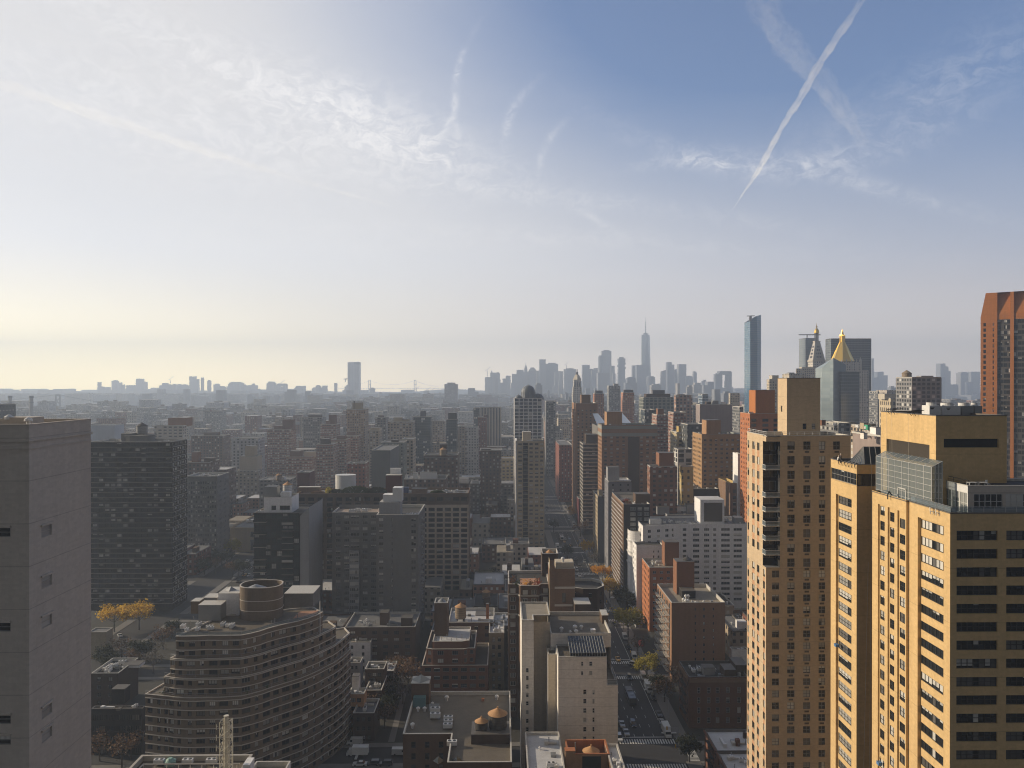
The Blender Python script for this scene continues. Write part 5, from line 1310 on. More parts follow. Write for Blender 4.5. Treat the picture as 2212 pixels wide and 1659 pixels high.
tower('apartment_tower', 'dark tower with pale balcony bands, in front of the tall brown tower', 1253, 1291, 960, 620, dep=26, mat='black_wall', f=dict(sp=4.5, w=2.6, h=1.6, off=1.2, pane=S3), band=dict(mat='band_dull', h=.9, d=.35), roof='grey_roof', clut=3, bulk=((1266, 1291, 939, 8, 12, 'dark_brick'),), short='dark banded tower', vmax=1060)
def big_slab():
    b = tower('apartment_tower', 'wide brown brick slab with a pale top band and white window blinds', 1300, 1420, 918, 590, S=1291.5, mat='mid_brick', smat='mid_brick', f=dict(sp=4.4, w=1.9, h=1.55, m=.6, off=9, fh=2.98, pane=(1, False, 'frame_grey', 'glass_blind')), sd=dict(sp=3.2, w=1.6, h=1.4, off=9, pane=D1), roof='tar_roof', cop='copper_grey', par=1.0, clut=4, fin=False, short='wide brown slab with pale top', bulk=((1311, 1344, 890, 6, 14, 'orange_tan2'),), vmax=1070)
    b.bands([b.face('F'), b.face('L')], [b.z-3.2, b.z-8.8], 'copper_grey', 2.6, .15)
    m = MB(); x0 = b.x0; m.box(X_(1357, 590), X_(1381, 590), 589.0, 589.98, 0, b.z-9.2); b.part('recess_shade', m, ['dark_brick'])  # dark box on the front stands in for a recess in shade
    b.finish(110)

big_slab()

tower('apartment_tower', 'brown slab with an amber sunlit side and pale blinds, left of the orange tower', 1516, 1602, 938, 515, S=1496, mat='amber_brick', smat='amber_brick', f=dict(sp=3.7, w=1.7, h=1.45, m=.5, off=3.4, fh=2.98, pane=(1, False, 'frame_grey', 'glass_blind')), sd=dict(sp=3.0, w=1.5, h=1.4, off=3, pane=DP), roof='tar_roof', cop='copper_grey', clut=5, short='amber sided brown slab', bulk=((1526, 1557, 908, 8, 12, 'orange_tan2'),), vmax=1050)
tower('apartment_tower', 'orange brick tower with a tall square top behind the tan balcony tower', 1620, 1690, 893, 455, S=1599, mat='orange_brick', smat='orange_brick', f=dict(pxcols=((1623, 1634), (1647, 1660), (1671, 1684)), h=1.8, off=3.2, pane=(1, False, 'frame_dark', 'glass_dark')), sd=dict(sp=3.4, w=1.1, h=1.5, off=3, pane=D1), roof='tar_roof', clut=4, short='orange brick tower', bulk=((1632, 1674, 843, 4, 12, 'rust_brick'),), vmax=1120)

glassm('glass_sparse', dark=(.02, .02, .022), mid=(.035, .033, .033), p_mid=.6, p_light=.74, odd_=2.0)
wall('maroon_brown', (.15, .055, .045), var=.1); flat('blue_dull', (.05, .07, .16))
roofm('gravel_pink', (.34, .27, .22), .2)
flat('roof_blue', (.40, .47, .60), .4)
flat('slate_gold', (.35, .26, .12), .5); wall('marble_roof', (.48, .45, .41), var=.08)
wall('limestone_grey', (.5, .46, .41), var=.1)
wall('bronze_grey', (.10, .095, .09), var=.1)
def curtain(name, col, col2, cw, ch, rough=.12):
    m, t, p = _mat(name); pos = t.new('ShaderNodeTexCoord').outputs['Object']; x, y, z = t.sep(pos)[:3]
    u = t.m('ADD', x, t.m('MULTIPLY', y, .7)); fz = t.m('FRACT', t.m('DIVIDE', z, ch)); fu = t.m('FRACT', t.m('DIVIDE', t.m('ADD', u, 900), cw))
    ln = t.m('MAXIMUM', t.m('LESS_THAN', fz, .22), t.m('LESS_THAN', fu, .08))
    wn = t.new('ShaderNodeTexWhiteNoise', noise_dimensions='2D'); t.put(wn.inputs['Vector'], t.comb(t.m('FLOOR', t.m('DIVIDE', u, cw*2)), t.m('FLOOR', t.m('DIVIDE', z, ch)), 0))
    c = t.mix(t.m('MULTIPLY', wn.outputs['Value'], .5), col, col2); c = t.mix(t.m('MULTIPLY', ln, .5), c, (.26, .29, .31))
    t.put(p.inputs['Base Color'], c); p.inputs['Roughness'].default_value = rough; dk = name == 'curtain_black'; p.inputs['Specular IOR Level'].default_value = .2 if dk else .8; p.inputs['Metallic'].default_value = 0 if dk else .25
curtain('curtain_pale', (.22, .28, .31), (.36, .42, .44), 3, 3.8); curtain('curtain_dark', (.07, .085, .095), (.12, .14, .15), 2.4, 3.8); curtain('curtain_blue', (.03, .12, .23), (.05, .18, .30), 3, 4.2, .06); curtain('curtain_black', (.022, .02, .028), (.04, .036, .045), 2.4, 3.8, .2); curtain('curtain_grey', (.16, .19, .22), (.24, .27, .30), 3, 4)
# ================================================================== left and centre middle distance
def bronze_tower():
    D = 418.0; b = tower('apartment_tower', 'dark bronze slab tower with thin pale floor lines and scattered white blinds, left', 196, 371, 954, D, S=404, mat='bronze_wall', f=dict(n=13, w=2.3, h=1.5, m=.6, off=.9, fh=2.76, rec=.15, pane=(2, False, 'frame_dark', 'glass_sparse')), sd=dict(n=6, w=2.1, h=1.55, m=.5, off=.9, fh=2.76, rec=.15, pane=(1, False, 'frame_dark', 'glass_blind')), fh=2.76, band=dict(mat='band_dull', h=.2, d=.3, off=.35), roof='grey_roof', cop='coping', clut=8, fin=False, short='dark bronze slab tower')
    zr = b.z-1; x = X_(298, D+10); m = MB(); m.cyl(x, D+12, zr, zr+3.6, 8.0, 28); m.cyl(x, D+12, zr+3.6, zr+4.0, 8.6, 28); b.part('bulkhead', m, ['mid_grey'])
    b.tank(X_(303, D+12), D+14, zr+4, 3.0, 4.2, .6, 'tank_dark', 'grey_metal'); b.box('bulkhead', X_(265, D+8), X_(286, D+8), D+6, D+16, zr, zr+5, 'mid_grey')
    b.vmax = 1330; b.finish(100)
bronze_tower()
tower('office_building', 'grey brown gridded slab with rows of white blinds right of the bronze tower', 400, 468, 1029, 530, S=495, mat='mid_grey', f=dict(n=13, w=1.15, h=1.9, m=.3, off=3.6, fh=3.3, pane=(0, True, 'frame_dark', 'glass_blind')), sd=dict(sp=2.4, w=.8, h=1.5, off=3.6, fh=3.3, pane=D1), roof='grey_roof', cop='coping', clut=6, short='grey gridded slab', vmax=1220)
tower('apartment_tower', 'beige setback tower with glass top storeys behind the grey gridded slab', 509, 558, 1018, 740, S=566, pattern=dict(col=(.30, .27, .23), cw=3.6, ch=3.0, fx=.45, fz=.5), roof='grey_roof', bulk=((517, 555, 986, 4, 16, 'tan_dull'), (529, 549, 964, 7, 10, 'beige_wall')), short='beige setback tower')
def garage():
    D = 560.0; x0, x1 = X_(497, D), X_(575, D); z = 18.0
    b = Bld('parking_garage', 'concrete parking garage with vans parked on its roof, left of the dark glass tower', x0, x1, D, D+130, short='parking garage')
    W = x1-x0; b.fac((x0, D), (x1, D), 0, z, [(W*.55, W*.72), (W*.78, W*.95)], [(1, 9), (11, 15)], 'beige_wall', .8, (3, False, 'frame_grey', 'glass_dark')); b.walls(0, z, 'beige_wall', 'LRB'); b.roof(z, None, 1.0, 'grey_roof', 'beige_wall'); b.finish(10)
    return x0, x1, D, z-1.0
GAR = garage()
def dark_glass():
    D = 372.0; x0, x1 = X_(548, D), X_(646, D); z = Z_(1108, D, 600)
    b = Bld('apartment_tower', 'dark glass apartment tower with balconies and a pale fin wall on its right', x0, X_(668, D), D, D+26, short='dark glass tower with fin wall')
    W = x1-x0; pg = (2, True, 'frame_dark', 'glass_green')
    b.fac((x0, D), (x1, D), 0, z, [(.3+k*W/8, W/8-.1+k*W/8) for k in range(8)], rw(z, 2, 3.05, 2.55, .35), 'black_wall', .1, pg)
    b.walls(0, z, 'black_wall', 'LRB'); b.roof(z, None, .8, 'tar_roof', 'coping_dark')
    for k in range(11):
        zz = z-4.2-k*3.05*1.0
        if k % 2 == 0 or k > 5: b.balcony((x0+.2, D, zz), 0, 6.2, 1.6, 'band_dull', 'frame_dark', 'glass_green')
        b.balcony((X_(610, D), D, zz-1.2), 0, 5.4, 1.6, 'band_dull', 'frame_dark', 'glass_green')
    # pale fin wall with a slanted top
    f0, f1 = X_(648, D-6), X_(667, D-6); m = MB(); za, zb = Z_(1110, D, 650), Z_(1092, D, 668)
    m.v += [(f0, D-6, 0), (f1, D-6, 0), (f1, D-6, zb), (f0, D-6, za), (f0, D+22, 0), (f1, D+22, 0), (f1, D+22, zb), (f0, D+22, za)]
    m.f += [(0, 1, 2, 3), (1, 5, 6, 2), (4, 0, 3, 7), (3, 2, 6, 7), (5, 4, 7, 6)]; m.mi += [0]*5; b.part('fin_wall', m, ['grey_wall'])
    p0, p1 = X_(570, D+5), X_(630, D+5); zp = Z_(1074, D+5, 600)
    b.fac((p0, D+5), (p1, D+5), z-.8, zp, [(X_(586, D+5)-p0, X_(596, D+5)-p0), (X_(604, D+5)-p0, X_(626, D+5)-p0)], [(zp-6.4, zp-4.2)], 'white_brick', .3, S3, part='penthouse'); b.fac((p1, D+5), (p1, D+18), z-.8, zp, mat='white_brick', part='penthouse'); b.fac((p0, D+18), (p0, D+5), z-.8, zp, mat='white_brick', part='penthouse'); b.fac((p1, D+18), (p0, D+18), z-.8, zp, mat='white_brick', part='penthouse')
    b.roof(zp, [(p0, D+5), (p1, D+5), (p1, D+18), (p0, D+18)], .5, 'tar_roof', 'coping')
    b.box('cooling_unit', X_(571, D+6), X_(598, D+6), D+6, D+11, zp-.5, Z_(1052, D+6, 585), 'grey_metal', cop='black_metal'); b.box('cooling_unit', X_(606, D+6), X_(626, D+6), D+6, D+9, zp-.5, Z_(1063, D+6, 615), 'white_brick')
    b.tank(X_(621, D+13), D+13, zp-.5, 2.3, 4.0, 1.6, 'tank_cone', 'white_metal'); b.ac(X_(563, D+3), D+3, z-.8); b.ac(X_(602, D+12), D+12, zp-.5)
    b.vmax = 1255; b.finish(100)
dark_glass()
def waffle():
    D = 440.0; x0, x1 = X_(640, D), X_(1012, D); z = Z_(1066, D, 800)
    b = Bld('apartment_house', 'long brown concrete apartment slab with a waffle grid of windows and a planted roof', x0, x1, D, D+22, short='long waffle slab with roof garden')
    rows = [(c-.05, d) for c, d in rw(z, 2, 3.03, 2.1, 2.3)]
    n1 = int((X_(905, D)-x0)/5.1); W1_ = X_(905, D)-x0; W = x1-x0
    pw = (2, False, 'frame_dark', 'glass_dark')
    b.fac((x0, D), (x1, D), 0, z, ev(W1_, n1, 3.5, .3), rows, 'waffle_brown', .5, pw, u0=0, u1=W1_)
    n2 = 6; b.fac((x0, D), (x1, D), 0, z-6.6, [(W1_+a, W1_+c) for a, c in ev(W-W1_, n2, 3.6, .2)], rows, 'waffle_beige', .5, pw, u0=W1_, u1=W)
    b.fac((x0, D), (x1, D), z-6.6, z, [(W1_+a, W1_+c) for a, c in ev(W-W1_, n2, 3.6, .2)], rows, 'waffle_brown', .5, pw, u0=W1_, u1=W)
    b.walls(0, z, 'waffle_brown', 'LRB'); b.roof(z, None, 1.0, 'grey_roof', 'brown_shaft', .5)
    zr = z-1
    m = MB(); cx = X_(745, D+10); n = 26
    def ov(rx, ry, yy): return [(cx+rx*cos(2*pi*k/n), yy+ry*sin(2*pi*k/n)) for k in range(n)]
    m.prism(ov(6.0, 4.2, D+12), zr, Z_(1027, D+8, 745), 0, False); m.prism(ov(6.1, 4.3, D+12), Z_(1027, D+8, 745)-.3, Z_(1027, D+8, 745), 0); b.part('tank_enclosure', m, ['white_metal'])
    b.box('bulkhead', X_(833, D+11), X_(866, D+11), D+11, D+17, zr, Z_(1027, D+11, 850), 'maroon_brown', cop='coping'); b.box('bulkhead', X_(841, D+14), X_(864, D+14), D+17.1, D+19, zr, Z_(1013, D+14, 850), 'white_brick'); b.box('bulkhead', X_(644, D+10), X_(690, D+10), D+10, D+14, zr, zr+3.2, 'brown_shaft', cop='coping')
    b.box('bulkhead', X_(868, D+6), X_(882, D+6), D+6, D+9, zr, Z_(1053, D+6, 870), 'blue_dull'); b.box('bulkhead', X_(889, D+6), X_(922, D+6), D+6, D+10, zr, zr+2.8, 'brown_shaft', cop='coping_dark')
    rr = random.Random(12)
    for (l, r, h, col) in ((703, 716, 4.2, 'leaf_lime'), (712, 742, 3.0, 'leaf_dark'), (738, 800, 4.6, 'leaf_green'), (795, 835, 4.0, 'leaf_dark'), (930, 960, 2.2, 'leaf_green'), (672, 700, 1.8, 'leaf_brown')):
        c = MB(); xa, xb = X_(l, D+3), X_(r, D+3)
        for i in range(int((xb-xa)*55)):
            x = rr.uniform(xa, xb); e = 1-abs((x-xa)/(xb-xa)*2-1)**3; zz = zr+rr.uniform(0, h)*(.5+.5*e); y = D+3+rr.uniform(-1.2, 1.5); s = rr.uniform(.15, .38)
            c.q((x-s, y, zz-s), (x+s, y+s, zz-s*.4), (x+s*.7, y+s, zz+s), (x-s, y, zz+s*.8))
        b.part('hedge', c, [col])
    b.clutter(X_(930, D), X_(1005, D), D+3, D+15, zr, 10, 3)
    b.vmax = 1290; b.finish(100)
waffle()
def grey_slab():
    D = 370.0; x0, x1 = X_(813, D), X_(904, D); z = Z_(1112, D, 860); yb = x1/T_(918); xl = X_(717, D+14); zl = Z_(1107, D+14, 760)
    b = Bld('apartment_tower', 'plain grey slab tower with a tall white roof box and lower left wing', xl, x1, D, yb, short='plain grey slab tower')
    W = x1-x0
    cols = [(X_(818, D)-x0, X_(828, D)-x0), (X_(845.5, D)-x0, X_(848, D)-x0), (X_(888.5, D)-x0, X_(898, D)-x0)]
    b.fac((x0, D), (x1, D), 0, z, cols, rw(z, 3, 2.95, 1.6, 1.6), 'mid_grey', .2, (1, False, 'frame_grey', 'glass_blind'))
    b.fac((x1, D), (x1, yb), 0, z, ev(yb-D, 7, 1.4, 1), rw(z, 3, 2.95, 1.5, 2), 'mid_grey', .2, D1)
    for k in range(17): b.balcony((x1, D+12, z-4.2-k*2.95), pi/2, 3.5, 1.2, 'band_dull', 'frame_dark')
    b.fac((x0, yb), (x0, D), 0, z, mat='mid_grey'); b.walls(0, z, 'mid_grey', 'B'); b.roof(z, [(x0, D), (x1, D), (x1, yb), (x0, yb)], 1.5, 'tar_roof', 'coping', .5)
    Wl = x0-xl; cl = [(X_(a, D+14)-xl, X_(c, D+14)-xl) for a, c in ((725, 735.5), (743, 754), (757, 776), (783, 794), (801, 812))]
    b.fac((xl, D+14), (x0, D+14), 0, zl, cl, rw(zl, 3, 2.95, 1.6, 1.5), 'mid_grey', .2, (2, False, 'frame_grey', 'glass_blind'))
    m = MB(); q0, q1 = xl+cl[2][0]-.3, xl+cl[2][1]+.3; zb_ = zl-19; m.box(q0, q1, D+12.2, D+13.98, 4, zb_, 0); bw = b.part('bay_window', m, ['grey_wall'])
    for k in range(11):
        zz = zb_-1.0-k*2.95-1.7
        if zz > 6: b.inst('window', pane_mesh(q1-q0-.5, 1.8, 4, False, 'frame_white', 'glass_blind'), (q0+.25, D+12.12, zz))
    b.fac((xl, D+34), (xl, D+14), 0, zl, mat='mid_grey'); b.fac((x0, D+34), (xl, D+34), 0, zl, mat='mid_grey')
    b.roof(zl, [(xl, D+14), (x0, D+14), (x0, D+34), (xl, D+34)], .9, 'gravel_pink', 'coping')
    zr = z-1.5
    a, c = X_(819, D+4), X_(864, D+4); b.box('bulkhead', a, c, D+4, D+13, zr, Z_(1085, D+4, 840), 'grey_wall'); b.box('bulkhead', X_(827, D+6), X_(868, D+6), D+6.2, D+12, Z_(1085, D+4, 840)-.01, Z_(1069, D+6, 850), 'white_metal'); b.box('bulkhead', X_(848, D+6), X_(868, D+6), D+6, D+12.2, Z_(1069, D+6, 850)-.02, Z_(1054, D+6, 858), 'white_metal')
    for k, px in enumerate((760, 772, 786)): b.ac(X_(px, D+19), D+19+k, zl-.9, 0, 1.1)
    b.clutter(X_(872, D), X_(898, D), D+3, D+12, zr, 6, 2); b.clutter(xl+3, x0-3, D+17, D+28, zl-.9, 6, 1)
    b.vmax = 1335; b.finish(110)
grey_slab()
# towers beyond the slabs (pixel columns, roof line, distance); windows patterned: each opening is about a pixel
RB = dict(col=(.25, .12, .085), win=(.05, .045, .045), cw=2.8, ch=2.95, fx=.6, fz=.45, band=(.42, .36, .31), blind=.45)
GY = dict(col=(.20, .20, .20), cw=3.0, ch=3.1, fx=.55, fz=.5); BG = dict(col=(.36, .30, .24), cw=3.4, ch=3.0, fx=.5, fz=.5, blind=.35)
BK = dict(col=(.13, .085, .065), cw=3.2, ch=3.1, fx=.45, fz=.5); TL = dict(col=(.055, .07, .075), win=(.02, .03, .035), cw=2.4, ch=3.2, fx=.8, fz=.7, blind=.12)
RD = dict(col=(.22, .075, .05), cw=3.2, ch=3.1, fx=.4, fz=.45); WH = dict(col=(.48, .47, .45), cw=3.2, ch=3.2, fx=.5, fz=.5); OR = dict(col=(.40, .17, .09), cw=3.2, ch=3.0, fx=.45, fz=.45)
CR = dict(col=(.50, .43, .33), cw=3.0, ch=3.3, fx=.42, fz=.5); YE = dict(col=(.46, .38, .22), cw=4.2, ch=3.3, fx=.55, fz=.5, blind=.2); TN = dict(col=(.38, .27, .19), cw=2.6, ch=3.0, fx=.45, fz=.5)
BL = dict(col=(.17, .15, .14), cw=3.6, ch=3.1, fx=.5, fz=.5, band=(.30, .28, .26))
def T(label, L, R, top, D, S=None, p=GY, name='apartment_tower', dep=24, bulk=(), roof='grey_roof', short=None, cop='coping', **k):
    return tower(name, label, L, R, top, D, S=S, dep=dep, pattern=p, roof=roof, bulk=bulk, short=short, cop=cop, **k)
T('banded red brick tower with red tank house, tallest of the left brick cluster', 577, 640, 928, 900, p=RB, bulk=((592, 612, 920, 4, 10, 'red_brick'), (610, 633, 906, 5, 10, 'red_brick')), short='tallest banded brick tower')
T('banded red brick tower, low and wide, front left of the brick cluster', 617, 685, 988, 800, p=RB, bulk=((626, 650, 975, 5, 10, 'red_brick'), (657, 684, 976, 8, 8, 'cream_grey')))
T('banded red brick tower in the front middle of the brick cluster', 683, 730, 961, 780, p=RB, bulk=((692, 711, 948, 5, 8, 'dark_brick'),))
T('banded red brick tower behind the front middle one, with a square tank house', 715, 757, 951, 840, p=RB, bulk=((727, 745, 941, 5, 8, 'red_brick'),))
T('banded red brick tower rightmost in the cluster before the tall tan tower', 748, 782, 942, 880, p=RB, bulk=((750, 767, 933, 5, 8, 'red_brick'),))
T('banded red brick tower with a tall narrow tank house, beside the tall tan tower', 692, 735, 917, 960, p=RB, bulk=((710, 725, 896, 5, 8, 'red_brick'), (704, 712, 909, 4, 5, 'red_brick')))
T('dark grey tower with a white roof edge behind the brick cluster', 655, 704, 902, 1010, p=GY, bulk=((666, 692, 896, 5, 10, 'dark_brick'),))
T('tall tan brick tower with a square yellow tank house, centre left', 748, 796, 885, 900, p=TN, bulk=((761, 781, 870, 4, 10, 'beige_wall'), (764, 766, 866, 4, 2, 'dark_brick')), short='tall tan tower')
T('tan stepped apartment house just right of the tall tan tower', 795, 826, 930, 860, p=BG, bulk=((800, 820, 924, 4, 8, 'beige_wall'),))
T('dark balcony tower half hidden behind the beige slab', 810, 840, 902, 1000, p=BL, bulk=((817, 828, 897, 4, 6, 'brown_brick'),))
T('beige slab with paired dark windows, left of the dark teal tower', 838, 897, 912, 850, p=BG, bulk=((850, 868, 902, 4, 8, 'beige_wall'), (866, 884, 906, 8, 8, 'beige_wall')), short='beige slab')
T('dark teal tower with a boxy top and scattered lit panes', 893, 934, 901, 950, p=TL, bulk=((908, 919, 888, 4, 8, 'slate_wall'),), short='dark teal tower')
T('slim dark teal glass tower with a black roof block', 964, 989, 907, 900, p=TL, bulk=((968, 986, 892, 3, 10, 'black_wall'),), short='slim dark teal tower')
T('windowless grey slab with a narrow glass side in front of the beige slab', 802, 843, 974, 600, S=862, p=dict(col=(.16, .165, .16), cw=80, ch=80, fx=.01, fz=.01), short='windowless grey slab')
T('green grey apartment house behind the windowless slab', 823, 879, 957, 690, p=dict(col=(.19, .21, .19), cw=4, ch=3, fx=.3, fz=.45), bulk=((845, 860, 950, 4, 6, 'dark_brick'),))
T('beige wing standing behind the green grey apartment house', 868, 898, 950, 720, p=BG)
T('dark brown office block with a pale blue clerestory strip, centre', 915, 992, 984, 600, p=BK, name='office_building', short='brown block with blue strip', bulk=((918, 978, 990, -.4, .3, 'mid_grey'), (950, 965, 960, 8, 8, 'dark_brick')), tanks=((957, 12, 0, 2.6, 4.6),), roof='tar_roof')
T('stone tower with long vertical stripes and a dark green glass edge', 1036, 1083, 881, 1100, p=dict(col=(.42, .37, .31), cw=4.2, ch=90, fx=.4, fz=.94, blind=0), name='office_building', short='vertically striped tower')
T('dark green glass slab attached left of the striped tower', 1023, 1036, 882, 1110, p=TL, name='office_building')
T('red brown tower in front of the striped tower', 1033, 1052, 902, 980, p=RD, bulk=((1045, 1053, 896, 3, 5, 'red_brick'),))
T('pale office tower between the dark teal towers', 934, 962, 910, 1050, p=BG)
T('cream corner tower right of the slim teal tower', 990, 1022, 922, 950, p=BG)
T('light blue grey building behind the red brown tower', 1008, 1034, 925, 900, p=WH)
T('red brown brick house with a flat roof left of the centre tower', 1037, 1083, 974, 680, p=BK, bulk=((1040, 1060, 970, 6, 6, 'dark_brick'),))
T('yellowish gridded apartment house left of the centre tower', 1062, 1110, 992, 790, p=YE, short='yellowish gridded house', roof='grey_roof', cop='mustard_wall')
T('grey apartment house with balcony rows left of the centre tower', 1016, 1110, 1046, 690, p=BL, roof='silver_roof', bulk=((1020, 1034, 1040, 3, 6, 'white_brick'), (1060, 1076, 1041, 5, 4, 'white_brick')), short='grey balcony house', dep=20)
T('red house with a curved white roof shed left of the centre tower', 967, 1014, 1045, 640, p=BK, name='loft_building', roof='silver_roof', bulk=((973, 1012, 1035, 5, 12, 'white_metal'),), dep=20)
T('brown brick block topped by white roof boxes, behind the waffle slab', 873, 968, 1036, 560, p=BK, name='loft_building', roof='grey_roof', bulk=((875, 880, 1026, 3, 3, 'white_metal'), (892, 902, 1022, 3, 4, 'white_metal'), (907, 943, 1021, 3, 5, 'white_metal'), (945, 963, 1028, 3, 5, 'grey_metal')), short='brown block with white roof boxes')
T('maroon brick block left of the white oval tank enclosure', 642, 680, 1022, 560, p=dict(col=(.12, .035, .03), cw=60, ch=60, fx=.01, fz=.01), name='loft_building', dep=16)
T('red brick house with many chimneys between the brick cluster and the windowless slab', 750, 797, 1002, 650, p=RD, name='loft_building', roof='tar_roof', clut=10, dep=18)
T('grey house with a pale roof in front of the low banded tower', 560, 640, 1038, 610, p=GY, name='loft_building', tanks=((602, 6, 1, 2.2, 4),), dep=20, bulk=((590, 614, 1031, 4, 5, 'white_brick'),))
T('white striped office slab behind the beige setback tower', 500, 572, 948, 820, p=dict(col=(.38, .38, .40), cw=4.0, ch=3.4, fx=.45, fz=.6, blind=.2), name='office_building')
T('brown flat topped apartment slab behind the grey gridded slab', 413, 498, 942, 880, p=BK, bulk=((440, 470, 934, 5, 8, 'brown_brick'),))
T('white stepped apartment house with a brick penthouse, sunlit left side, beyond the bronze tower', 340, 402, 920, 760, S=333, p=dict(col=(.52, .48, .42), cw=5, ch=3, fx=.6, fz=.4, blind=.1), bulk=((363, 402, 903, 10, 16, 'orange_brown'),), short='white stepped house')
T('pale blue grey slab rising behind the bronze tower roof', 196, 268, 919, 1000, p=dict(col=(.30, .33, .40), cw=60, ch=60, fx=.01, fz=.01))
T('brown brick house with a pale roof line right of the bronze tower top', 404, 474, 1000, 640, p=BK, bulk=((414, 428, 977, 5, 6, 'orange_brown'), (440, 460, 990, 8, 6, 'brown_brick')))
T('dark brown slab with white roof line behind the grey gridded slab', 451, 510, 1016, 660, p=BK, roof='silver_roof')
T('dark grey tower block at the far left above the concrete tower', -20, 34, 875, 620, p=dict(col=(.12, .12, .12), cw=4, ch=3, fx=.3, fz=.3))
# right of the avenue, farther
T('rounded brick water tower house over a brick balcony block right of the wide slab', 1404, 1463, 1009, 480, S=1398, p=dict(col=(.20, .10, .065), cw=3.6, ch=3.0, fx=.5, fz=.5, blind=.3), bulk=((1424, 1456, 979, 6, 10, 'orange_brown'),), short='brick house with rounded tank house', roof='tar_roof')
T('grey painted house with a gridded tank frame in front of the wide slab', 1306, 1364, 1041, 500, p=dict(col=(.20, .20, .22), cw=5, ch=3.4, fx=.2, fz=.4), bulk=((1313, 1338, 1010, 4, 8, 'grey_wall'),), tanks=((1328, 6, 6, 2.0, 3.0),), roof='silver_roof', dep=18, short='grey house with framed tank')
T('white framed modern office building right of the rounded tank house', 1464, 1497, 972, 560, S=1455, p=dict(col=(.55, .54, .53), win=(.03, .035, .04), cw=5.5, ch=3.6, fx=.72, fz=.8, blind=.12), name='office_building', short='white framed office building')
T('amber stepped building sunlit on its left side behind the white framed office', 1462, 1494, 935, 640, S=1448, p=YE, name='loft_building', bulk=((1466, 1482, 921, 3, 8, 'mustard_wall'),))
T('small mustard yellow house between the rounded tank house and the amber sided slab', 1472, 1498, 1009, 490, S=1468, p=dict(col=(.46, .36, .16), cw=4, ch=4, fx=.35, fz=.45), name='row_house', dep=14)
T('dark grey green loft tower left of the amber sided slab', 1470, 1524, 918, 620, p=dict(col=(.07, .075, .075), cw=4, ch=3.4, fx=.4, fz=.5), name='loft_building')
T('orange brick apartment house with a stubby tower behind the wide slab', 1408, 1443, 897, 700, p=RB, bulk=((1421, 1434, 883, 3, 8, 'orange_brown'),))
T('brown brick apartment house with balconies right of the stubby orange tower', 1443, 1482, 892, 720, p=RB)
T('large blank pinkish wall building with a sunlit yellow side', 1512, 1582, 875, 700, S=1503, p=dict(col=(.30, .255, .245), cw=60, ch=60, fx=.01, fz=.01), name='loft_building', bulk=((1526, 1536, 868, 4, 5, 'dark_brick'), (1540, 1552, 866, 4, 6, 'grey_metal'), (1559, 1568, 869, 4, 5, 'white_brick')), short='blank pinkish wall building')
T('terracotta office tower with a heavy cornice, left of the blank pinkish building', 1460, 1496, 854, 950, S=1456, p=dict(col=(.36, .22, .16), cw=4.5, ch=4.0, fx=.55, fz=.6, blind=.1), name='office_building', bulk=((1466, 1480, 852, 4, 8, 'dark_brick'),), short='terracotta office tower')
T('broad mansard roofed loft building with green window grid and sunlit left edge', 1390, 1455, 859, 900, S=1380, p=dict(col=(.24, .25, .22), win=(.05, .07, .065), cw=5, ch=4, fx=.65, fz=.7, blind=.1), name='loft_building', roof='tar_roof', bulk=((1396, 1448, 851, 4, 14, 'dark_brick'), (1410, 1436, 843, 6, 8, 'slate_wall')), short='mansard roofed loft building')
T('dark low office building with a pale top in front of the mansard loft', 1384, 1414, 886, 780, p=TL, name='office_building')
T('red brick twin tower on the left, with spiky tank house, beyond the avenue', 1284, 1305, 851, 1050, S=1281, p=OR, bulk=((1286, 1302, 844, 3, 10, 'slate_wall'),))
T('red brick twin tower on the right, with a spiky tank house, beyond the wide slab', 1346, 1370, 848, 1050, S=1341, p=OR, bulk=((1348, 1368, 842, 3, 10, 'slate_wall'),), short='right twin tower')
T('blue grey slab tower between the two red brick towers', 1311, 1340, 834, 1400, p=GY, bulk=((1326, 1336, 829, 4, 10, 'grey_wall'),))
T('small grey buildings row top with a dark water tower right of the terracotta tower', 1496, 1512, 872, 900, p=GY, tanks=())
T('dark grey office block right of the blank pinkish building', 1582, 1606, 880, 760, p=GY, name='office_building')
T('blue windowed office block right of the terracotta tower', 1508, 1530, 852, 1100, p=dict(col=(.25, .30, .36), win=(.05, .08, .12), cw=5, ch=4, fx=.85, fz=.6), name='office_building')
T('pale yellow loft tower behind the blank pinkish building', 1577, 1598, 850, 1050, S=1574, p=CR, name='loft_building')
def slanted_roof():
    D = 640.0; b = Bld('sports_hall', 'building with two sloping pale blue metal roofs behind the wide slab', X_(1291, D), X_(1368, D), D, D+40, short='sloping pale blue roofs')
    z = Z_(920, D, 1330); b.walls(0, z, 'mid_grey')
    m = MB(); z2 = Z_(893, D+40, 1340)
    for l, r in ((1291, 1312), (1345, 1368)):
        a, c = X_(l, D), X_(r, D); m.q((a, D-.3, z+.02), (c, D-.3, z+.02), (c-3, D+40, z2), (a+.5, D+40, z2)); m.q((c, D-.3, z), (c, D+40, z), (c-3, D+40, z2), (c, D-.3, z+.02))
        for k in range(5): u = k/4.0; m.bar((a+(c-a)*u, D-.3, z+.2), (a+.5+(c-3-a-.5)*u, D+40, z2+.15), .1)
    b.part('roof', m, ['roof_blue']); b.finish()
slanted_roof()
T('slate tower with white mullions on the left of the avenue beyond the domed tower', 1177, 1200, 868, 1000, p=GY)
T('brick apartment tower in the shade on the avenue, left of the tall brown tower', 1208, 1236, 962, 700+90, S=1200, p=RD)
T('white edged loft tower in the shade behind the brick one on the avenue', 1196, 1216, 932, 1000, S=1190, p=WH, bulk=((1200, 1210, 921, 3, 6, 'grey_wall'),))
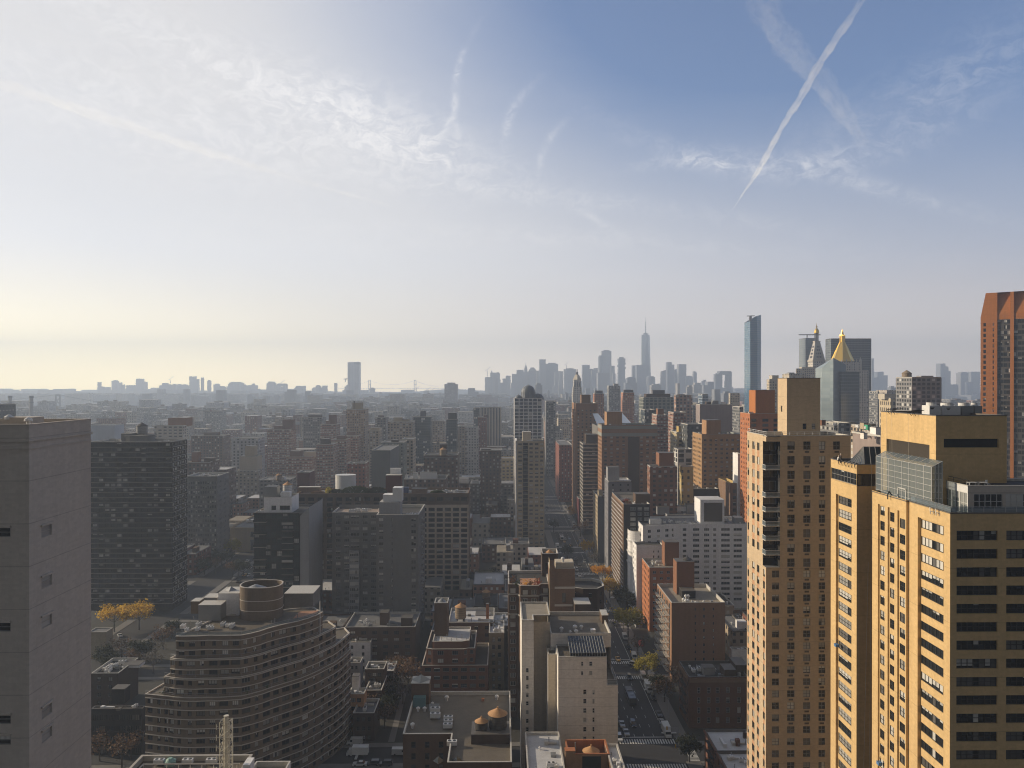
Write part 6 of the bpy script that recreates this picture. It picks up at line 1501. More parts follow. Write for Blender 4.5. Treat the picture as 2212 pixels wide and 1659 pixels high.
T('pale office tower far down the avenue right of the domed tower', 1186, 1206, 896, 1250, S=1183, p=CR)
T('stepped cream building far down the avenue', 1206, 1232, 905, 1150, S=1203, p=CR)

# ================================================================== landmarks on the right
def stone_spire():
    D = 1500.0; cx = X_(1247.5, D); b = Bld('clock_tower', 'cream stone tower with a pyramid top and lantern, right of the domed tower', cx-9.5, cx+9.5, D, D+19, short='stone lantern tower')
    y = D+9.5; zt = lambda v: Z_(v, D, 1247)
    m = MB(); m.box(cx-9.5, cx+9.5, D, D+19, 0, zt(848)); m.box(cx-8.4, cx+8.4, D+1.1, D+17.9, zt(848), zt(836)); m.box(cx-7.0, cx+7.0, D+2.5, D+16.5, zt(836), zt(822))
    b.part('wall', m, [pat(col=(.50, .46, .40), cw=3.2, ch=4.2, fx=.4, fz=.55, blind=.05)])
    m = MB(); m.box(cx-7.4, cx+7.4, D+2.1, D+16.9, zt(822), zt(820)); m.cyl(cx, y, zt(820), zt(809), 8.6, 4, 3.6); b.part('roof', m, ['limestone'])
    for a in (-4.6, 0, 4.6):
        m = MB(); m.box(cx+a-1.0, cx+a+1.0, D+2.35, D+2.49, zt(835), zt(826)); b.part('arch', m, ['slate_wall'])
    m = MB(); m.cyl(cx, y, zt(809), zt(804), 2.6, 8, 2.2); m.cyl(cx, y, zt(804), zt(800), 1.4, 8, .5); m.cyl(cx, y, zt(800), zt(798), 1.5, 8, 1.2); b.part('lantern', m, ['slate_wall']); b.finish()
stone_spire()
def campanile():
    D = 1300.0; l, r = X_(1756, D), X_(1783, D); cx = (l+r)/2; hw = (r-l)/2; zt = lambda v: Z_(v, D, 1770)
    b = Bld('clock_tower', 'white marble campanile with a steep pyramid roof and gilded cupola', l, r, D, D+2*hw, short='marble campanile')
    m = MB(); m.box(l, r, D, D+2*hw, 0, zt(781)); b.part('wall', m, [pat(col=(.56, .52, .46), cw=4.0, ch=4.0, fx=.4, fz=.5, blind=.1)])
    y = D+hw; s = sqrt(2)
    def py(z0, z1, r0, r1, mat, part):
        m = MB(); a = [(cx-r0, y-r0), (cx+r0, y-r0), (cx+r0, y+r0), (cx-r0, y+r0)]; c = [(cx-r1, y-r1), (cx+r1, y-r1), (cx+r1, y+r1), (cx-r1, y+r1)]; m.prism(a, z0, z1, 0, True, c); b.part(part, m, [mat])
    py(zt(781), zt(778), hw+.8, hw+.8, 'limestone', 'cornice'); py(zt(778), zt(738), hw-.3, 4.2, 'marble_roof', 'roof')
    m = MB()
    for side in (0, 1):
        for rI in range(4):
            z = zt(771-rI*7.5); rad = hw-.3-(hw-4.5)*(rI*7.5+7)/40
            for k in range(3-rI//2):
                u = (k-(2-rI//2)/2)*3.0
                if side == 0: m.box(cx+u-.8, cx+u+.8, y-rad-.7, y-rad+1.5, z-1.6, z+1.6)
                else: m.box(cx-rad-.7, cx-rad+1.5, y+u-.8, y+u+.8, z-1.6, z+1.6)
    b.part('dormer', m, ['slate_wall']); 
    py(zt(738), zt(736), 4.9, 4.9, 'limestone', 'cornice')
    m = MB()
    for k in range(8): a = k*pi/4; m.cyl(cx+3.5*cos(a), y+3.5*sin(a), zt(736), zt(719), .5, 6)
    m.cyl(cx, y, zt(736), zt(719), 2.4, 8); b.part('lantern', m, ['slate_wall'])
    m = MB(); n = 7; z0 = zt(718); h = zt(708)-z0
    m.cyl(cx, y, zt(719), zt(718), 4.6, 14)
    for k in range(n): a, c = pi/2*k/n, pi/2*(k+1)/n; m.cyl(cx, y, z0+h*sin(a), z0+h*sin(c), 4.2*cos(a), 14, max(4.2*cos(c), .1), cap=False)
    b.part('cupola', m, ['gold'])
    m = MB(); m.cyl(cx, y, zt(709), zt(704.5), 1.5, 8, 1.1); m.cyl(cx, y, zt(704.5), zt(702), 1.9, 8, .5); m.cyl(cx, y, zt(702), zt(696), .5, 6, .05); b.part('finial', m, ['slate_gold']); b.finish()
campanile()
def gold_pyramid():
    D = 1130.0; l, r = X_(1806, D), X_(1876, D); zt = lambda v: Z_(v, D, 1830)
    b = Bld('gothic_tower', 'limestone gothic tower crowned by a tall gilded octagonal pyramid', l, r, D, D+34, short='gilded pyramid tower')
    pg = pat(col=(.52, .47, .42), cw=3.6, ch=3.8, fx=.35, fz=.5, blind=.12)
    m = MB(); m.box(l+16, r, D, D+34, 0, zt(800)); m.box(l, l+30, D+6, D+34, 0, zt(815)); m.box(l+4, X_(1862, D), D+3, D+31, zt(815), zt(782)); m.box(X_(1872, D), X_(1899, D), D-60, D-30, 0, zt(842)); b.part('wall', m, [pg])
    m = MB()
    for px in (1808, 1818, 1829, 1840, 1851, 1861): x = X_(px, D+2); m.box(x-.6, x+.6, D+2.2, D+3.2, zt(800), zt(779)); m.cyl(x, D+2.7, zt(779), zt(775), .9, 4, .05)
    m.cyl(X_(1861, D), D+4, zt(782), zt(771), 2.6, 4, .1); m.cyl(X_(1806.5, D), D+4, zt(790), zt(781), 2.2, 4, .1); b.part('pinnacle', m, ['limestone_grey'])
    cx = X_(1831, D); y = D+18; R0 = (X_(1854, D)-X_(1808, D))/2
    m = MB(); n = 8
    a = [(cx+R0*1.05*cos(2*pi*(k+.5)/n), y+R0*1.05*sin(2*pi*(k+.5)/n)) for k in range(n)]; c = [(cx+3.6*cos(2*pi*(k+.5)/n), y+3.6*sin(2*pi*(k+.5)/n)) for k in range(n)]
    m.prism(a, zt(780), zt(737), 0, True, c)
    for k in range(n): m.bar((*a[k], zt(780)), (*c[k], zt(737)), .45)
    b.part('roof', m, ['gold'])
    m = MB()
    for k in range(n): x, yy = c[k]; m.bar((x, yy, zt(737)), (x, yy, zt(724)), .55, n=6); m.cyl(x, yy, zt(724), zt(721), .6, 6, .05)
    m.cyl(cx, y, zt(737), zt(723), 2.3, 8); m.cyl(cx, y, zt(723), zt(709), 2.7, 8, .1); b.part('lantern', m, ['gold']); b.finish()
gold_pyramid()
def faceted_glass():
    D = 860.0; b = Bld('glass_tower', 'faceted blue grey glass tower with a slanted pointed crown in front of the gilded pyramid', X_(1785, D), X_(1854, D), D, D+30, short='faceted glass tower')
    x0, xm, x1 = X_(1785, D), X_(1800, D-4), X_(1853, D); zt = lambda v: Z_(v, D, 1810)
    m = MB(); A, B, C, E, Fp = (x0, D+12), (xm, D-4), (X_(1817, D), D), (X_(1830, D), D+3), (X_(1830, D), D+30)
    P = [A, B, C, E, Fp, (x0, D+30)]; Zs = [zt(794), zt(773), zt(782), zt(788), zt(788), zt(794)]
    for k in range(6):
        j = (k+1) % 6; m.q((*P[k], 0), (*P[j], 0), (*P[j], Zs[j]), (*P[k], Zs[k]))
    i = len(m.v); m.v += [(*P[k], Zs[k]-.5) for k in range(6)]; m.f.append(tuple(range(i, i+6))); m.mi.append(0)
    b.part('curtain_wall', m, ['curtain_pale'])
    m = MB(); q0 = X_(1817, D-5); m.prism([(q0, D-5), (x1+.5, D-3), (x1+.5, D+26), (q0, D+26)], 0, zt(803), 0); b.part('front_wing', m, ['curtain_dark']); b.finish()
faceted_glass()
def slant_tower():
    D = 1440.0; x0, x1 = X_(1608, D+34), X_(1647, D); zt = lambda v: Z_(v, D, 1627)
    b = Bld('glass_tower', 'tall dark blue glass tower with a slanted top, a crane on its roof', x0, x1, D, D+34, short='tall blue glass tower')
    m = MB(); xa = x0+1.0; k = x1-9
    P = [(x0+.8, D), (k, D-2), (x1, D+8), (x1, D+34), (x0, D+34)]; Q = [(x0, D), (k-2, D-2), (x1, D+8), (x1, D+34), (x0, D+34)]; Z = [zt(694), zt(684), zt(679), zt(679), zt(694)]
    for i in range(5):
        j = (i+1) % 5; m.q((*P[i], 0), (*P[j], 0), (*Q[j], Z[j]), (*Q[i], Z[i]))
    i = len(m.v); m.v += [(*Q[k2], Z[k2]-3) for k2 in range(5)]; m.f.append(tuple(range(i, i+5))); m.mi.append(0)
    b.part('curtain_wall', m, ['curtain_blue'])
    m = MB(); xc = X_(1621, D+12); m.box(xc-2, xc+2, D+10, D+14, zt(692), zt(682.5)); m.bar((xc-7, D+12, zt(681.5)), (xc+8, D+12, zt(681)), .8); m.bar((xc-3, D+12, zt(688)), (xc+3, D+12, zt(682)), .6); m.bar((x0+3, D+5, zt(692)), (x0+3, D+5, zt(685)), .5); b.part('roof_crane', m, ['slate_wall']); b.finish()
slant_tower()
def flat_glass(name, label, L, R, top, D, S, mat, smat, dep=40, extra=None, short=None):
    x0, x1 = X_(L, D), X_(R, D); z = Z_(top, D, R); dep = (x0/T_(S)-D) if S else dep
    b = Bld(name, label, x0, x1, D, D+dep, short=short); m = MB(); m.q((x0, D, 0), (x1, D, 0), (x1, D, z), (x0, D, z)); m.q((x1, D, 0), (x1, D+dep, 0), (x1, D+dep, z), (x1, D, z)); m.q((x1, D+dep, 0), (x0, D+dep, 0), (x0, D+dep, z), (x1, D+dep, z)); b.part('curtain_wall', m, [mat])
    m = MB(); m.q((x0, D+dep, 0), (x0, D, 0), (x0, D, z), (x0, D+dep, z)); b.part('side_wall', m, [smat]); b.roof(z+.6, par=1.0, mat='tar_roof', cop='coping_dark')
    if extra: extra(b, z)
    b.finish(); return b
flat_glass('office_tower', 'broad black glass slab behind the gilded pyramid', 1795, 1882, 732, 1250, 1783, 'curtain_black', 'curtain_dark', short='broad black slab')
def _cr(b, z):
    m = MB(); y = b.y0+8; m.bar((b.x0-9, y, z+7), (b.x0+30, y, z+7), .9); m.bar((b.x0+6, y, z), (b.x0+6, y, z+7), .9); b.part('roof_crane', m, ['slate_wall'])
flat_glass('glass_tower', 'banded grey glass tower left of the marble campanile', 1740, 1767, 731, 1350, None, 'curtain_grey', 'curtain_grey', 30, _cr, short='banded grey glass tower')
T('cream gridded office tower with a sunlit blank side and a wooden water tank', 1970, 2034, 816, 640, S=1935, p=dict(col=(.24, .235, .235), win=(.035, .035, .035), cw=4.1, ch=3.55, fx=.66, fz=.62, blind=.1), name='office_building', bulk=((1990, 2016, 812, 10, 8, 'grey_wall'),), short='cream gridded office tower', tanks=())
def loft_tank():
    D = 660.0; b = [o for o in scene.objects if o.get('label', '').startswith('cream gridded office')][0]
    x = X_(1963, D); z = Z_(814, 640, 2000)-.4; m = MB(); m.cyl(x+2.5, D+8, z, z+3.8, 4.0, 16); m.cyl(x+2.5, D+8, z+3.8, z+6.6, 4.3, 16, .2)
    link('water_tank', m.mesh('water_tank', ['tank_wood'], tuple(b.location)), b)
loft_tank()
T('ornate pale terracotta building with arched top windows left of the cream gridded tower', 1900, 1936, 861, 800, p=dict(col=(.56, .47, .33), win=(.10, .08, .06), cw=4.2, ch=6.5, fx=.5, fz=.6, blind=0), name='office_building', bulk=((1911, 1936, 851, 6, 14, 'limestone'),), roof='gravel_roof', short='ornate terracotta building')
T('cream stepped stone building left of the campanile', 1720, 1772, 797, 1150, S=1719, p=CR, name='office_building', bulk=((1732, 1756, 793, 6, 10, 'limestone'),), short='cream stepped stone building')
T('sunlit cream stone building at the left behind the tan bulkhead', 1662, 1684, 820, 900, S=1656, p=CR, name='office_building', bulk=((1668, 1682, 811, 4, 10, 'limestone'),))
T('low cream building between the tan bulkhead and the faceted glass tower', 1690, 1740, 808, 980, p=CR, name='office_building', bulk=((1704, 1716, 805, 5, 8, 'grey_wall'),))
T('grey glass flank building between the tan bulkhead and the faceted tower', 1770, 1787, 846, 900, p=dict(col=(.22, .25, .27), win=(.10, .13, .15), cw=2.5, ch=3.6, fx=.8, fz=.7), name='office_building')
T('grey stone stepped building right of the gilded pyramid tower', 1877, 1899, 846, 1000, p=GY, name='office_building')
# roofs seen over the tan tower and left of the yellow towers
T('dark roofed house crowded with boxes left of the yellow penthouse', 1772, 1838, 916, 420, p=GY, name='loft_building', clut=14, bulk=((1775, 1784, 908, 3, 4, 'orange_brown'), (1830, 1848, 912, 5, 5, 'beige_wall'), (1805, 1815, 914, 2, 3, 'white_brick')))
T('pinkish roof house with a white round tank left of the yellow penthouse', 1866, 1903, 944, 300, p=dict(col=(.30, .24, .22), cw=60, ch=60, fx=.01, fz=.01), name='loft_building', bulk=((1866, 1874, 936, 2, 3, 'cream_brick'), (1892, 1903, 924, 6, 5, 'white_brick')), clut=6)
T('beige house with a small green roof box left of the yellow penthouse', 1838, 1894, 925, 360, p=BG, name='loft_building', clut=8, bulk=((1874, 1880, 918, 3, 3, 'green_box'), (1866, 1876, 914, 8, 4, 'beige_wall'), (1884, 1892, 916, 8, 4, 'beige_wall')))
def diagonal_tower():
    # brick tower turned off the street grid: one sunlit facade of broad corner pier, recessed glass bays and slim piers
    D = 530.0; A = Vector((X_(2118, D), D)); w = Vector((.79, -.61)).normalized(); v = Vector((.61, .79)).normalized(); zt = Z_(634, D, 2120)
    t = lambda px: (T_(px)*A.y-A.x)/(w.x-w.y*T_(px))
    b = Bld('office_tower', 'tall orange brick tower turned diagonally, with chamfered top and dark glass bays, right edge', A.x, A.x+95, D-50, D+60, short='tall orange diagonal tower')
    P = lambda px, d=0.0: A+w*t(px)+v*d
    zc = Z_(686, D, 2120); W = t(2154); rows = rw(zc-3, 5, 3.75, 2.3, 1.0)
    b.fac(P(2118), P(2154), 0, zc, [(W*.17, W*.33), (W*.73, W*.80)], rows, 'rust_brick', .35, D1)
    a2 = P(2129); m = MB(); p0, p1 = P(2118), P(2154)
    m.q((*p0, zc), (*p1, zc), (*p1, zt), (*a2, zt)); q0 = p0+v*45; q2 = a2+v*45; m.q((*q0, zc), (*p0, zc), (*a2, zt), (*q2, zt))
    edges = [(2154, 2182, 2190), (2190, 2224, 2232), (2232, 2268, 2276), (2276, 2315, 2325)]; zb0, zb1 = Z_(692, D, 2180), Z_(680, D, 2180)
    end = P(2325); m.q((*a2, zt), (*end, zt), (*(end+v*45), zt), (*q2, zt)); m.q((*q0, 0), (*p0, 0), (*p0, zc), (*q0, zc)); m.q((*end, 0), (*(end+v*45), 0), (*(end+v*45), zt), (*end, zt))
    for l, r, e in edges:
        L, R, Ln, Rn = P(l), P(r), P(l, 3.2), P(r, 3.2)
        m.q((*R, 0), (*P(e), 0), (*P(e), zt), (*R, zt)); m.q((*L, 0), (*Ln, 0), (*Ln, zt), (*L, zt)); m.q((*Rn, 0), (*R, 0), (*R, zt), (*Rn, zt))
        m.q((*P(l, .5), zb0), (*P(r, .5), zb0), (*P(r, .5), zb1), (*P(l, .5), zb1)); m.q((*P(l, .5), zb1), (*P(r, .5), zb1), (*Rn, zt-.5), (*Ln, zt-.5))
        Wd = (R-L).length; b.fac(P(l, .9), P(r, .9), 0, zb0, [(.1+k*Wd/4, Wd/4-.1+k*Wd/4) for k in range(4)], rw(zb0, 5, 3.75, 2.5, .4), 'bronze_grey', .15, (1, False, 'frame_dark', 'glass_dark'))
    b.part('pier', m, ['rust_brick']); b.finish(110)
diagonal_tower()
# ================================================================== far skylines
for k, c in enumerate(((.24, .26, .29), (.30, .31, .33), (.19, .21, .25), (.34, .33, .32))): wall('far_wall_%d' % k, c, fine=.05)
CROP = {1: (0, 756), 2: (553, 756), 3: (1106, 648), 4: (1659, 594)}
def SK(crop, a, c, top, D, kind, label, mat=None, pcol=None):
    ox, oy = CROP[crop]; L, R, t = ox+a*.25, ox+c*.25, oy+top*.25
    x0, x1 = X_(L, D), X_(R, D); z = Z_(t, D, (L+R)/2); w = x1-x0; dp = max(30, min(w, 60)); y0, y1 = D, D+dp; cx, cyy = (x0+x1)/2, D+dp/2
    b = Bld('skyline_tower', label, x0, x1, y0, y1, cat='building'); m = MB()
    mat = mat or 'far_wall_%d' % (len(label) % 4)
    if kind == 'box': m.box(x0, x1, y0, y1, 0, z, 0, False)
    elif kind == 'cap': m.box(x0, x1, y0, y1, 0, z-6, 0, False); m.box(x0+w*.2, x1-w*.2, y0+4, y1-4, z-6, z, 0, False)
    elif kind == 'step': m.box(x0, x1, y0, y1, 0, EYE+(z-EYE)*.35-12, 0, False); m.box(x0+w*.18, x1-w*.12, y0+3, y1-3, EYE+(z-EYE)*.35-12, z-(z-EYE)*.18, 0, False); m.box(x0+w*.32, x1-w*.3, y0+6, y1-6, z-(z-EYE)*.18, z, 0, False)
    elif kind == 'stepl': m.box(x0, x1, y0, y1, 0, z-w*.35, 0, False); m.box(x0, x0+w*.62, y0, y1, z-w*.35, z, 0, False)
    elif kind == 'stepr': m.box(x0, x1, y0, y1, 0, z-w*.35, 0, False); m.box(x0+w*.4, x1, y0, y1, z-w*.35, z, 0, False)
    elif kind == 'spire':
        zs = z-(z-EYE)*.5; m.box(x0, x1, y0, y1, 0, zs, 0, False); m.box(x0+w*.2, x1-w*.2, y0+5, y1-5, zs, zs+(z-zs)*.35, 0, False); m.cyl(cx, cyy, zs+(z-zs)*.35, zs+(z-zs)*.72, w*.28, 8, w*.06); m.cyl(cx, cyy, zs+(z-zs)*.72, z, w*.05, 6, w*.01)
    elif kind == 'pyr': m.box(x0, x1, y0, y1, 0, z-w*.45, 0, False); m.prism([(x0, y0), (x1, y0), (x1, y1), (x0, y1)], z-w*.45, z, 0, True, [(cx-w*.2, cyy-3), (cx+w*.2, cyy-3), (cx+w*.2, cyy+3), (cx-w*.2, cyy+3)])
    elif kind == 'slant':
        m.q((x0, y0, 0), (x1, y0, 0), (x1, y0, z), (x0, y0, z-w*.35)); m.q((x1, y0, 0), (x1, y1, 0), (x1, y1, z), (x1, y0, z)); m.q((x0, y1, 0), (x0, y0, 0), (x0, y0, z-w*.35), (x0, y1, z-w*.35)); m.q((x0, y0, z-w*.35), (x1, y0, z), (x1, y1, z), (x0, y1, z-w*.35)); m.q((x1, y1, 0), (x0, y1, 0), (x0, y1, z-w*.35), (x1, y1, z))
    elif kind == 'round': m.cyl(cx, cyy, 0, z-5, w/2, 18); m.cyl(cx, cyy, z-5, z, w*.36, 14)
    elif kind == 'arch':
        m.box(x0, x0+w*.3, y0, y1, 0, z-10, 0, False); m.box(x1-w*.3, x1, y0, y1, 0, z-4, 0, False); m.box(x0+w*.12, x1-w*.05, y0, y1, z-w*.28, z, 0, True); m.box(x0+w*.3, x1-w*.3, y0, y1, 0, z-w*1.25, 0, False)
    b.part('wall', m, [pat(**pcol) if pcol else mat]); return b
HZ = 'hazy tower'
BK_ = 6400
for a, c, t, k, lab in [(580, 628, 335, 'cap', 'short hazy block on the far shore, left of the smoking chimneys'), (842, 862, 280, 'spire', 'thin stepped hazy spire, leftmost of the far left skyline towers'), (918, 943, 320, 'box', 'short narrow hazy tower between the thin spire and the flat topped slab'), (963, 1008, 262, 'cap', 'flat topped hazy slab right of the thin spire on the far left skyline'), (1045, 1068, 298, 'box', 'narrow hazy tower just right of the flat topped slab on the far left'), (1090, 1150, 322, 'step', 'stepped hazy block between the flat topped slab and the notched tall tower'), (1173, 1248, 248, 'stepl', 'tall hazy tower notched on its right shoulder, far left skyline'), (1240, 1290, 348, 'box', 'low hazy block touching the notched tower on its right'),
                        (1375, 1432, 285, 'stepr', 'wide hazy block with a box on top, left of a crane'), (1432, 1545, 302, 'step', 'very wide stepped hazy block under the crane'), (1550, 1610, 298, 'cap', 'hazy block just left of the tallest Brooklyn tower') , (1635, 1700, 228, 'stepl', 'tallest hazy tower of the far left skyline, with a shoulder at right'), (1730, 1757, 238, 'round', 'slim hazy tower with a narrowed crown, right of the tallest far left tower'), (1790, 1815, 260, 'cap', 'slim shorter hazy tower, second right of the tallest far left tower'), (1858, 1922, 312, 'cap', 'squat hazy block with a narrow top, right of the slim hazy pair'), (1955, 2062, 276, 'stepr', 'broad hazy tower with a lower left shoulder'), (2085, 2122, 298, 'round', 'round topped hazy tower right of the broad shouldered one'), (2128, 2212, 325, 'step', 'stepped hazy block at the right end of the far left skyline')]:
    SK(1, a, c, t, BK_, k, lab.replace('Brooklyn ', 'far left '))
for a, c, t, D, k, lab in [(8, 92, 342, 6300, 'box', 'low flat hazy block left of the pointed hazy tower'), (90, 158, 272, 6200, 'step', 'pointed stepped hazy tower left of the arched hazy building'), (170, 256, 290, 6200, 'arch', 'hazy building with an arched notch and a crane on top'), (312, 410, 310, 6100, 'pyr', 'solitary hazy block with a peaked middle'), (548, 606, 308, 6000, 'stepr', 'hazy tower with a raised right half, left of the bridge towers'), (1448, 1490, 350, 5200, 'box', 'small hazy box building beside harbour cranes'), (980, 1024, 325, 5600, 'cap', 'hazy tower with a wide cap right of the white slab tower'), (1050, 1085, 365, 4200, 'round', 'round topped grey tower right of the white slab tower'), (1180, 1226, 392, 3400, 'cap', 'dark hazy office tower between the white slab tower and the harbour'), (780, 838, 348, 3900, 'box', 'grey hazy tower touching the foot of the white slab tower'), (1832, 1922, 330, 3800, 'stepl', 'grey hazy tower left of the downtown cluster'),
                           (1978, 2092, 195, 5200, 'stepr', 'grey tower with a crane at the left end of the downtown skyline'), (2112, 2150, 282, 5100, 'box', 'low hazy block filling the gap beside the crane topped downtown tower'), (2130, 2200, 222, 5100, 'stepr', 'broad hazy tower second from the left in the downtown skyline')]:
    SK(2, a, c, t, D, k, lab)
def more_towers():
    rr = random.Random(17); kinds = ('box', 'cap', 'step', 'stepl', 'stepr', 'box', 'cap')
    for n, l, r, t0, t1, d0, d1, lab in ((34, 205, 745, 826, 845, 6000, 6900, 'small hazy tower scattered between the named towers of the far left skyline'), (26, 260, 740, 850, 872, 3000, 4300, 'hazy apartment block in front of the far left skyline'), (30, 1050, 1600, 800, 838, 4700, 5600, 'small hazy tower packed between the named downtown towers'), (16, 1180, 1600, 838, 856, 2600, 3600, 'hazy block at the foot of the downtown skyline')):
        for k in range(n):
            px = rr.uniform(l, r); w = rr.uniform(5, 11) if t0 < 850 else rr.uniform(9, 18); o = SK(1, px*4, (px+w)*4, (rr.uniform(t0, t1)-756)*4, rr.uniform(d0, d1), rr.choice(kinds), lab).root; o['group'] = lab.replace('tower', 'towers').replace('block', 'blocks')
more_towers()
def white_slab_tower():
    D = 4400.0; b = SK(2, 792, 889, 104, D, 'box', 'tall slender white slab tower standing alone left of centre on the skyline', pcol=dict(col=(.50, .50, .52), win=(.35, .36, .38), cw=9, ch=8, fx=.2, fz=.9, blind=0))
    m = MB(); z = Z_(782, D, 763); m.box(b.x1-30, b.x1+.5, D-1, D+40, z-14, z, 0); m.bar((b.x1-6, D+5, z-1), (b.x1-6, D+5, z+5), 1.0); m.bar((b.x0-14, D+10, EYE), (b.x0-14, D+10, EYE+20), 2.2); m.box(b.x0-24, b.x0-2, D+5, D+16, EYE+14, EYE+20); b.part('roof_plant', m, ['far_wall_2'])
white_slab_tower()
SK(2, 1628, 1740, 282, 3000, 'cap', 'lone brownish slab tower between the white slab tower and downtown', pcol=dict(col=(.22, .17, .16), cw=7, ch=3.2, fx=.5, fz=.4)).short
for a, c, t, D, k, lab in [(0, 100, 604, 4900, 'stepr', 'wide flat downtown block left of the spired tower'), (98, 142, 532, 5000, 'spire', 'downtown tower with a lantern spire, left part of the cluster'), (143, 212, 582, 5000, 'pyr', 'downtown tower with a sloped mansard top beside the spired tower'), (212, 240, 610, 4950, 'box', 'narrow downtown block between mansard tower and the tall twin slabs'), (237, 292, 513, 4900, 'box', 'tall grey downtown slab, left half of the joined pair'), (292, 398, 543, 4950, 'cap', 'wide grey downtown slab, lower right half of the joined pair'), (400, 442, 615, 4900, 'box', 'low narrow downtown block right of the joined slabs'), (452, 553, 590, 4700, 'cap', 'broad downtown block with a construction crane on top'),
                           (611, 709, 560, 4800, 'stepl', 'downtown tower with two small roof horns, right of the stone lantern tower'), (688, 742, 588, 4700, 'stepr', 'downtown tower tucked behind the horned tower'), (747, 786, 478, 4900, 'round', 'slim round cornered downtown tower beside the tallest left tower'), (777, 859, 432, 4950, 'cap', 'tall downtown tower with an open fluted crown'), (858, 888, 568, 4900, 'box', 'narrow shoulder tower right of the fluted crown tower'), (742, 842, 630, 4200, 'box', 'dark square downtown block in front of the fluted crown tower'), (980, 1082, 665, 3800, 'step', 'dark rounded hazy block between the stacked box tower and the tall spire tower'), (1040, 1083, 565, 5100, 'box', 'banded office tower left of the tall spire tower'), (1078, 1160, 562, 5000, 'box', 'glassy grey office block touching the left of the tall spire tower'), (1165, 1243, 658, 4600, 'round', 'round domed dark block at the foot of the tall spire tower'),
                           (1290, 1331, 604, 4800, 'slant', 'curved top hazy tower right of the tall spire tower'), (1342, 1402, 537, 4700, 'stepl', 'tall hazy tower with a notched right shoulder, right of the curved one'), (1404, 1442, 590, 4900, 'slant', 'narrow wedge topped hazy tower'), (1440, 1507, 555, 4800, 'box', 'square pale hazy tower with a flat top, right of the wedge topped one'), (1506, 1570, 655, 4700, 'round', 'rounded low hazy block right of the square pale tower'), (1757, 1812, 640, 4300, 'box', 'horizontally banded tower left of the arch shaped building'), (1784, 1899, 614, 4400, 'arch', 'pale hazy arch shaped building with an open middle'), (1570, 1640, 715, 3600, 'step', 'stepped low hazy block right of the rounded one'), (1655, 1745, 705, 3700, 'stepr', 'low hazy hill of blocks left of the arch shaped building'), (1205, 1290, 725, 3300, 'cap', 'pale low block with white roof at the foot of the round domed block'), (1525, 1560, 745, 2600, 'step', 'small cream stepped tower below the hazy downtown right end'), (1430, 1450, 720, 2600, 'box', 'thin cream tower in front of the square pale hazy tower'), (1750, 1800, 790, 2200, 'step', 'cream stepped loft left of the tall blue glass tower'), (1830, 1900, 790, 2100, 'cap', 'dark loft block near the foot of the tall blue glass tower'), (200, 262, 720, 2600, 'cap', 'cream narrow tower right of the domed white tower')]:
    SK(3, a, c, t, D, k, lab)
def stacked_boxes():
    D = 4700.0; x0, x1 = X_(1336, D), X_(1350.5, D); b = Bld('skyline_tower', 'slim downtown tower of irregular stacked glass boxes', x0, x1, D, D+42); m = MB(); rr = random.Random(2); z = 0; zt = Z_(774, D, 1343)
    zs = [EYE+(zt-EYE)*k/11 for k in range(12)]; zs[0] = 0
    for k in range(11): o = rr.uniform(-3, 3) if k > 5 else 0; q = rr.uniform(0, 5) if k > 5 else 0; m.box(x0+o-q*.3, x1+o, D-q, D+40, zs[k], zs[k+1]-.3, 0)
    m.box(x0+8, x1-8, D+8, D+30, zt, zt+8); b.part('wall', m, ['far_wall_2'])
stacked_boxes()
def spire_tower():
    D = 5012.0; x0, x1 = X_(1385.5, D), X_(1407.5, D); zr = Z_(723, D, 1396); zt = Z_(684, D, 1396)
    b = Bld('skyline_tower', 'tallest tower of the skyline, tapering faceted glass with a needle spire', x0, x1, D, D+62, short='tall faceted spire tower'); cx, cyy = (x0+x1)/2, D+31
    m = MB(); h = 31.5; z0 = 55.0
    base = [(cx-h, cyy-h), (cx+h, cyy-h), (cx+h, cyy+h), (cx-h, cyy+h)]; top = [(cx, cyy-h*.92), (cx+h*.92, cyy), (cx, cyy+h*.92), (cx-h*.92, cyy)]
    th = .22; top = [(cx+(x-cx)*cos(th)-(y-cyy)*sin(th), cyy+(x-cx)*sin(th)+(y-cyy)*cos(th)) for x, y in top]
    m.prism(base, 0, z0, 0, False)
    for k in range(4):
        j = (k+1) % 4; m.t((*base[k], z0), (*base[j], z0), (*top[k], zr)); m.t((*base[j], z0), (*top[j], zr), (*top[k], zr))
    i = len(m.v); m.v += [(*p, zr) for p in top]; m.f.append((i, i+1, i+2, i+3)); m.mi.append(0); b.part('curtain_wall', m, ['curtain_spire'])
    m = MB(); m.cyl(cx, cyy, zr, zr+4, 9, 16); m.cyl(cx, cyy, zr+4, zr+10, 19, 20); m.cyl(cx, cyy, zr+10, zr+14, 8, 12); m.cyl(cx, cyy, zr+14, zr+60, 3.2, 8, 2.4); m.cyl(cx, cyy, zr+60, zt, 2.2, 8, .5)
    for k in range(4): m.cyl(cx, cyy, zr+34+k*16, zr+37+k*16, 4.2, 8)
    b.part('spire', m, ['far_wall_2'])
curtain('curtain_spire', (.16, .21, .26), (.20, .26, .31), 5, 4)
spire_tower()
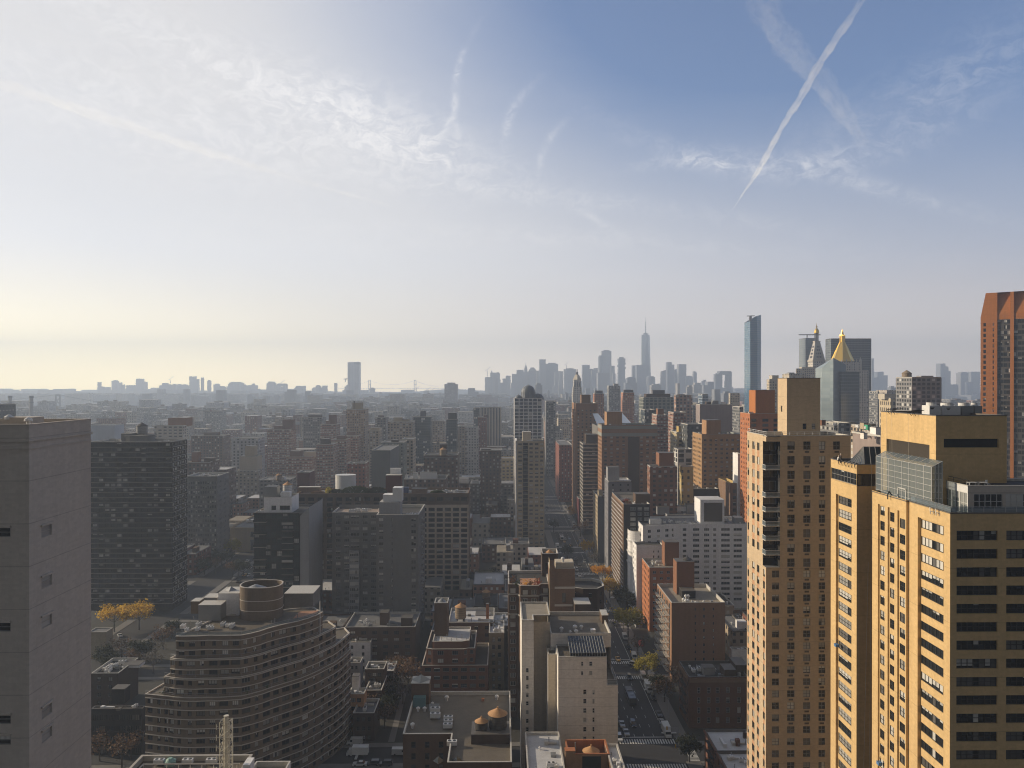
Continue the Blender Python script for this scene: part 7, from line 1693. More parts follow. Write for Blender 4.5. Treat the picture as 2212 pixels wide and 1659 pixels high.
for a, c, t, D, k, lab in [(915, 968, 885, 5600, 'box', 'low hazy riverside block behind the gothic tower'), (945, 1034, 836, 5600, 'stepl', 'hazy blue tower with a rounded left shoulder right of the black slab'), (896, 915, 720, 5000, 'box', 'hazy sliver of tower just right of the black slab'), (1490, 1560, 765, 5400, 'stepl', 'tallest hazy tower on the far right, across the river'), (1540, 1578, 830, 5500, 'box', 'lower hazy shoulder block of the far right tall tower'), (1575, 1645, 950, 5500, 'step', 'low hazy mass right of the far right tall tower'), (1665, 1732, 838, 5600, 'cap', 'pale hazy slab left of its darker twin at far right'), (1756, 1832, 836, 5700, 'box', 'darker hazy slab beside the orange diagonal tower'), (1730, 1775, 925, 5400, 'box', 'low hazy block between the far right slab pair'), (1500, 1532, 880, 5000, 'box', 'hazy strip block behind the cream gridded tower corner'), (1060, 1105, 960, 3400, 'cap', 'small hazy block left of the cream gridded tower')]:
    SK(4, a, c, t, D, k, lab)
def crane(px, top, D, label):
    x = X_(px, D); z = Z_(top, D, px); t = thing('tower_crane', label, 'crane', (x, D, 0)); m = MB(); s = D/5000*1.6
    m.bar((0, 0, 40), (0, 0, z-8*s), s, 0); link('mast', m.mesh('mast', ['far_wall_2']), t); m = MB(); m.bar((-6*s, 0, z-8*s), (12*s, 0, z+6*s), s*.7); m.bar((-6*s, 0, z-8*s), (-8*s, 0, z-9*s), s*1.4); link('jib', m.mesh('jib', ['far_wall_2']), t)
crane(1474/4, 816, 6350, 'tiny hazy tower crane on the left skyline above the wide stepped block'); crane(553+222/4, 824, 6150, 'tiny hazy tower crane on the arched hazy building'); crane(553+2000/4, 796, 5150, 'hazy tower crane on the leftmost downtown tower'); crane(1106+470/4, 784, 4650, 'hazy tower crane on the broad downtown block'); crane(1106+905/4, 806, 4600, 'hazy tower crane left of the stacked box tower')
for k, (px, top) in enumerate(((553+1385/4, 838), (553+1490/4, 838), (553+1525/4, 840), (553+1308/4, 845))): crane(px, top, 6700, ['hazy dockside crane nearest the far bridge tower', 'hazy dockside crane above the small box building', 'hazy dockside crane farthest right', 'hazy dockside crane farthest left, shortest'][k])
# far suspension bridge and the near steel bridge
def bridges():
    D = 8300.0; t = thing('suspension_bridge', 'very distant pale suspension bridge with two tall towers on the horizon', 'bridge', (X_(847, D), D, 0))
    X0 = X_(847, D)
    for px in (798, 896.5):
        x = X_(px, D)-X0; z = Z_(821, D, px); m = MB()
        for a in (-12, 8): m.box(x+a, x+a+4, 0, 25, 0, z)
        m.box(x-12, x+12, 0, 25, z-7, z); m.box(x-12, x+12, 0, 25, z-52, z-48); link('tower', m.mesh('tower', ['far_wall_2']), t)
    m = MB(); xa, xb = X_(798, D)-X0, X_(896.5, D)-X0; zt = Z_(822, D, 847)
    for (p, q, za, zb, sag) in ((xa, xb, zt, zt, 45), (xa-300, xa, zt-60, zt, 20), (xb, xb+300, zt, zt-60, 20)):
        for k in range(16):
            f, g = k/16, (k+1)/16; m.bar((p+(q-p)*f, 8, za+(zb-za)*f-sag*4*f*(1-f)), (p+(q-p)*g, 8, za+(zb-za)*g-sag*4*g*(1-g)), .9)
    link('cable', m.mesh('cable', ['far_wall_2']), t); m = MB(); m.box(xa-340, xb+340, 0, 25, 50, 53); link('deck', m.mesh('deck', ['far_wall_2']), t)
    D = 2750.0; x = X_(124.5, D); t = thing('steel_bridge', 'hazy steel suspension bridge crossing the river at the far left', 'bridge', (x, D, 0)); z = Z_(852, D, 124); zd = Z_(879, D, 124)
    m = MB()
    for a in (-10, 7): m.prism([(a-1.5, -2), (a+4.5, -2), (a+4.5, 4), (a-1.5, 4)], 0, z, 0, True, [(a*.8, -1), (a*.8+3.5, -1), (a*.8+3.5, 3), (a*.8, 3)])
    for zz in (z-5, zd+14, zd-8): m.box(-10, 10, -1, 2, zz, zz+4)
    for (p, q) in ((zd+4, z-6), (zd-20, zd-4)): m.bar((-8, 0, p), (8, 0, q), 1.2); m.bar((8, 0, p), (-8, 0, q), 1.2)
    link('tower', m.mesh('tower', ['far_wall_2']), t); m = MB(); m.box(-700, 420, -8, 14, zd-8, zd)
    for k in range(70): xx = -700+16*k; m.bar((xx, -8, zd-8), (xx+8, -8, zd+4), .7); m.bar((xx+8, -8, zd+4), (xx+16, -8, zd-8), .7)
    m.box(-700, 420, -8.4, -7.6, zd+3.4, zd+5); link('deck', m.mesh('deck', ['far_wall_2']), t); m = MB()
    for (q, zq, sag) in ((-480, zd+10, 8), (300, zd+2, 6)):
        for k in range(14): f, g = k/14, (k+1)/14; m.bar((q*f, 0, z+(zq-z)*f-sag*4*f*(1-f)), (q*g, 0, z+(zq-z)*g-sag*4*g*(1-g)), .9)
    link('cable', m.mesh('cable', ['far_wall_2']), t); m = MB()
    for q in (-330, 330): m.box(q-4, q+4, -6, 12, 0, zd-8)
    link('pier', m.mesh('pier', ['far_wall_2']), t)
bridges()
for (l, r, t, D, lab) in ((18, 25.5, 855, 1500, 'grey factory chimney at the far left above the dark block'), (63.5, 71.5, 855, 1450, 'taller grey chimney flaring at its foot, left of the steel bridge tower'), (192, 194.5, 849, 3400, 'thin pale chimney beyond the river, left of its twin'), (198, 200.5, 849, 3400, 'thin pale chimney beyond the river, right of its twin')):
    x = X_((l+r)/2, D); z = Z_(t, D, l); rd = (X_(r, D)-X_(l, D))/2; o = thing('chimney', lab, 'chimney', (x, D, 0)); m = MB(); m.cyl(0, 0, 0, z*.45, rd*1.7, 14, rd*1.15); m.cyl(0, 0, z*.45, z, rd*1.1, 14, rd*.95); link('shaft', m.mesh('shaft', ['far_wall_1' if D < 2000 else 'white_brick']), o); m = MB(); m.cyl(0, 0, z-4, z, rd*1.15, 14); m.cyl(0, 0, z-14, z-12, rd*1.1, 14); link('rim', m.mesh('rim', ['far_wall_2']), o)

# ================================================================== ground, water, streets
def groundm():
    m, t, p = _mat('city_ground'); pos = t.new('ShaderNodeNewGeometry').outputs['Position']; a = t.noise(pos, .012, 5, .7); b = t.noise(pos, .3, 4, .7)
    f = t.m('ADD', .35, t.m('ADD', t.m('MULTIPLY', a, .8), t.m('MULTIPLY', b, .5))); t.put(p.inputs['Base Color'], t.vm('MULTIPLY', (.045, .043, .036), t.comb(f, f, f))); p.inputs['Roughness'].default_value = .95
    m, t, p = _mat('asphalt'); pos = t.new('ShaderNodeNewGeometry').outputs['Position']; a = t.noise(pos, .25, 5, .7, .5); b = t.noise(pos, 4.0, 3, .7); s = t.noise(t.vm('MULTIPLY', pos, (1.2, .04, 1)), 1.0, 3, .6)
    f = t.m('ADD', .45, t.m('ADD', t.m('MULTIPLY', a, .55), t.m('ADD', t.m('MULTIPLY', b, .25), t.m('MULTIPLY', s, .3)))); t.put(p.inputs['Base Color'], t.vm('MULTIPLY', (.036, .035, .036), t.comb(f, f, f))); p.inputs['Roughness'].default_value = .8
    m, t, p = _mat('river_water'); p.inputs['Base Color'].default_value = (.05, .07, .08, 1); p.inputs['Roughness'].default_value = .12; p.inputs['Specular IOR Level'].default_value = .6
    pos = t.new('ShaderNodeNewGeometry').outputs['Position']; bm = t.new('ShaderNodeBump'); bm.inputs['Strength'].default_value = .35; bm.inputs['Distance'].default_value = 2.0; t.put(bm.inputs['Height'], t.noise(pos, .03, 4, .6)); t.t.links.new(bm.outputs[0], p.inputs['Normal'])
groundm()
m = MB(); m.q((-8400, -420, 0), (8400, -420, 0), (8400, 8680, 0), (-8400, 8680, 0)); struct('ground', m, ['city_ground'])
m = MB(); i = 0
for P in ([(-4200, 2480), (-1250, 2700), (-900, 3300), (-1000, 3700), (-4600, 3250)], [(-2300, 7000), (-100, 6900), (300, 8000), (300, 8600), (-2600, 8600), (-2600, 8000)], [(1600, 3300), (4200, 2400), (4600, 3300), (2200, 4700)]):
    i = len(m.v); m.v += [(x, y, .3) for x, y in P]; m.f.append(tuple(range(i, i+len(P)))); m.mi.append(0)
struct('water', m, ['river_water'])
AL, AR = 40.0, 60.5; BLX, BRX = 35.5, 65.0
STR = [254.6, 329, 406, 485, 564, 645, 731, 817] + [817+80*k for k in range(1, 9)]
m = MB(); m.q((AL, -300, .02), (AR, -300, .02), (AR, 1700, .02), (AL, 1700, .02)); struct('avenue', m, ['asphalt'])
m = MB(); m.q((-192, -300, .02), (-174, -300, .02), (-174, 1700, .02), (-192, 1700, .02)); struct('avenue', m, ['asphalt'])
m = MB()
for k, s in enumerate(STR):
    for a, c in ((-172, AL-.1), (AR+.1, 260), (-420, -194)): m.q((a, s-5.2, .016), (c, s-5.2, .016), (c, s+5.2, .016), (a, s+5.2, .016))
struct('side_street', m, ['asphalt'])
m = MB(); prev = 170.0
for s in STR:
    for a, c in ((BLX-.2, AL), (AR, BRX+.2), (-174, -169.5), (-196.5, -192)): m.box(a, c, prev, s-5.6, 0, .14, 0, False)
    m.box(-169, BLX-.3, s-8.6, s-5.6, 0, .135, 0, False); m.box(-169, BLX-.3, s+5.6, s+8.6, 0, .135, 0, False); m.box(BRX+.3, 240, s-8.6, s-5.6, 0, .135, 0, False); m.box(BRX+.3, 240, s+5.6, s+8.6, 0, .135, 0, False)
    prev = s+5.6
struct('pavement', m, ['paving'])
for s in STR[:8]:
    for sg in (-1, 1):
        m = MB(); y = s+sg*8.6; n = 22
        for k in range(n): x = AL+.4+(AR-AL-.8)*(k+.25)/n; m.box(x, x+.5, y-1.7, y+1.7, .02, .03, 0, False)
        if sg > 0: m.box(AL+.3, AR-3, y+3.0, y+3.5, .02, .03, 0, False)
        o = struct('crosswalk', m, ['paint_white'])
    m = MB(); x = AR+3.2
    for k in range(12): y = s-5+k*.85; m.box(x-1.6, x+1.6, y, y+.42, .018, .028, 0, False)
    struct('crosswalk', m, ['paint_white'])
m = MB()
for a, c in zip([180]+STR[:-1], STR):
    y = a+12
    while y < c-16:
        for x in (AL+3.4, AL+6.7, AL+10.0, AL+13.4): m.box(x-.07, x+.07, y, y+2.4, .02, .03, 0, False)
        y += 7.5
    m.box(AR-3.0, AR-2.85, a+12, c-12, .02, .03, 0, False)
struct('lane_marking', m, ['paint_white'])

# ================================================================== small buildings filling the blocks
FILL = [dict(col=(.20, .085, .06), cw=3.2, ch=3.2, fx=.4, fz=.5), dict(col=(.13, .085, .065), cw=3.2, ch=3.2, fx=.45, fz=.5), dict(col=(.34, .28, .21), cw=3.4, ch=3.3, fx=.42, fz=.5), dict(col=(.19, .185, .18), cw=3.4, ch=3.2, fx=.5, fz=.5), dict(col=(.42, .39, .34), cw=3.6, ch=3.4, fx=.45, fz=.5), dict(col=(.28, .155, .105), cw=3.0, ch=3.2, fx=.42, fz=.48), dict(col=(.36, .37, .40), cw=3.2, ch=3.2, fx=.45, fz=.48, blind=.4)]
FNAME = ['red brick', 'dark brown', 'tan', 'grey', 'cream', 'orange brown', 'pale grey']; FROOF = [('silver_roof', 'white roof'), ('grey_roof', 'grey roof'), ('tar_roof', 'black roof'), ('gravel_roof', 'gravel roof')]
def free(x0, x1, y0, y1, g=1.2):
    for a, c, d, e in FOOT:
        if x0 < c+g and x1 > a-g and y0 < e+g and y1 > d-g: return False
    return True
def fillers():
    rr = random.Random(21); lots = []
    rows = [268, 300]
    for s in STR[1:]: rows += [s+9, s+41]
    y = rows[-1]+40
    while y < 5200: rows.append(y); y += 40 + (y-1400)*.035
    base = list(FOOT)
    for y0 in rows:
        dpt = 27 if y0 < 1500 else 30+(y0-1500)*.02
        half = (y0+dpt)*.78+40; x = -half
        while x < half:
            w = rr.uniform(7, 17) if y0 < 700 else rr.uniform(14, 34)*(1+max(0, y0-1200)/1500)
            x1 = x+w; y1 = y0+dpt*rr.uniform(.7, 1.0)
            ok = not (x < BRX+.5 and x1 > BLX-.5 and y0 < 1700) and not (x < -168 and x1 > -197 and y0 < 1700)
            if x < -850-max(0, (2600-y0))*.3 and 2350 < y0 < 3900: ok = False
            if x > 1500 and y0 > 2300: ok = False
            if y0 < 560 and (x1 < -95 and y0 < 425 or -205 < x < -118 or x1 > -64 and x < -37 and y0 < 330): ok = False
            if ok and free(x, x1, y0, y1, .8 if y0 < 1500 else 6):
                if y0 < 560: h = rr.uniform(10, 15)
                elif y0 < 900: h = rr.choice((12, 14, 16, 19, 22)) if x < 40 else rr.choice((14, 18, 24, 30, 36))
                elif y0 < 1600: h = rr.choice((13, 16, 19, 24, 32, 42)) if x < 40 else rr.choice((18, 26, 36, 46, 55))
                else: h = rr.choice((14, 17, 20, 24, 30, 40, 55)) if x < 100 else rr.choice((18, 26, 34, 44, 58, 70))
                if y0 > 1100 and x < -100 and rr.random() < (.12 if y0 < 1800 else .24): h = rr.uniform(42, 72)
                zmax = EYE-((858 if y0 < 2200 else 850)-HY)/FPX*y0
                if y0 < 300 and x < -60: h = rr.uniform(8, 11)
                h = min(h*rr.uniform(.92, 1.08), max(zmax, 9)); lots.append([x, x1, y0, y1, h])
            x = x1 + (0.4 if rr.random() < .8 else rr.uniform(3, 14))
    vis = []
    for L in lots:
        x0, x1, y0, y1, h = L; pl, pt, _ = PROJ(x0, y0, h); pr, pb, _ = PROJ(x1, y0, h); 
        if pr < -40 or pl > 2260 or pt > 1690: continue
        hid = 0
        for a, c, d, e in base:                     # skip the ones wholly behind something tall
            pass
        vis.append((-(pr-pl)*((h+8)/y0*FPX), L))
    vis.sort(key=lambda q: q[0])
    STUFF = {}
    used = {}
    for i, (sz, (x0, x1, y0, y1, h)) in enumerate(vis):
        k = rr.choice((0, 0, 1, 1, 2, 3, 3, 4, 5)) if y0 < 1500 else rr.choice((0, 2, 3, 3, 3, 4, 4, 3, 6)); rf, rn = FROOF[rr.choice((0, 0, 1, 1, 2, 3))]  # beyond the near blocks, paler greys put haze into the wall colours
        if i < 290:
            b = None; px, py, _ = PROJ((x0+x1)/2, y0, h)
            nm = min(MARKS, key=lambda q: abs(q[0]-px)+1.6*abs(q[1]-py)) if MARKS else (0, 0, '')
            dx, dy = px-nm[0], py-nm[1]; rel = ('right of' if dx > 0 else 'left of') if abs(dx) > abs(dy)*.6 else ('below' if dy > 0 else 'above')
            size = 'low' if h < 16 else ('medium' if h < 30 else 'tall'); wd = 'narrow' if x1-x0 < 11 else ('broad' if x1-x0 > 24 else '')
            lab = ' '.join((size+' '+wd+' '+FNAME[k]+' house with a '+rn+', '+rel+' the '+nm[2]).split())
            used.setdefault(lab, []).append(i)
            b = Bld('row_house' if h < 16 else 'apartment_house', lab, x0, x1, y0, y1, foot=False)
            m = MB(); m.box(x0, x1, y0, y1, 0, h-.01, 0, False); b.part('wall', m, [pat(**FILL[k])])
            b.roof(h+.6, par=.6, mat=rf, cop=('coping', 'coping_dark', 'brown_brick', 'grey_wall', 'coping_dark')[i % 5])
            if h > 11 and rr.random() < .7: q = rr.uniform(.2, .6); b.box('bulkhead', x0+(x1-x0)*q, x0+(x1-x0)*q+rr.uniform(2.5, 4), y0+4, y0+8, h, h+rr.uniform(2.4, 3.4), rr.choice(['brown_brick', 'grey_wall', 'white_brick', 'red_brick']))
            if y0 < 900:
                for q in range(rr.randint(1, 4)): (b.pipe if q % 2 else b.vent)(rr.uniform(x0+1, x1-1), rr.uniform(y0+1, y1-1), h, rr.uniform(.7, 1.2))
            if h > 15 and rr.random() < .16: b.tank((x0+x1)/2, y0+8, h, 2.0, 3.2, 2.2)
            b.root['_l'] = lab
        else:
            m = STUFF.setdefault('m', (MB(), []))[0]; m.box(x0, x1, y0, y1, 0, h, k, False)
            if rr.random() < .5: q = rr.uniform(.2, .6); m.box(x0+(x1-x0)*q, x0+(x1-x0)*(q+.25), y0+4, y0+10, h, h+rr.uniform(3, 5), 7+rr.choice((0, 1)), False)
            m.box(x0+.3, x1-.3, y0+.3, y1-.3, h+.02, h+.35, 9+rr.choice((0, 0, 1, 1, 2, 3)), False)
    # duplicates that nothing tells apart share a label and a group
    roots = {}
    for o in scene.objects:
        if '_l' in o.keys(): roots.setdefault(o['_l'], []).append(o)
    for lab, L in roots.items():
        for o in L:
            del o['_l']
            if len(L) > 1: o['group'] = lab.split(',')[0].split(' with')[0]+'s '+lab.split(', ')[1]
    m = STUFF['m'][0]; o = link('distant_buildings', m.mesh('distant_buildings', [pat(**f) for f in FILL]+['brown_brick', 'grey_wall', 'silver_roof', 'grey_roof', 'tar_roof', 'gravel_roof']))
    tag(o, 'mass of small hazy city blocks stretching towards the horizon', 'buildings', None, 'stuff'); print('lots', len(lots), 'vis', len(vis))
fillers()
def far_mass():
    rr = random.Random(5); m = MB()
    for k in range(1500):
        y = 5200+rr.random()**1.2*2900; x = rr.uniform(-.72, .72)*y
        if -.33 < (x+900)/max(y, 1) < .2 and 6700 < y: continue
        w = rr.uniform(50, 180); h = rr.uniform(8, 34) if rr.random() < .9 else rr.uniform(30, 70); m.box(x, x+w, y, y+rr.uniform(60, 200), 0, h, rr.randint(0, 3), False)
    o = link('far_city', m.mesh('far_city', ['far_wall_%d' % k for k in range(4)])); tag(o, 'low hazy far shore city merging into the horizon', 'buildings', None, 'stuff')
    m = MB(); n = 60
    for (x0, x1, y, hh, sd) in ((-7800, -1500, 8000, 52, 1), (-1600, 2200, 8060, 48, 2), (1700, 7800, 7980, 55, 3)):
        r2 = random.Random(sd); P = [(x0+(x1-x0)*k/n, hh*sin(pi*k/n)**.5*(.6+.3*sin(k*.35+sd)+.1*r2.random())+6) for k in range(n+1)]
        for (xa, za), (xb, zb) in zip(P[:-1], P[1:]): m.q((xa, y, 0), (xb, y, 0), (xb, y+150, zb), (xa, y+150, za)); m.q((xa, y+150, za), (xb, y+150, zb), (xb, y+600, 0), (xa, y+600, 0))
    struct('hills', m, ['city_ground'])
far_mass()
# ================================================================== trees
def make_tree(sd, col, H=11.0, n=900, spread=1.0, bare=False):
    rr = random.Random(sd); tr = MB(); cr = MB()
    tr.cyl(0, 0, 0, H*.38, .28, 8, .2); ends = []
    for k in range(7):
        a = k*2.4+rr.uniform(-.3, .3); L = rr.uniform(.22, .36)*H*spread; z0 = H*rr.uniform(.28, .4); p = (L*cos(a), L*sin(a), z0+H*rr.uniform(.15, .34)); tr.bar((0, 0, z0), p, .09, n=5); ends.append(p)
        for j in range(2): q = (p[0]+rr.uniform(-1, 1)*H*.1, p[1]+rr.uniform(-1, 1)*H*.1, p[2]+H*rr.uniform(.05, .16)); tr.bar(p, q, .045, n=4); ends.append(q)
    tr.bar((0, 0, H*.36), (.2, .1, H*.8), .12, n=5); ends.append((.2, .1, H*.8)); ends.append((-.3, .2, H*.66))
    for k in range(n):
        c = rr.choice(ends); s = H*.085; x, y, z = (c[i]+rr.gauss(0, s*(1.0, 1.0, .8)[i]) for i in range(3)); q = rr.uniform(.15, .34)*(H/11)
        d = Vector((rr.gauss(0, 1), rr.gauss(0, 1), rr.gauss(0, 1)+.3)).normalized(); u = d.orthogonal().normalized()*q; w = d.cross(u).normalized()*q*rr.uniform(.6, 1); P = Vector((x, y, z))
        cr.q(tuple(P-u-w), tuple(P+u-w), tuple(P+u+w), tuple(P-u+w))
    return tr.mesh('trunk', ['bark']), cr.mesh('crown', [col])
TREES = {}
def tree(px, py, H, col, label, group=None, sp=1.0, pos=None):
    key = (col, round(sp, 1)); D = None
    v = TREES.setdefault(key, [])
    if len(v) < 3: v.append(make_tree(len(TREES)*10+len(v), col, 11.0, {'leaf_brown': 420, 'leaf_grey': 240}.get(col, 1500), sp))
    t, c = R_.choice(v)
    if pos: x, y = pos
    else: y = EYE*FPX/(py-HY); x = X_(px, y)
    o = thing('tree', label, 'tree', (x, y, .1), R_.uniform(0, 6), group); o.scale = (H/11,)*3; link('trunk', t, o); link('crown', c, o)
    return o
tree(1225, 1082, 13, 'leaf_lime', 'yellow green street tree beside the tall brown tower on the avenue', None, 1.2); tree(1241, 1121, 12, 'leaf_orange', 'orange street tree in front of the maroon building', None, 1.2)
tree(1254, 1160, 13, 'leaf_brown', 'half bare brown street tree beside the plain slate slab', None, 1.3); tree(1273, 1202, 12, 'leaf_yellow', 'bright yellow street tree at the corner below the slate slab'); tree(1301, 1258, 11, 'leaf_orange', 'orange street tree left of the slab with the glittering side', None, 1.3)
tree(1317, 1294, 12, 'leaf_yellow', 'golden street tree at the crossing in front of the glittering slab'); tree(1357, 1378, 15, 'leaf_lime', 'large yellow green street tree beside the slim orange brick tower', None, 1.1); tree(1352, 1330, 13, 'leaf_dark', 'dark green street tree behind the large yellow green one')
tree(1343, 1310, 11, 'leaf_dark', 'dark green street tree nearest the crossing pavement'); tree(1398, 1470, 11, 'leaf_lime', 'yellow green conical street tree beside the brick balcony slab'); tree(1436, 1520, 11, 'leaf_brown', 'orange brown street tree beside the blackened tenement', None, 1.2); tree(1378, 1418, 9, 'leaf_brown', 'small bare street tree right of the large yellow green one')
tree(1490, 1650, 9, 'leaf_dark', 'dark street tree beside the zebra crossing at the bottom'); tree(1226, 1208, 10, 'leaf_dark', 'dark street tree on the left kerb of the avenue by the bus'); tree(1196, 1150, 10, 'leaf_dark', 'dark street tree on the left kerb behind the white bus'); tree(1282, 1222, 10, 'leaf_grey', 'bare street tree under the slate slab'); tree(1226, 1000, 11, 'leaf_brown', 'rusty street tree far down the avenue') ; tree(1197, 1010, 11, 'leaf_lime', 'small olive street tree far down the avenue'); tree(1455, 1478, 8, 'leaf_grey', 'thin bare street tree by the white truck'); tree(1420, 1500, 8, 'leaf_dark', 'low dark street tree left of the orange brown one')
tree(246, 1362, 14, 'leaf_yellow', 'amber tree in the garden below the bronze tower, left one of the pair', None, 1.5); tree(300, 1358, 14, 'leaf_yellow', 'amber tree in the garden below the bronze tower, right one of the pair', None, 1.5)
tree(214, 1640, 10, 'leaf_brown', 'rusty tree in the shade at the foot of the concrete tower'); tree(262, 1655, 11, 'leaf_brown', 'brown half bare tree behind the mast roof'); tree(282, 1635, 10, 'leaf_grey', 'bare tree left of the curved house foot'); tree(240, 1452, 9, 'leaf_dark', 'dark tree in the court left of the curved house'); tree(290, 1440, 9, 'leaf_brown', 'brown tree in the court left of the curved house')
tree(882, 1497, 14, 'leaf_brown', 'tall half bare tree behind the alley next to the terraced brick house', None, 1.1); tree(865, 1480, 12, 'leaf_brown', 'rusty tree above the cream party wall'); tree(870, 1520, 10, 'leaf_grey', 'bare tree leaning over the alley')
tree(510, 1120, 13, 'leaf_yellow', 'yellow tree beside the parking garage roof', None, 1.4, (X_(508, 575)-6, 600)); tree(500, 1130, 13, 'leaf_lime', 'olive tree in front of the parking garage', None, 1.2, (X_(497, 545), 548)); tree(520, 1110, 12, 'leaf_yellow', 'smaller yellow tree behind the parking garage corner', None, 1.3, (X_(500, 640), 640))
for k in range(9): tree(430+k*12, 1225+R_.uniform(-14, 22), 11, 'leaf_dark' if k % 3 else 'leaf_brown', 'dark park tree in the shaded square right of the bronze tower', 'dark trees in the shaded square') if k % 3 else tree(430+k*12, 1225+R_.uniform(-14, 22), 11, 'leaf_brown', 'bare brown park tree in the shaded square right of the bronze tower', 'brown trees in the shaded square')
for k in range(12): tree(990+k*11, 1288+R_.uniform(-24, 16), 11, 'leaf_dark', 'dark tree in the back court between the waffle slab and the brick terrace house', 'dark trees in the back court')
for k in range(7): tree(1020+k*12, 1128+R_.uniform(-6, 10), 11, 'leaf_grey', 'bare tree in the garden below the grey balcony house', 'bare trees below the grey balcony house')
for k in range(6): tree(985+k*8, 1085+R_.uniform(-6, 10), 12, 'leaf_dark', 'dark tree in front of the red house with curved roof', 'dark trees by the curved roof')

for k, (px, py) in enumerate(((222, 1400), (262, 1420), (300, 1432), (334, 1420), (226, 1440), (352, 1400), (372, 1376), (330, 1452))): tree(px, py, 9+k % 3, ('leaf_dark', 'leaf_brown', 'leaf_dark', 'leaf_grey')[k % 4], 'shaded tree in the garden between the amber pair and the black office building' if k % 2 == 0 else 'half bare tree in the garden left of the curved house', 'trees in the garden left of the curved house')
for k in range(9): tree(None, None, 10, 'leaf_dark' if k % 2 else 'leaf_brown', 'dark tree growing in the alley left of the roof with two tanks', 'trees along the alley', 1.0, (-42-R_.uniform(0, 9), 274+k*6))
# ================================================================== vehicles
VEH = {}
def paint(name, col, rough=.3):
    m, t, p = _mat(name); p.inputs['Base Color'].default_value = (*col, 1); p.inputs['Roughness'].default_value = rough; p.inputs['Coat Weight'].default_value = .5; return name
for n_, c_ in (('paint_taxi', (.72, .38, .03)), ('paint_car_white', (.62, .62, .61)), ('paint_black', (.02, .02, .022)), ('paint_silver', (.34, .35, .36)), ('paint_dark_grey', (.07, .072, .08)), ('paint_red', (.35, .03, .025)), ('paint_blue', (.03, .06, .16)), ('paint_bus', (.025, .03, .045))): paint(n_, c_)
def extr(m, prof, w, mi=0, w2=None):
    n = len(prof); i = len(m.v); m.v += [(-w, y, z) for y, z in prof] + [(w, y, z) for y, z in prof]
    for k in range(n): m.f.append((i+k, i+(k+1) % n, i+n+(k+1) % n, i+n+k)); m.mi.append(mi)
    m.f.append(tuple(range(i+n-1, i-1, -1))); m.mi.append(mi); m.f.append(tuple(range(i+n, i+2*n))); m.mi.append(mi)
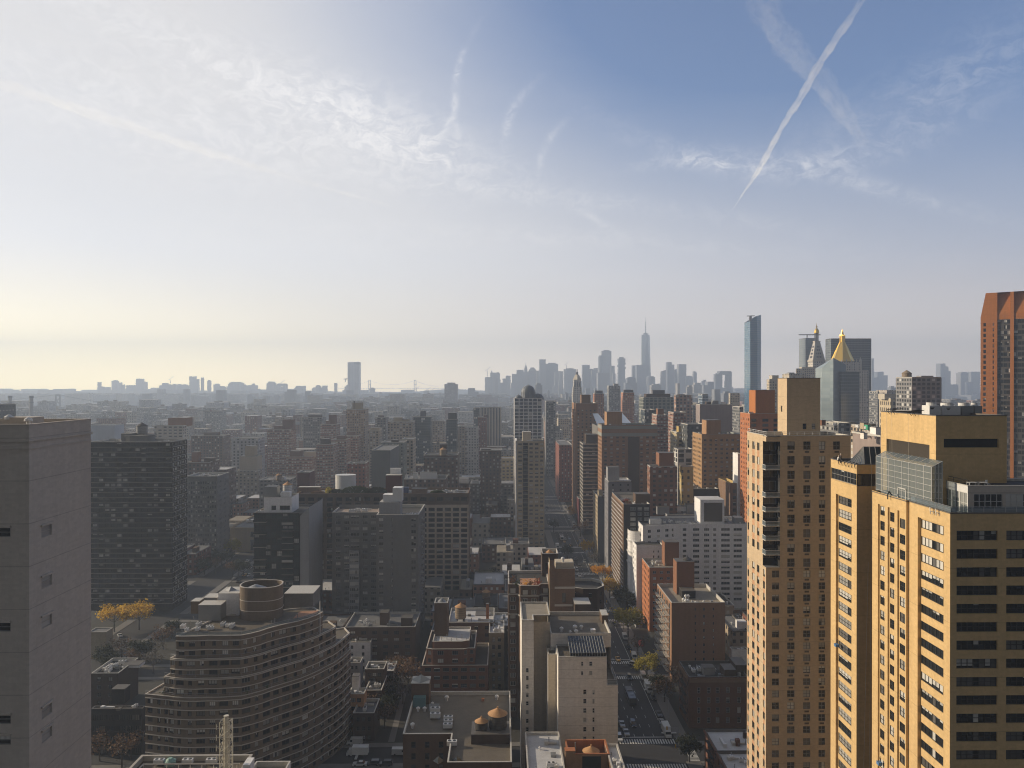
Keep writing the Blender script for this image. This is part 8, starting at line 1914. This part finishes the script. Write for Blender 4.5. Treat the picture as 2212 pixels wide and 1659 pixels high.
def vehicle(kind, col):
    """parts (name, mesh) of one kind; the vehicle faces +Y"""
    key = (kind, col)
    if key in VEH: return VEH[key]
    P = []; b = MB(); g = MB(); W = []
    if kind in ('sedan', 'suv'):
        h = 1.45 if kind == 'sedan' else 1.75; L = 2.35
        extr(b, [(-L, .35), (L, .35), (L, .68), (L-.15, .85), (.95, .98), (-1.5, 1.0), (-L+.05, .92)], .9)
        if kind == 'sedan': cab = [(-1.6, .98), (1.05, .96), (.35, h), (-.95, h)]
        else: cab = [(-2.2, .98), (1.15, .96), (.5, h), (-2.0, h)]
        extr(g, cab, .78); i = len(b.v); b.box(-.74, .74, cab[3][0]+.05, cab[2][0]-.05, h-.02, h+.04)
        W = [(-.82, -1.4), (.82, -1.4), (-.82, 1.45), (.82, 1.45)]; r = .34
        P += [('body', b.mesh('body', [col])), ('window', g.mesh('window', ['glass_dark']))]
        for nm, mt, y in (('headlight', 'plastic_white', L+.01), ('tail_light', 'red_paint', -L-.01)):
            for s in (-1, 1): m = MB(); m.box(s*.62-.18, s*.62+.18, y-.03, y+.03, .62, .78); P.append((nm, m.mesh(nm, [mt])))
        if col == 'paint_taxi': m = MB(); m.box(-.35, .35, -.35, -.1, h+.04, h+.22); P.append(('roof_sign', m.mesh('roof_sign', ['plastic_white'])))
    elif kind == 'van':
        extr(b, [(-2.7, .4), (2.7, .4), (2.7, .95), (2.1, 1.15), (1.5, 2.2), (1.3, 2.3), (-2.7, 2.3)], .98); extr(g, [(2.12, 1.17), (1.56, 2.14), (1.62, 2.14), (2.2, 1.2)], .86)
        for s in (-1, 1): g.box(s*.985-.01, s*.985+.01, .7, 1.55, 1.3, 1.95)
        W = [(-.9, -1.7), (.9, -1.7), (-.9, 1.8), (.9, 1.8)]; r = .36; P += [('body', b.mesh('body', [col])), ('window', g.mesh('window', ['glass_dark']))]
    elif kind == 'truck':
        extr(b, [(1.75, .5), (3.6, .5), (3.6, 1.3), (3.2, 1.5), (2.9, 2.35), (1.75, 2.35)], 1.05); b.box(-3.5, 1.7, -.4, .4, .5, .75); c = MB(); c.box(-1.2, 1.2, -3.6, 1.65, .9, 3.3); c.box(-1.22, 1.22, -3.62, 1.67, 3.3, 3.36)
        extr(g, [(3.22, 1.52), (2.93, 2.28), (2.99, 2.28), (3.28, 1.54)], .92); W = [(-.95, -2.4), (.95, -2.4), (-.95, 2.7), (.95, 2.7)]; r = .45; P += [('cab', b.mesh('cab', [col])), ('cargo_box', c.mesh('cargo_box', ['plastic_white'])), ('window', g.mesh('window', ['glass_dark']))]
    elif kind == 'bus':
        extr(b, [(-6, .4), (6, .4), (6, 2.9), (5.8, 3.05), (-6, 3.05)], 1.28); g.box(-1.3, 1.3, -5.6, 5.0, 1.55, 2.55); g.box(-1.1, 1.1, 5.98, 6.03, 1.3, 2.6); c = MB(); c.box(-1.0, 1.0, -5, -1, 3.05, 3.3); c.box(-.8, .8, 1, 3, 3.05, 3.2)
        W = [(-1.15, -3.2), (1.15, -3.2), (-1.15, 3.6), (1.15, 3.6)]; r = .5; P += [('body', b.mesh('body', [col])), ('window', g.mesh('window', ['glass_dark'])), ('roof_unit', c.mesh('roof_unit', ['paint_dark_grey']))]
    w = MB(); n = 12
    a = [(r*cos(2*pi*k/n), r*sin(2*pi*k/n)) for k in range(n)]; i = len(w.v); w.v += [(-.11, y, z) for y, z in a]+[(.11, y, z) for y, z in a]
    for k in range(n): w.f.append((k, (k+1) % n, n+(k+1) % n, n+k)); w.mi.append(0)
    w.f.append(tuple(range(n-1, -1, -1))); w.mi.append(0); w.f.append(tuple(range(n, 2*n))); w.mi.append(0)
    wm = w.mesh('wheel', ['black_metal']); VEH[key] = (P, [(wm, x, y, r) for x, y in W]); return VEH[key]
def car(kind, col, label, px=None, py=None, rz=0.0, pos=None, group=None, z=.03):
    if pos: x, y = pos
    else: y = EYE*FPX/(py-HY); x = X_(px, y)
    P, W = vehicle(kind, col); o = thing({'sedan': 'car', 'suv': 'car', 'van': 'van', 'truck': 'box_truck', 'bus': 'bus'}[kind], label, {'sedan': 'car', 'suv': 'car', 'van': 'van', 'truck': 'truck', 'bus': 'bus'}[kind], (x, y, z), rz, group)
    for nm, me in P: link(nm, me, o)
    for wm, a, c, r in W: link('wheel', wm, o, (a, c, r))
    return o
N_ = pi; WH_ = 'paint_car_white'
car('bus', 'paint_bus', 'dark city bus in the middle lane between the two nearest crossings', 1362, 1514, N_); car('truck', WH_, 'white box truck parked at the right kerb nearest the bottom crossing', 1440, 1590, N_); car('truck', WH_, 'white box truck parked at the right kerb just past the second crossing', 1401, 1495, N_)
car('van', WH_, 'white van parked at the right kerb on the second crossing', 1390, 1468, N_); car('suv', 'paint_black', 'black car driving across the second crossing', 1359, 1468, N_); car('suv', WH_, 'white car slanting across the crossing behind the second zebra', 1371, 1440, N_+.9); car('van', WH_, 'white van at the right kerb beyond the second crossing', 1370, 1424, N_); car('sedan', 'paint_taxi', 'yellow taxi waiting at the second crossing', 1335, 1428, N_)
car('suv', 'paint_dark_grey', 'dark grey car parked behind the second white box truck', 1411, 1512, N_); car('sedan', 'paint_silver', 'silver car parked ahead of the nearest white truck', 1430, 1566, N_); car('sedan', 'paint_dark_grey', 'dark car parked ahead of the silver one', 1424, 1548, N_); car('sedan', 'paint_silver', 'grey car in the left lane near the bottom crossing', 1353, 1588, N_); car('suv', 'paint_black', 'black car in the second lane near the bottom crossing', 1368, 1570, N_); car('sedan', 'paint_silver', 'silver car at the left kerb near the cream house', 1344, 1570, N_); car('suv', WH_, 'white car at the left kerb just before the bottom crossing', 1338, 1600, N_)
car('van', WH_, 'white van at the right kerb beside the large yellow green tree', 1350, 1381, N_); car('suv', 'paint_black', 'black car at the right kerb below the white van', 1357, 1402, N_); car('sedan', 'paint_taxi', 'yellow taxi turning at the third crossing', 1306, 1330, N_+1.2); car('suv', 'paint_black', 'dark car just below the third crossing', 1326, 1352, N_); car('sedan', WH_, 'white car stopped at the third crossing left kerb', 1289, 1313, N_)
car('bus', WH_, 'long white bus in the left lane far down the avenue', 1213, 1165, N_); car('sedan', 'paint_silver', 'silver car behind the white bus', 1221, 1166, N_); car('sedan', 'paint_dark_grey', 'dark car right of the white bus', 1230, 1165, N_); car('sedan', 'paint_taxi', 'yellow taxi at the crossing in front of the white bus', 1233, 1180, N_); car('sedan', 'paint_taxi', 'second yellow taxi half hidden behind the white bus', 1219, 1172, N_); car('suv', 'paint_silver', 'grey car in the right lane beside the half bare tree', 1254, 1168, N_); car('truck', WH_, 'white truck at the left kerb near the crossing below the bus', 1204, 1185, N_)
car('van', WH_, 'white van in the middle of the avenue beside the half bare tree', 1239, 1134, N_); car('suv', WH_, 'white car near the orange tree far down the avenue', 1229, 1124, N_); car('suv', 'paint_red', 'red truck stopped at the far crossing', 1205, 1056, N_); car('suv', WH_, 'white car far down the avenue above the red truck', 1201, 1040, N_); car('van', WH_, 'white van farthest down the avenue', 1184, 1006, N_)
for k, (px, py, c_) in enumerate(((1243, 1210, 'paint_dark_grey'), (1234, 1214, 'paint_silver'), (1252, 1222, 'paint_black'), (1263, 1216, 'paint_silver'), (1274, 1222, WH_), (1246, 1233, WH_), (1252, 1246, WH_), (1260, 1252, 'paint_dark_grey'))): car('suv' if k % 2 else 'sedan', c_, ['dark car first past the bus crossing', 'silver car left of the dark one past the bus crossing', 'black car in mid avenue left of the orange tree', 'silver car in the right lane above the orange tree', 'white car parked at the right kerb above the orange tree', 'white car in the left lane level with the orange tree', 'white car two lengths below the orange tree', 'dark car beside the white one below the orange tree'][k], px, py, N_)
car('van', WH_, 'white van parked at the foot of the golden tree', 1284, 1262, N_)
for k, py in enumerate((1124, 1131, 1140, 1096, 1103)): car('sedan', ('paint_silver', 'paint_dark_grey', WH_, 'paint_black', 'paint_silver')[k], 'parked car at the left kerb beside the slim centre tower', 1185.5+k*.6 if k < 3 else 1181, py, N_, group='cars parked beside the slim centre tower')
for k, py in enumerate((1082, 1090, 1098)): car('sedan', (WH_, 'paint_silver', 'paint_dark_grey')[k], 'parked car at the right kerb near the maroon building', 1216+k*3, py, N_, group='cars parked near the maroon building')
# side street left of centre
car('truck', WH_, 'white box truck parked on the side street beside the curved house', 772, 1632, pi/2); car('van', WH_, 'white van at the corner of the roof with two tanks on the side street', 864, 1630, -pi/2); car('sedan', WH_, 'white car on the side street at the bottom', 777, 1653, pi/2); car('suv', 'paint_black', 'black car on the side street at the bottom, right of the white one', 805, 1652, pi/2); car('suv', 'paint_dark_grey', 'dark grey car on the side street, below the white van', 832, 1653, pi/2)
car('van', WH_, 'white van parked in the court behind the side street truck', 766, 1607, pi/2)
for k, (px, py, c_) in enumerate(((528, 1242, 'paint_taxi'), (538, 1243, 'paint_silver'), (541, 1226, WH_), (519, 1218, 'paint_silver'), (534, 1212, WH_), (524, 1232, 'paint_dark_grey'), (505, 1250, 'paint_silver'), (515, 1256, 'paint_black'))): car('sedan', c_, ['yellow taxi on the shaded avenue right of the bronze tower', 'silver car next to the taxi on the shaded avenue', 'white car above the silver one on the shaded avenue', 'silver car left of the white one farther up the shaded avenue', 'white car farthest up the shaded avenue', 'dark car behind the taxi on the shaded avenue', 'silver car nearest the trees on the shaded avenue', 'black car nearest the curved house on the shaded avenue'][k], px, py, .1)
for k, (px, py, c_) in enumerate(((478, 1368, WH_), (490, 1384, 'paint_silver'), (258, 1372, WH_), (322, 1388, 'paint_black'), (310, 1398, 'paint_silver'), (306, 1412, 'paint_silver'))): car('sedan', c_, ['white car parked on the dim street left of the curved house, farthest', 'silver car beside the farthest white one on the dim street', 'white car under the amber trees', 'black car in the small lot left of the curved house', 'silver car in the small lot, upper', 'silver car in the small lot, lower'][k], px, py, .6)
gx0, gx1, gd, gz = GAR; k = 0
for r in range(6):
    for c in range(7):
        x = gx0+4+c*3.6; y = gd+26+r*14
        if R_.random() < .85: car(R_.choice(('van', 'truck', 'sedan', 'suv')) if r > 2 else 'van', WH_ if R_.random() < .7 else 'paint_silver', 'vehicle parked in rows on the parking garage roof', None, None, .5, (x, y), 'vehicles on the parking garage roof', gz+.05)

# ================================================================== people, lamps
def person(loc, rz, label, pose, top='cloth_white', hat=None, group=None, sc=1.0):
    key = ('person', pose, top)
    def mk():
        if pose == 'stand': J = [(0, 0, .95), (0, 0, 1.2), (0, 0, 1.42), (0, 0, 1.52), (0, .02, 1.66), (.12, 0, .9), (.13, .02, .5), (.13, 0, .08), (.13, .14, .03), (-.12, 0, .9), (-.14, .12, .5), (-.15, .02, .08), (-.15, .16, .03), (.2, 0, 1.42), (.26, .05, 1.12), (.22, .22, .92), (-.2, 0, 1.42), (-.26, .08, 1.14), (-.18, .28, .98), (0, .02, 1.76)]
        else: J = [(0, 0, .42), (0, .05, .7), (0, .16, .95), (0, .2, 1.04), (0, .25, 1.16), (.12, 0, .4), (.16, .38, .48), (.16, .3, .08), (.16, .44, .03), (-.12, 0, .4), (-.17, .38, .46), (-.17, .28, .08), (-.17, .42, .03), (.2, .14, .93), (.26, .3, .68), (.2, .48, .55), (-.2, .14, .93), (-.26, .32, .7), (-.14, .5, .6), (0, .26, 1.26)]
        E = [(0, 1), (1, 2), (2, 3), (3, 4), (4, 19), (0, 5), (5, 6), (6, 7), (7, 8), (0, 9), (9, 10), (10, 11), (11, 12), (2, 13), (13, 14), (14, 15), (2, 16), (16, 17), (17, 18)]
        rad = [.15, .155, .16, .065, .11, .1, .075, .055, .05, .1, .075, .055, .05, .07, .05, .04, .07, .05, .04, .085]
        me = bpy.data.meshes.new('body'); me.from_pydata(J, E, []); ob = bpy.data.objects.new('tmp', me); COL.objects.link(ob); md = ob.modifiers.new('s', 'SKIN')
        for v, r in zip(me.skin_vertices[0].data, rad): v.radius = (r, r*.85)
        me.skin_vertices[0].data[0].use_root = True; ob.modifiers.new('d', 'SUBSURF').levels = 1
        dg = bpy.context.evaluated_depsgraph_get(); nm = bpy.data.meshes.new_from_object(ob.evaluated_get(dg)); bpy.data.objects.remove(ob); nm.name = 'body'
        nm.materials.clear(); [nm.materials.append(MATS[q]) for q in ('skin', top, 'cloth_dark')]
        zh = 1.5 if pose == 'stand' else 1.04; zl = .95 if pose == 'stand' else .5
        for p in nm.polygons: z = p.center.z; p.material_index = 0 if z > zh else (1 if z > zl else 2); p.use_smooth = True
        return nm
    o = thing('person', label, 'person', loc, rz, group); o.scale = (sc,)*3; link('body', shared(key, mk), o)
    zt = 1.66 if pose == 'stand' else 1.17; yy = .02 if pose == 'stand' else .25
    m = MB(); m.cyl(0, yy, zt+.02, zt+.13, .125, 10, .09); m.cyl(0, yy, zt+.13, zt+.17, .09, 10, .02); link('hard_hat' if hat else 'hair', shared(('hat', pose, hat), lambda: m.mesh('hat', ['hard_hat' if hat else 'black_metal'])), o)
    return o
person((X_(1816.5, YB0+6), YB0+6, YZB-.3), 1.3, 'roof worker in a white helmet standing at the edge of the slim yellow tower', 'stand', 'cloth_dark', True, None, 1.12)
person((X_(1810, YB0+7.5), YB0+7.5, YZB-.3), -1.2, 'roof worker crouching beside the standing one on the slim yellow tower', 'crouch', 'cloth_white', True, None, 1.1)
for k, (px, py) in enumerate(((1297, 1311), (1303, 1312), (1311, 1309), (1318, 1312), (1321, 1316), (1294, 1322), (1392, 1478), (1444, 1500))):
    y = EYE*FPX/(py-HY); person((X_(px, y), y, .14 if px > 1320 else .03), k*1.3, 'small dark figure of a pedestrian crossing the avenue at the third crossing' if k < 6 else 'small dark pedestrian on the right pavement', 'stand', 'cloth_dark' if k % 2 else 'cloth_white', None, 'pedestrians at the third crossing' if k < 6 else 'pedestrians on the right pavement')
def lamp(x, y, label, arm=-1):
    o = thing('street_lamp', label, 'street lamp', (x, y, .14))
    def p_(): m = MB(); m.cyl(0, 0, 0, 8.5, .11, 8, .07); m.cyl(0, 0, 0, .6, .2, 8); return m.mesh('pole', ['grey_metal'])
    def a_(): m = MB(); m.bar((0, 0, 8.4), (1.2, 0, 9.1), .05); m.bar((1.2, 0, 9.1), (2.4, 0, 9.2), .05); return m.mesh('arm', ['grey_metal'])
    def h_(): m = MB(); m.box(2.2, 3.0, -.15, .15, 9.1, 9.28); return m.mesh('lamp_head', ['grey_metal'])
    link('pole', shared('lp', p_), o); link('arm', shared('la', a_), o, rz=pi if arm < 0 else 0); link('lamp_head', shared('lh', h_), o, rz=pi if arm < 0 else 0)
def signal(x, y, label, arm=-1):
    o = thing('traffic_light', label, 'traffic light', (x, y, .14))
    def p_(): m = MB(); m.cyl(0, 0, 0, 5.6, .1, 8); m.bar((0, 0, 5.4), (4.5, 0, 5.9), .06); return m.mesh('pole', ['grey_metal'])
    def h_(): m = MB(); m.box(4.2, 4.6, -.2, .2, 4.9, 6.0); m.box(-.2, .2, -.25, -.1, 2.8, 3.6); return m.mesh('signal_head', ['paint_signal'])
    link('pole', shared('sp', p_), o, rz=pi if arm < 0 else 0); link('signal_head', shared('sh', h_), o, rz=pi if arm < 0 else 0)
flat('paint_signal', (.5, .3, .03))
for k, s in enumerate(STR[:5]):
    for j, dy in enumerate((24, 54)): lamp(AR+.8, s+dy, 'grey street lamp on the right kerb, %s beyond the %s crossing' % (('nearer', 'farther')[j], ('bottom', 'second', 'third', 'fourth', 'fifth')[k]), -1)
    signal(AR+.7, s+6.5, 'yellow traffic light on the far right corner of the %s crossing' % ('bottom', 'second', 'third', 'fourth', 'fifth')[k], -1); signal(AR+.7, s-6.5, 'yellow traffic light on the near right corner of the %s crossing' % ('bottom', 'second', 'third', 'fourth', 'fifth')[k], -1)
def umbrella(px, py, label):
    y = EYE*FPX/(py-HY); o = thing('street_umbrella', label, 'umbrella', (X_(px, y), y, .14)); m = MB(); m.cyl(0, 0, 0, 2.4, .04, 6); link('pole', m.mesh('pole', ['grey_metal']), o); m = MB(); m.cyl(0, 0, 2.0, 2.7, 1.5, 8, .05); link('canopy', m.mesh('canopy', ['cloth_white']), o)
umbrella(1323, 1300, 'cream street vendor umbrella beside the golden tree'); umbrella(1356, 1304, 'cream street vendor umbrella by the white apartment house corner')
o = thing('shop_awning', 'red shop awning at the foot of the slim orange brick tower', 'awning', (65.0, 352, 3.2)); m = MB(); m.q((0, -3, 1.2), (0, 3, 1.2), (-1.8, 3, 0), (-1.8, -3, 0)); m.q((-1.8, -3, 0), (-1.8, 3, 0), (-1.8, 3, -.35), (-1.8, -3, -.35)); m.t((0, -3, 1.2), (-1.8, -3, 0), (0, -3, 0)); link('canopy', m.mesh('canopy', ['red_paint']), o); m = MB(); m.bar((-1.7, -2.9, 0), (0, -2.9, .1), .03); m.bar((-1.7, 2.9, 0), (0, 2.9, .1), .03); link('bracket', m.mesh('bracket', ['grey_metal']), o)
# driveway strip between the low houses
m = MB(); m.q((X_(836, 262), 264, .03), (X_(850, 262), 264, .03), (X_(880, 310), 310, .03), (X_(870, 310), 310, .03)); struct('driveway', m, ['paving'])

# ================================================================== contrails (thin ice cloud, lit by the sun) and the haze
def vol(name, dens, col, g=0.0):
    m = bpy.data.materials.new(name); m.use_nodes = True; t = NT(m.node_tree); o = t.new('ShaderNodeOutputMaterial'); v = t.new('ShaderNodeVolumePrincipled')
    v.inputs['Density'].default_value = dens; v.inputs['Color'].default_value = (*col, 1); v.inputs['Anisotropy'].default_value = g; t.t.links.new(v.outputs[0], o.inputs['Volume']); MATS[name] = m; m.cycles.homogeneous_volume = True if hasattr(m.cycles, 'homogeneous_volume') else True
    return m
def sky_point(px, py, alt=9000.0):
    s = (HY-py)/FPX; d = (alt-EYE)/s; return Vector((X_(px, d), d, alt))
def contrail(pts, r, mat, label, sd):
    A = [sky_point(*p) for p in pts]; rr = random.Random(sd); m = MB(); n = 8; N = 90
    for st in range(6):
        i0 = len(m.v); ph = [rr.uniform(0, 6.3) for _ in range(6)]; ou, ow = rr.gauss(0, .42)*r, rr.gauss(0, .35)*r; k0 = rr.randint(0, 6) if st else 0; k1 = N-rr.randint(0, 14) if st else N
        for k in range(N+1):
            f = min(max(k, k0), k1)/N*(len(A)-1); i = min(int(f), len(A)-2); P = A[i].lerp(A[i+1], f-i); d = (A[i+1]-A[i]).normalized(); u = Vector((0, 0, 1)).cross(d).normalized(); w = d.cross(u)
            rad = r*.62*(.2+.8*min(1, (k-k0+1)/8, (k1-k+1)/26) if k0 <= k <= k1 else .02)*(1+.25*sin(k*.9+ph[0])+.2*sin(k*2.3+ph[1])); P = P+u*(ou+.25*r*sin(k*.21+ph[2]))+w*(ow+.2*r*sin(k*.27+ph[3]))
            m.v += [tuple(P+u*(rad*cos(2*pi*j/n))+w*(rad*sin(2*pi*j/n))) for j in range(n)]
        for k in range(N):
            for j in range(n): m.f.append((i0+k*n+j, i0+k*n+(j+1) % n, i0+(k+1)*n+(j+1) % n, i0+(k+1)*n+j)); m.mi.append(0)
        m.f.append(tuple(range(i0+n-1, i0-1, -1))); m.mi.append(0); m.f.append(tuple(range(i0+N*n, i0+N*n+n))); m.mi.append(0)
    o = link('contrail', m.mesh('contrail', [mat], smooth=False)); tag(o, label, 'contrail', 'contrails'); 
vol("contrail_left", .00035, (1, .98, .96), .3); vol('contrail_bright', .0007, (1, 1, 1), .3); vol('contrail_faint', .00008, (1, 1, 1), .3)
contrail([(1868, -20), (1760, 150), (1690, 270), (1625, 385), (1575, 455)], 100, 'contrail_bright', 'bright straight contrail rising to the top edge right of centre', 1)
contrail([(1630, -20), (1690, 85), (1770, 170), (1880, 330)], 260, 'contrail_faint', 'faint broad contrail crossing the bright one at the upper right', 2)
contrail([(-60, 165), (200, 250), (480, 340), (900, 462)], 130, 'contrail_left', 'long contrail sloping down from the left edge', 3)
vol('haze_air', 2.3e-4, (.66, .79, 1.0), .25)
m = MB(); m.box(-8500, 8500, -500, 8700, -1.0, 575, 0); o = link('haze', m.mesh('haze', ['haze_air'])); o['kind'] = 'stuff'
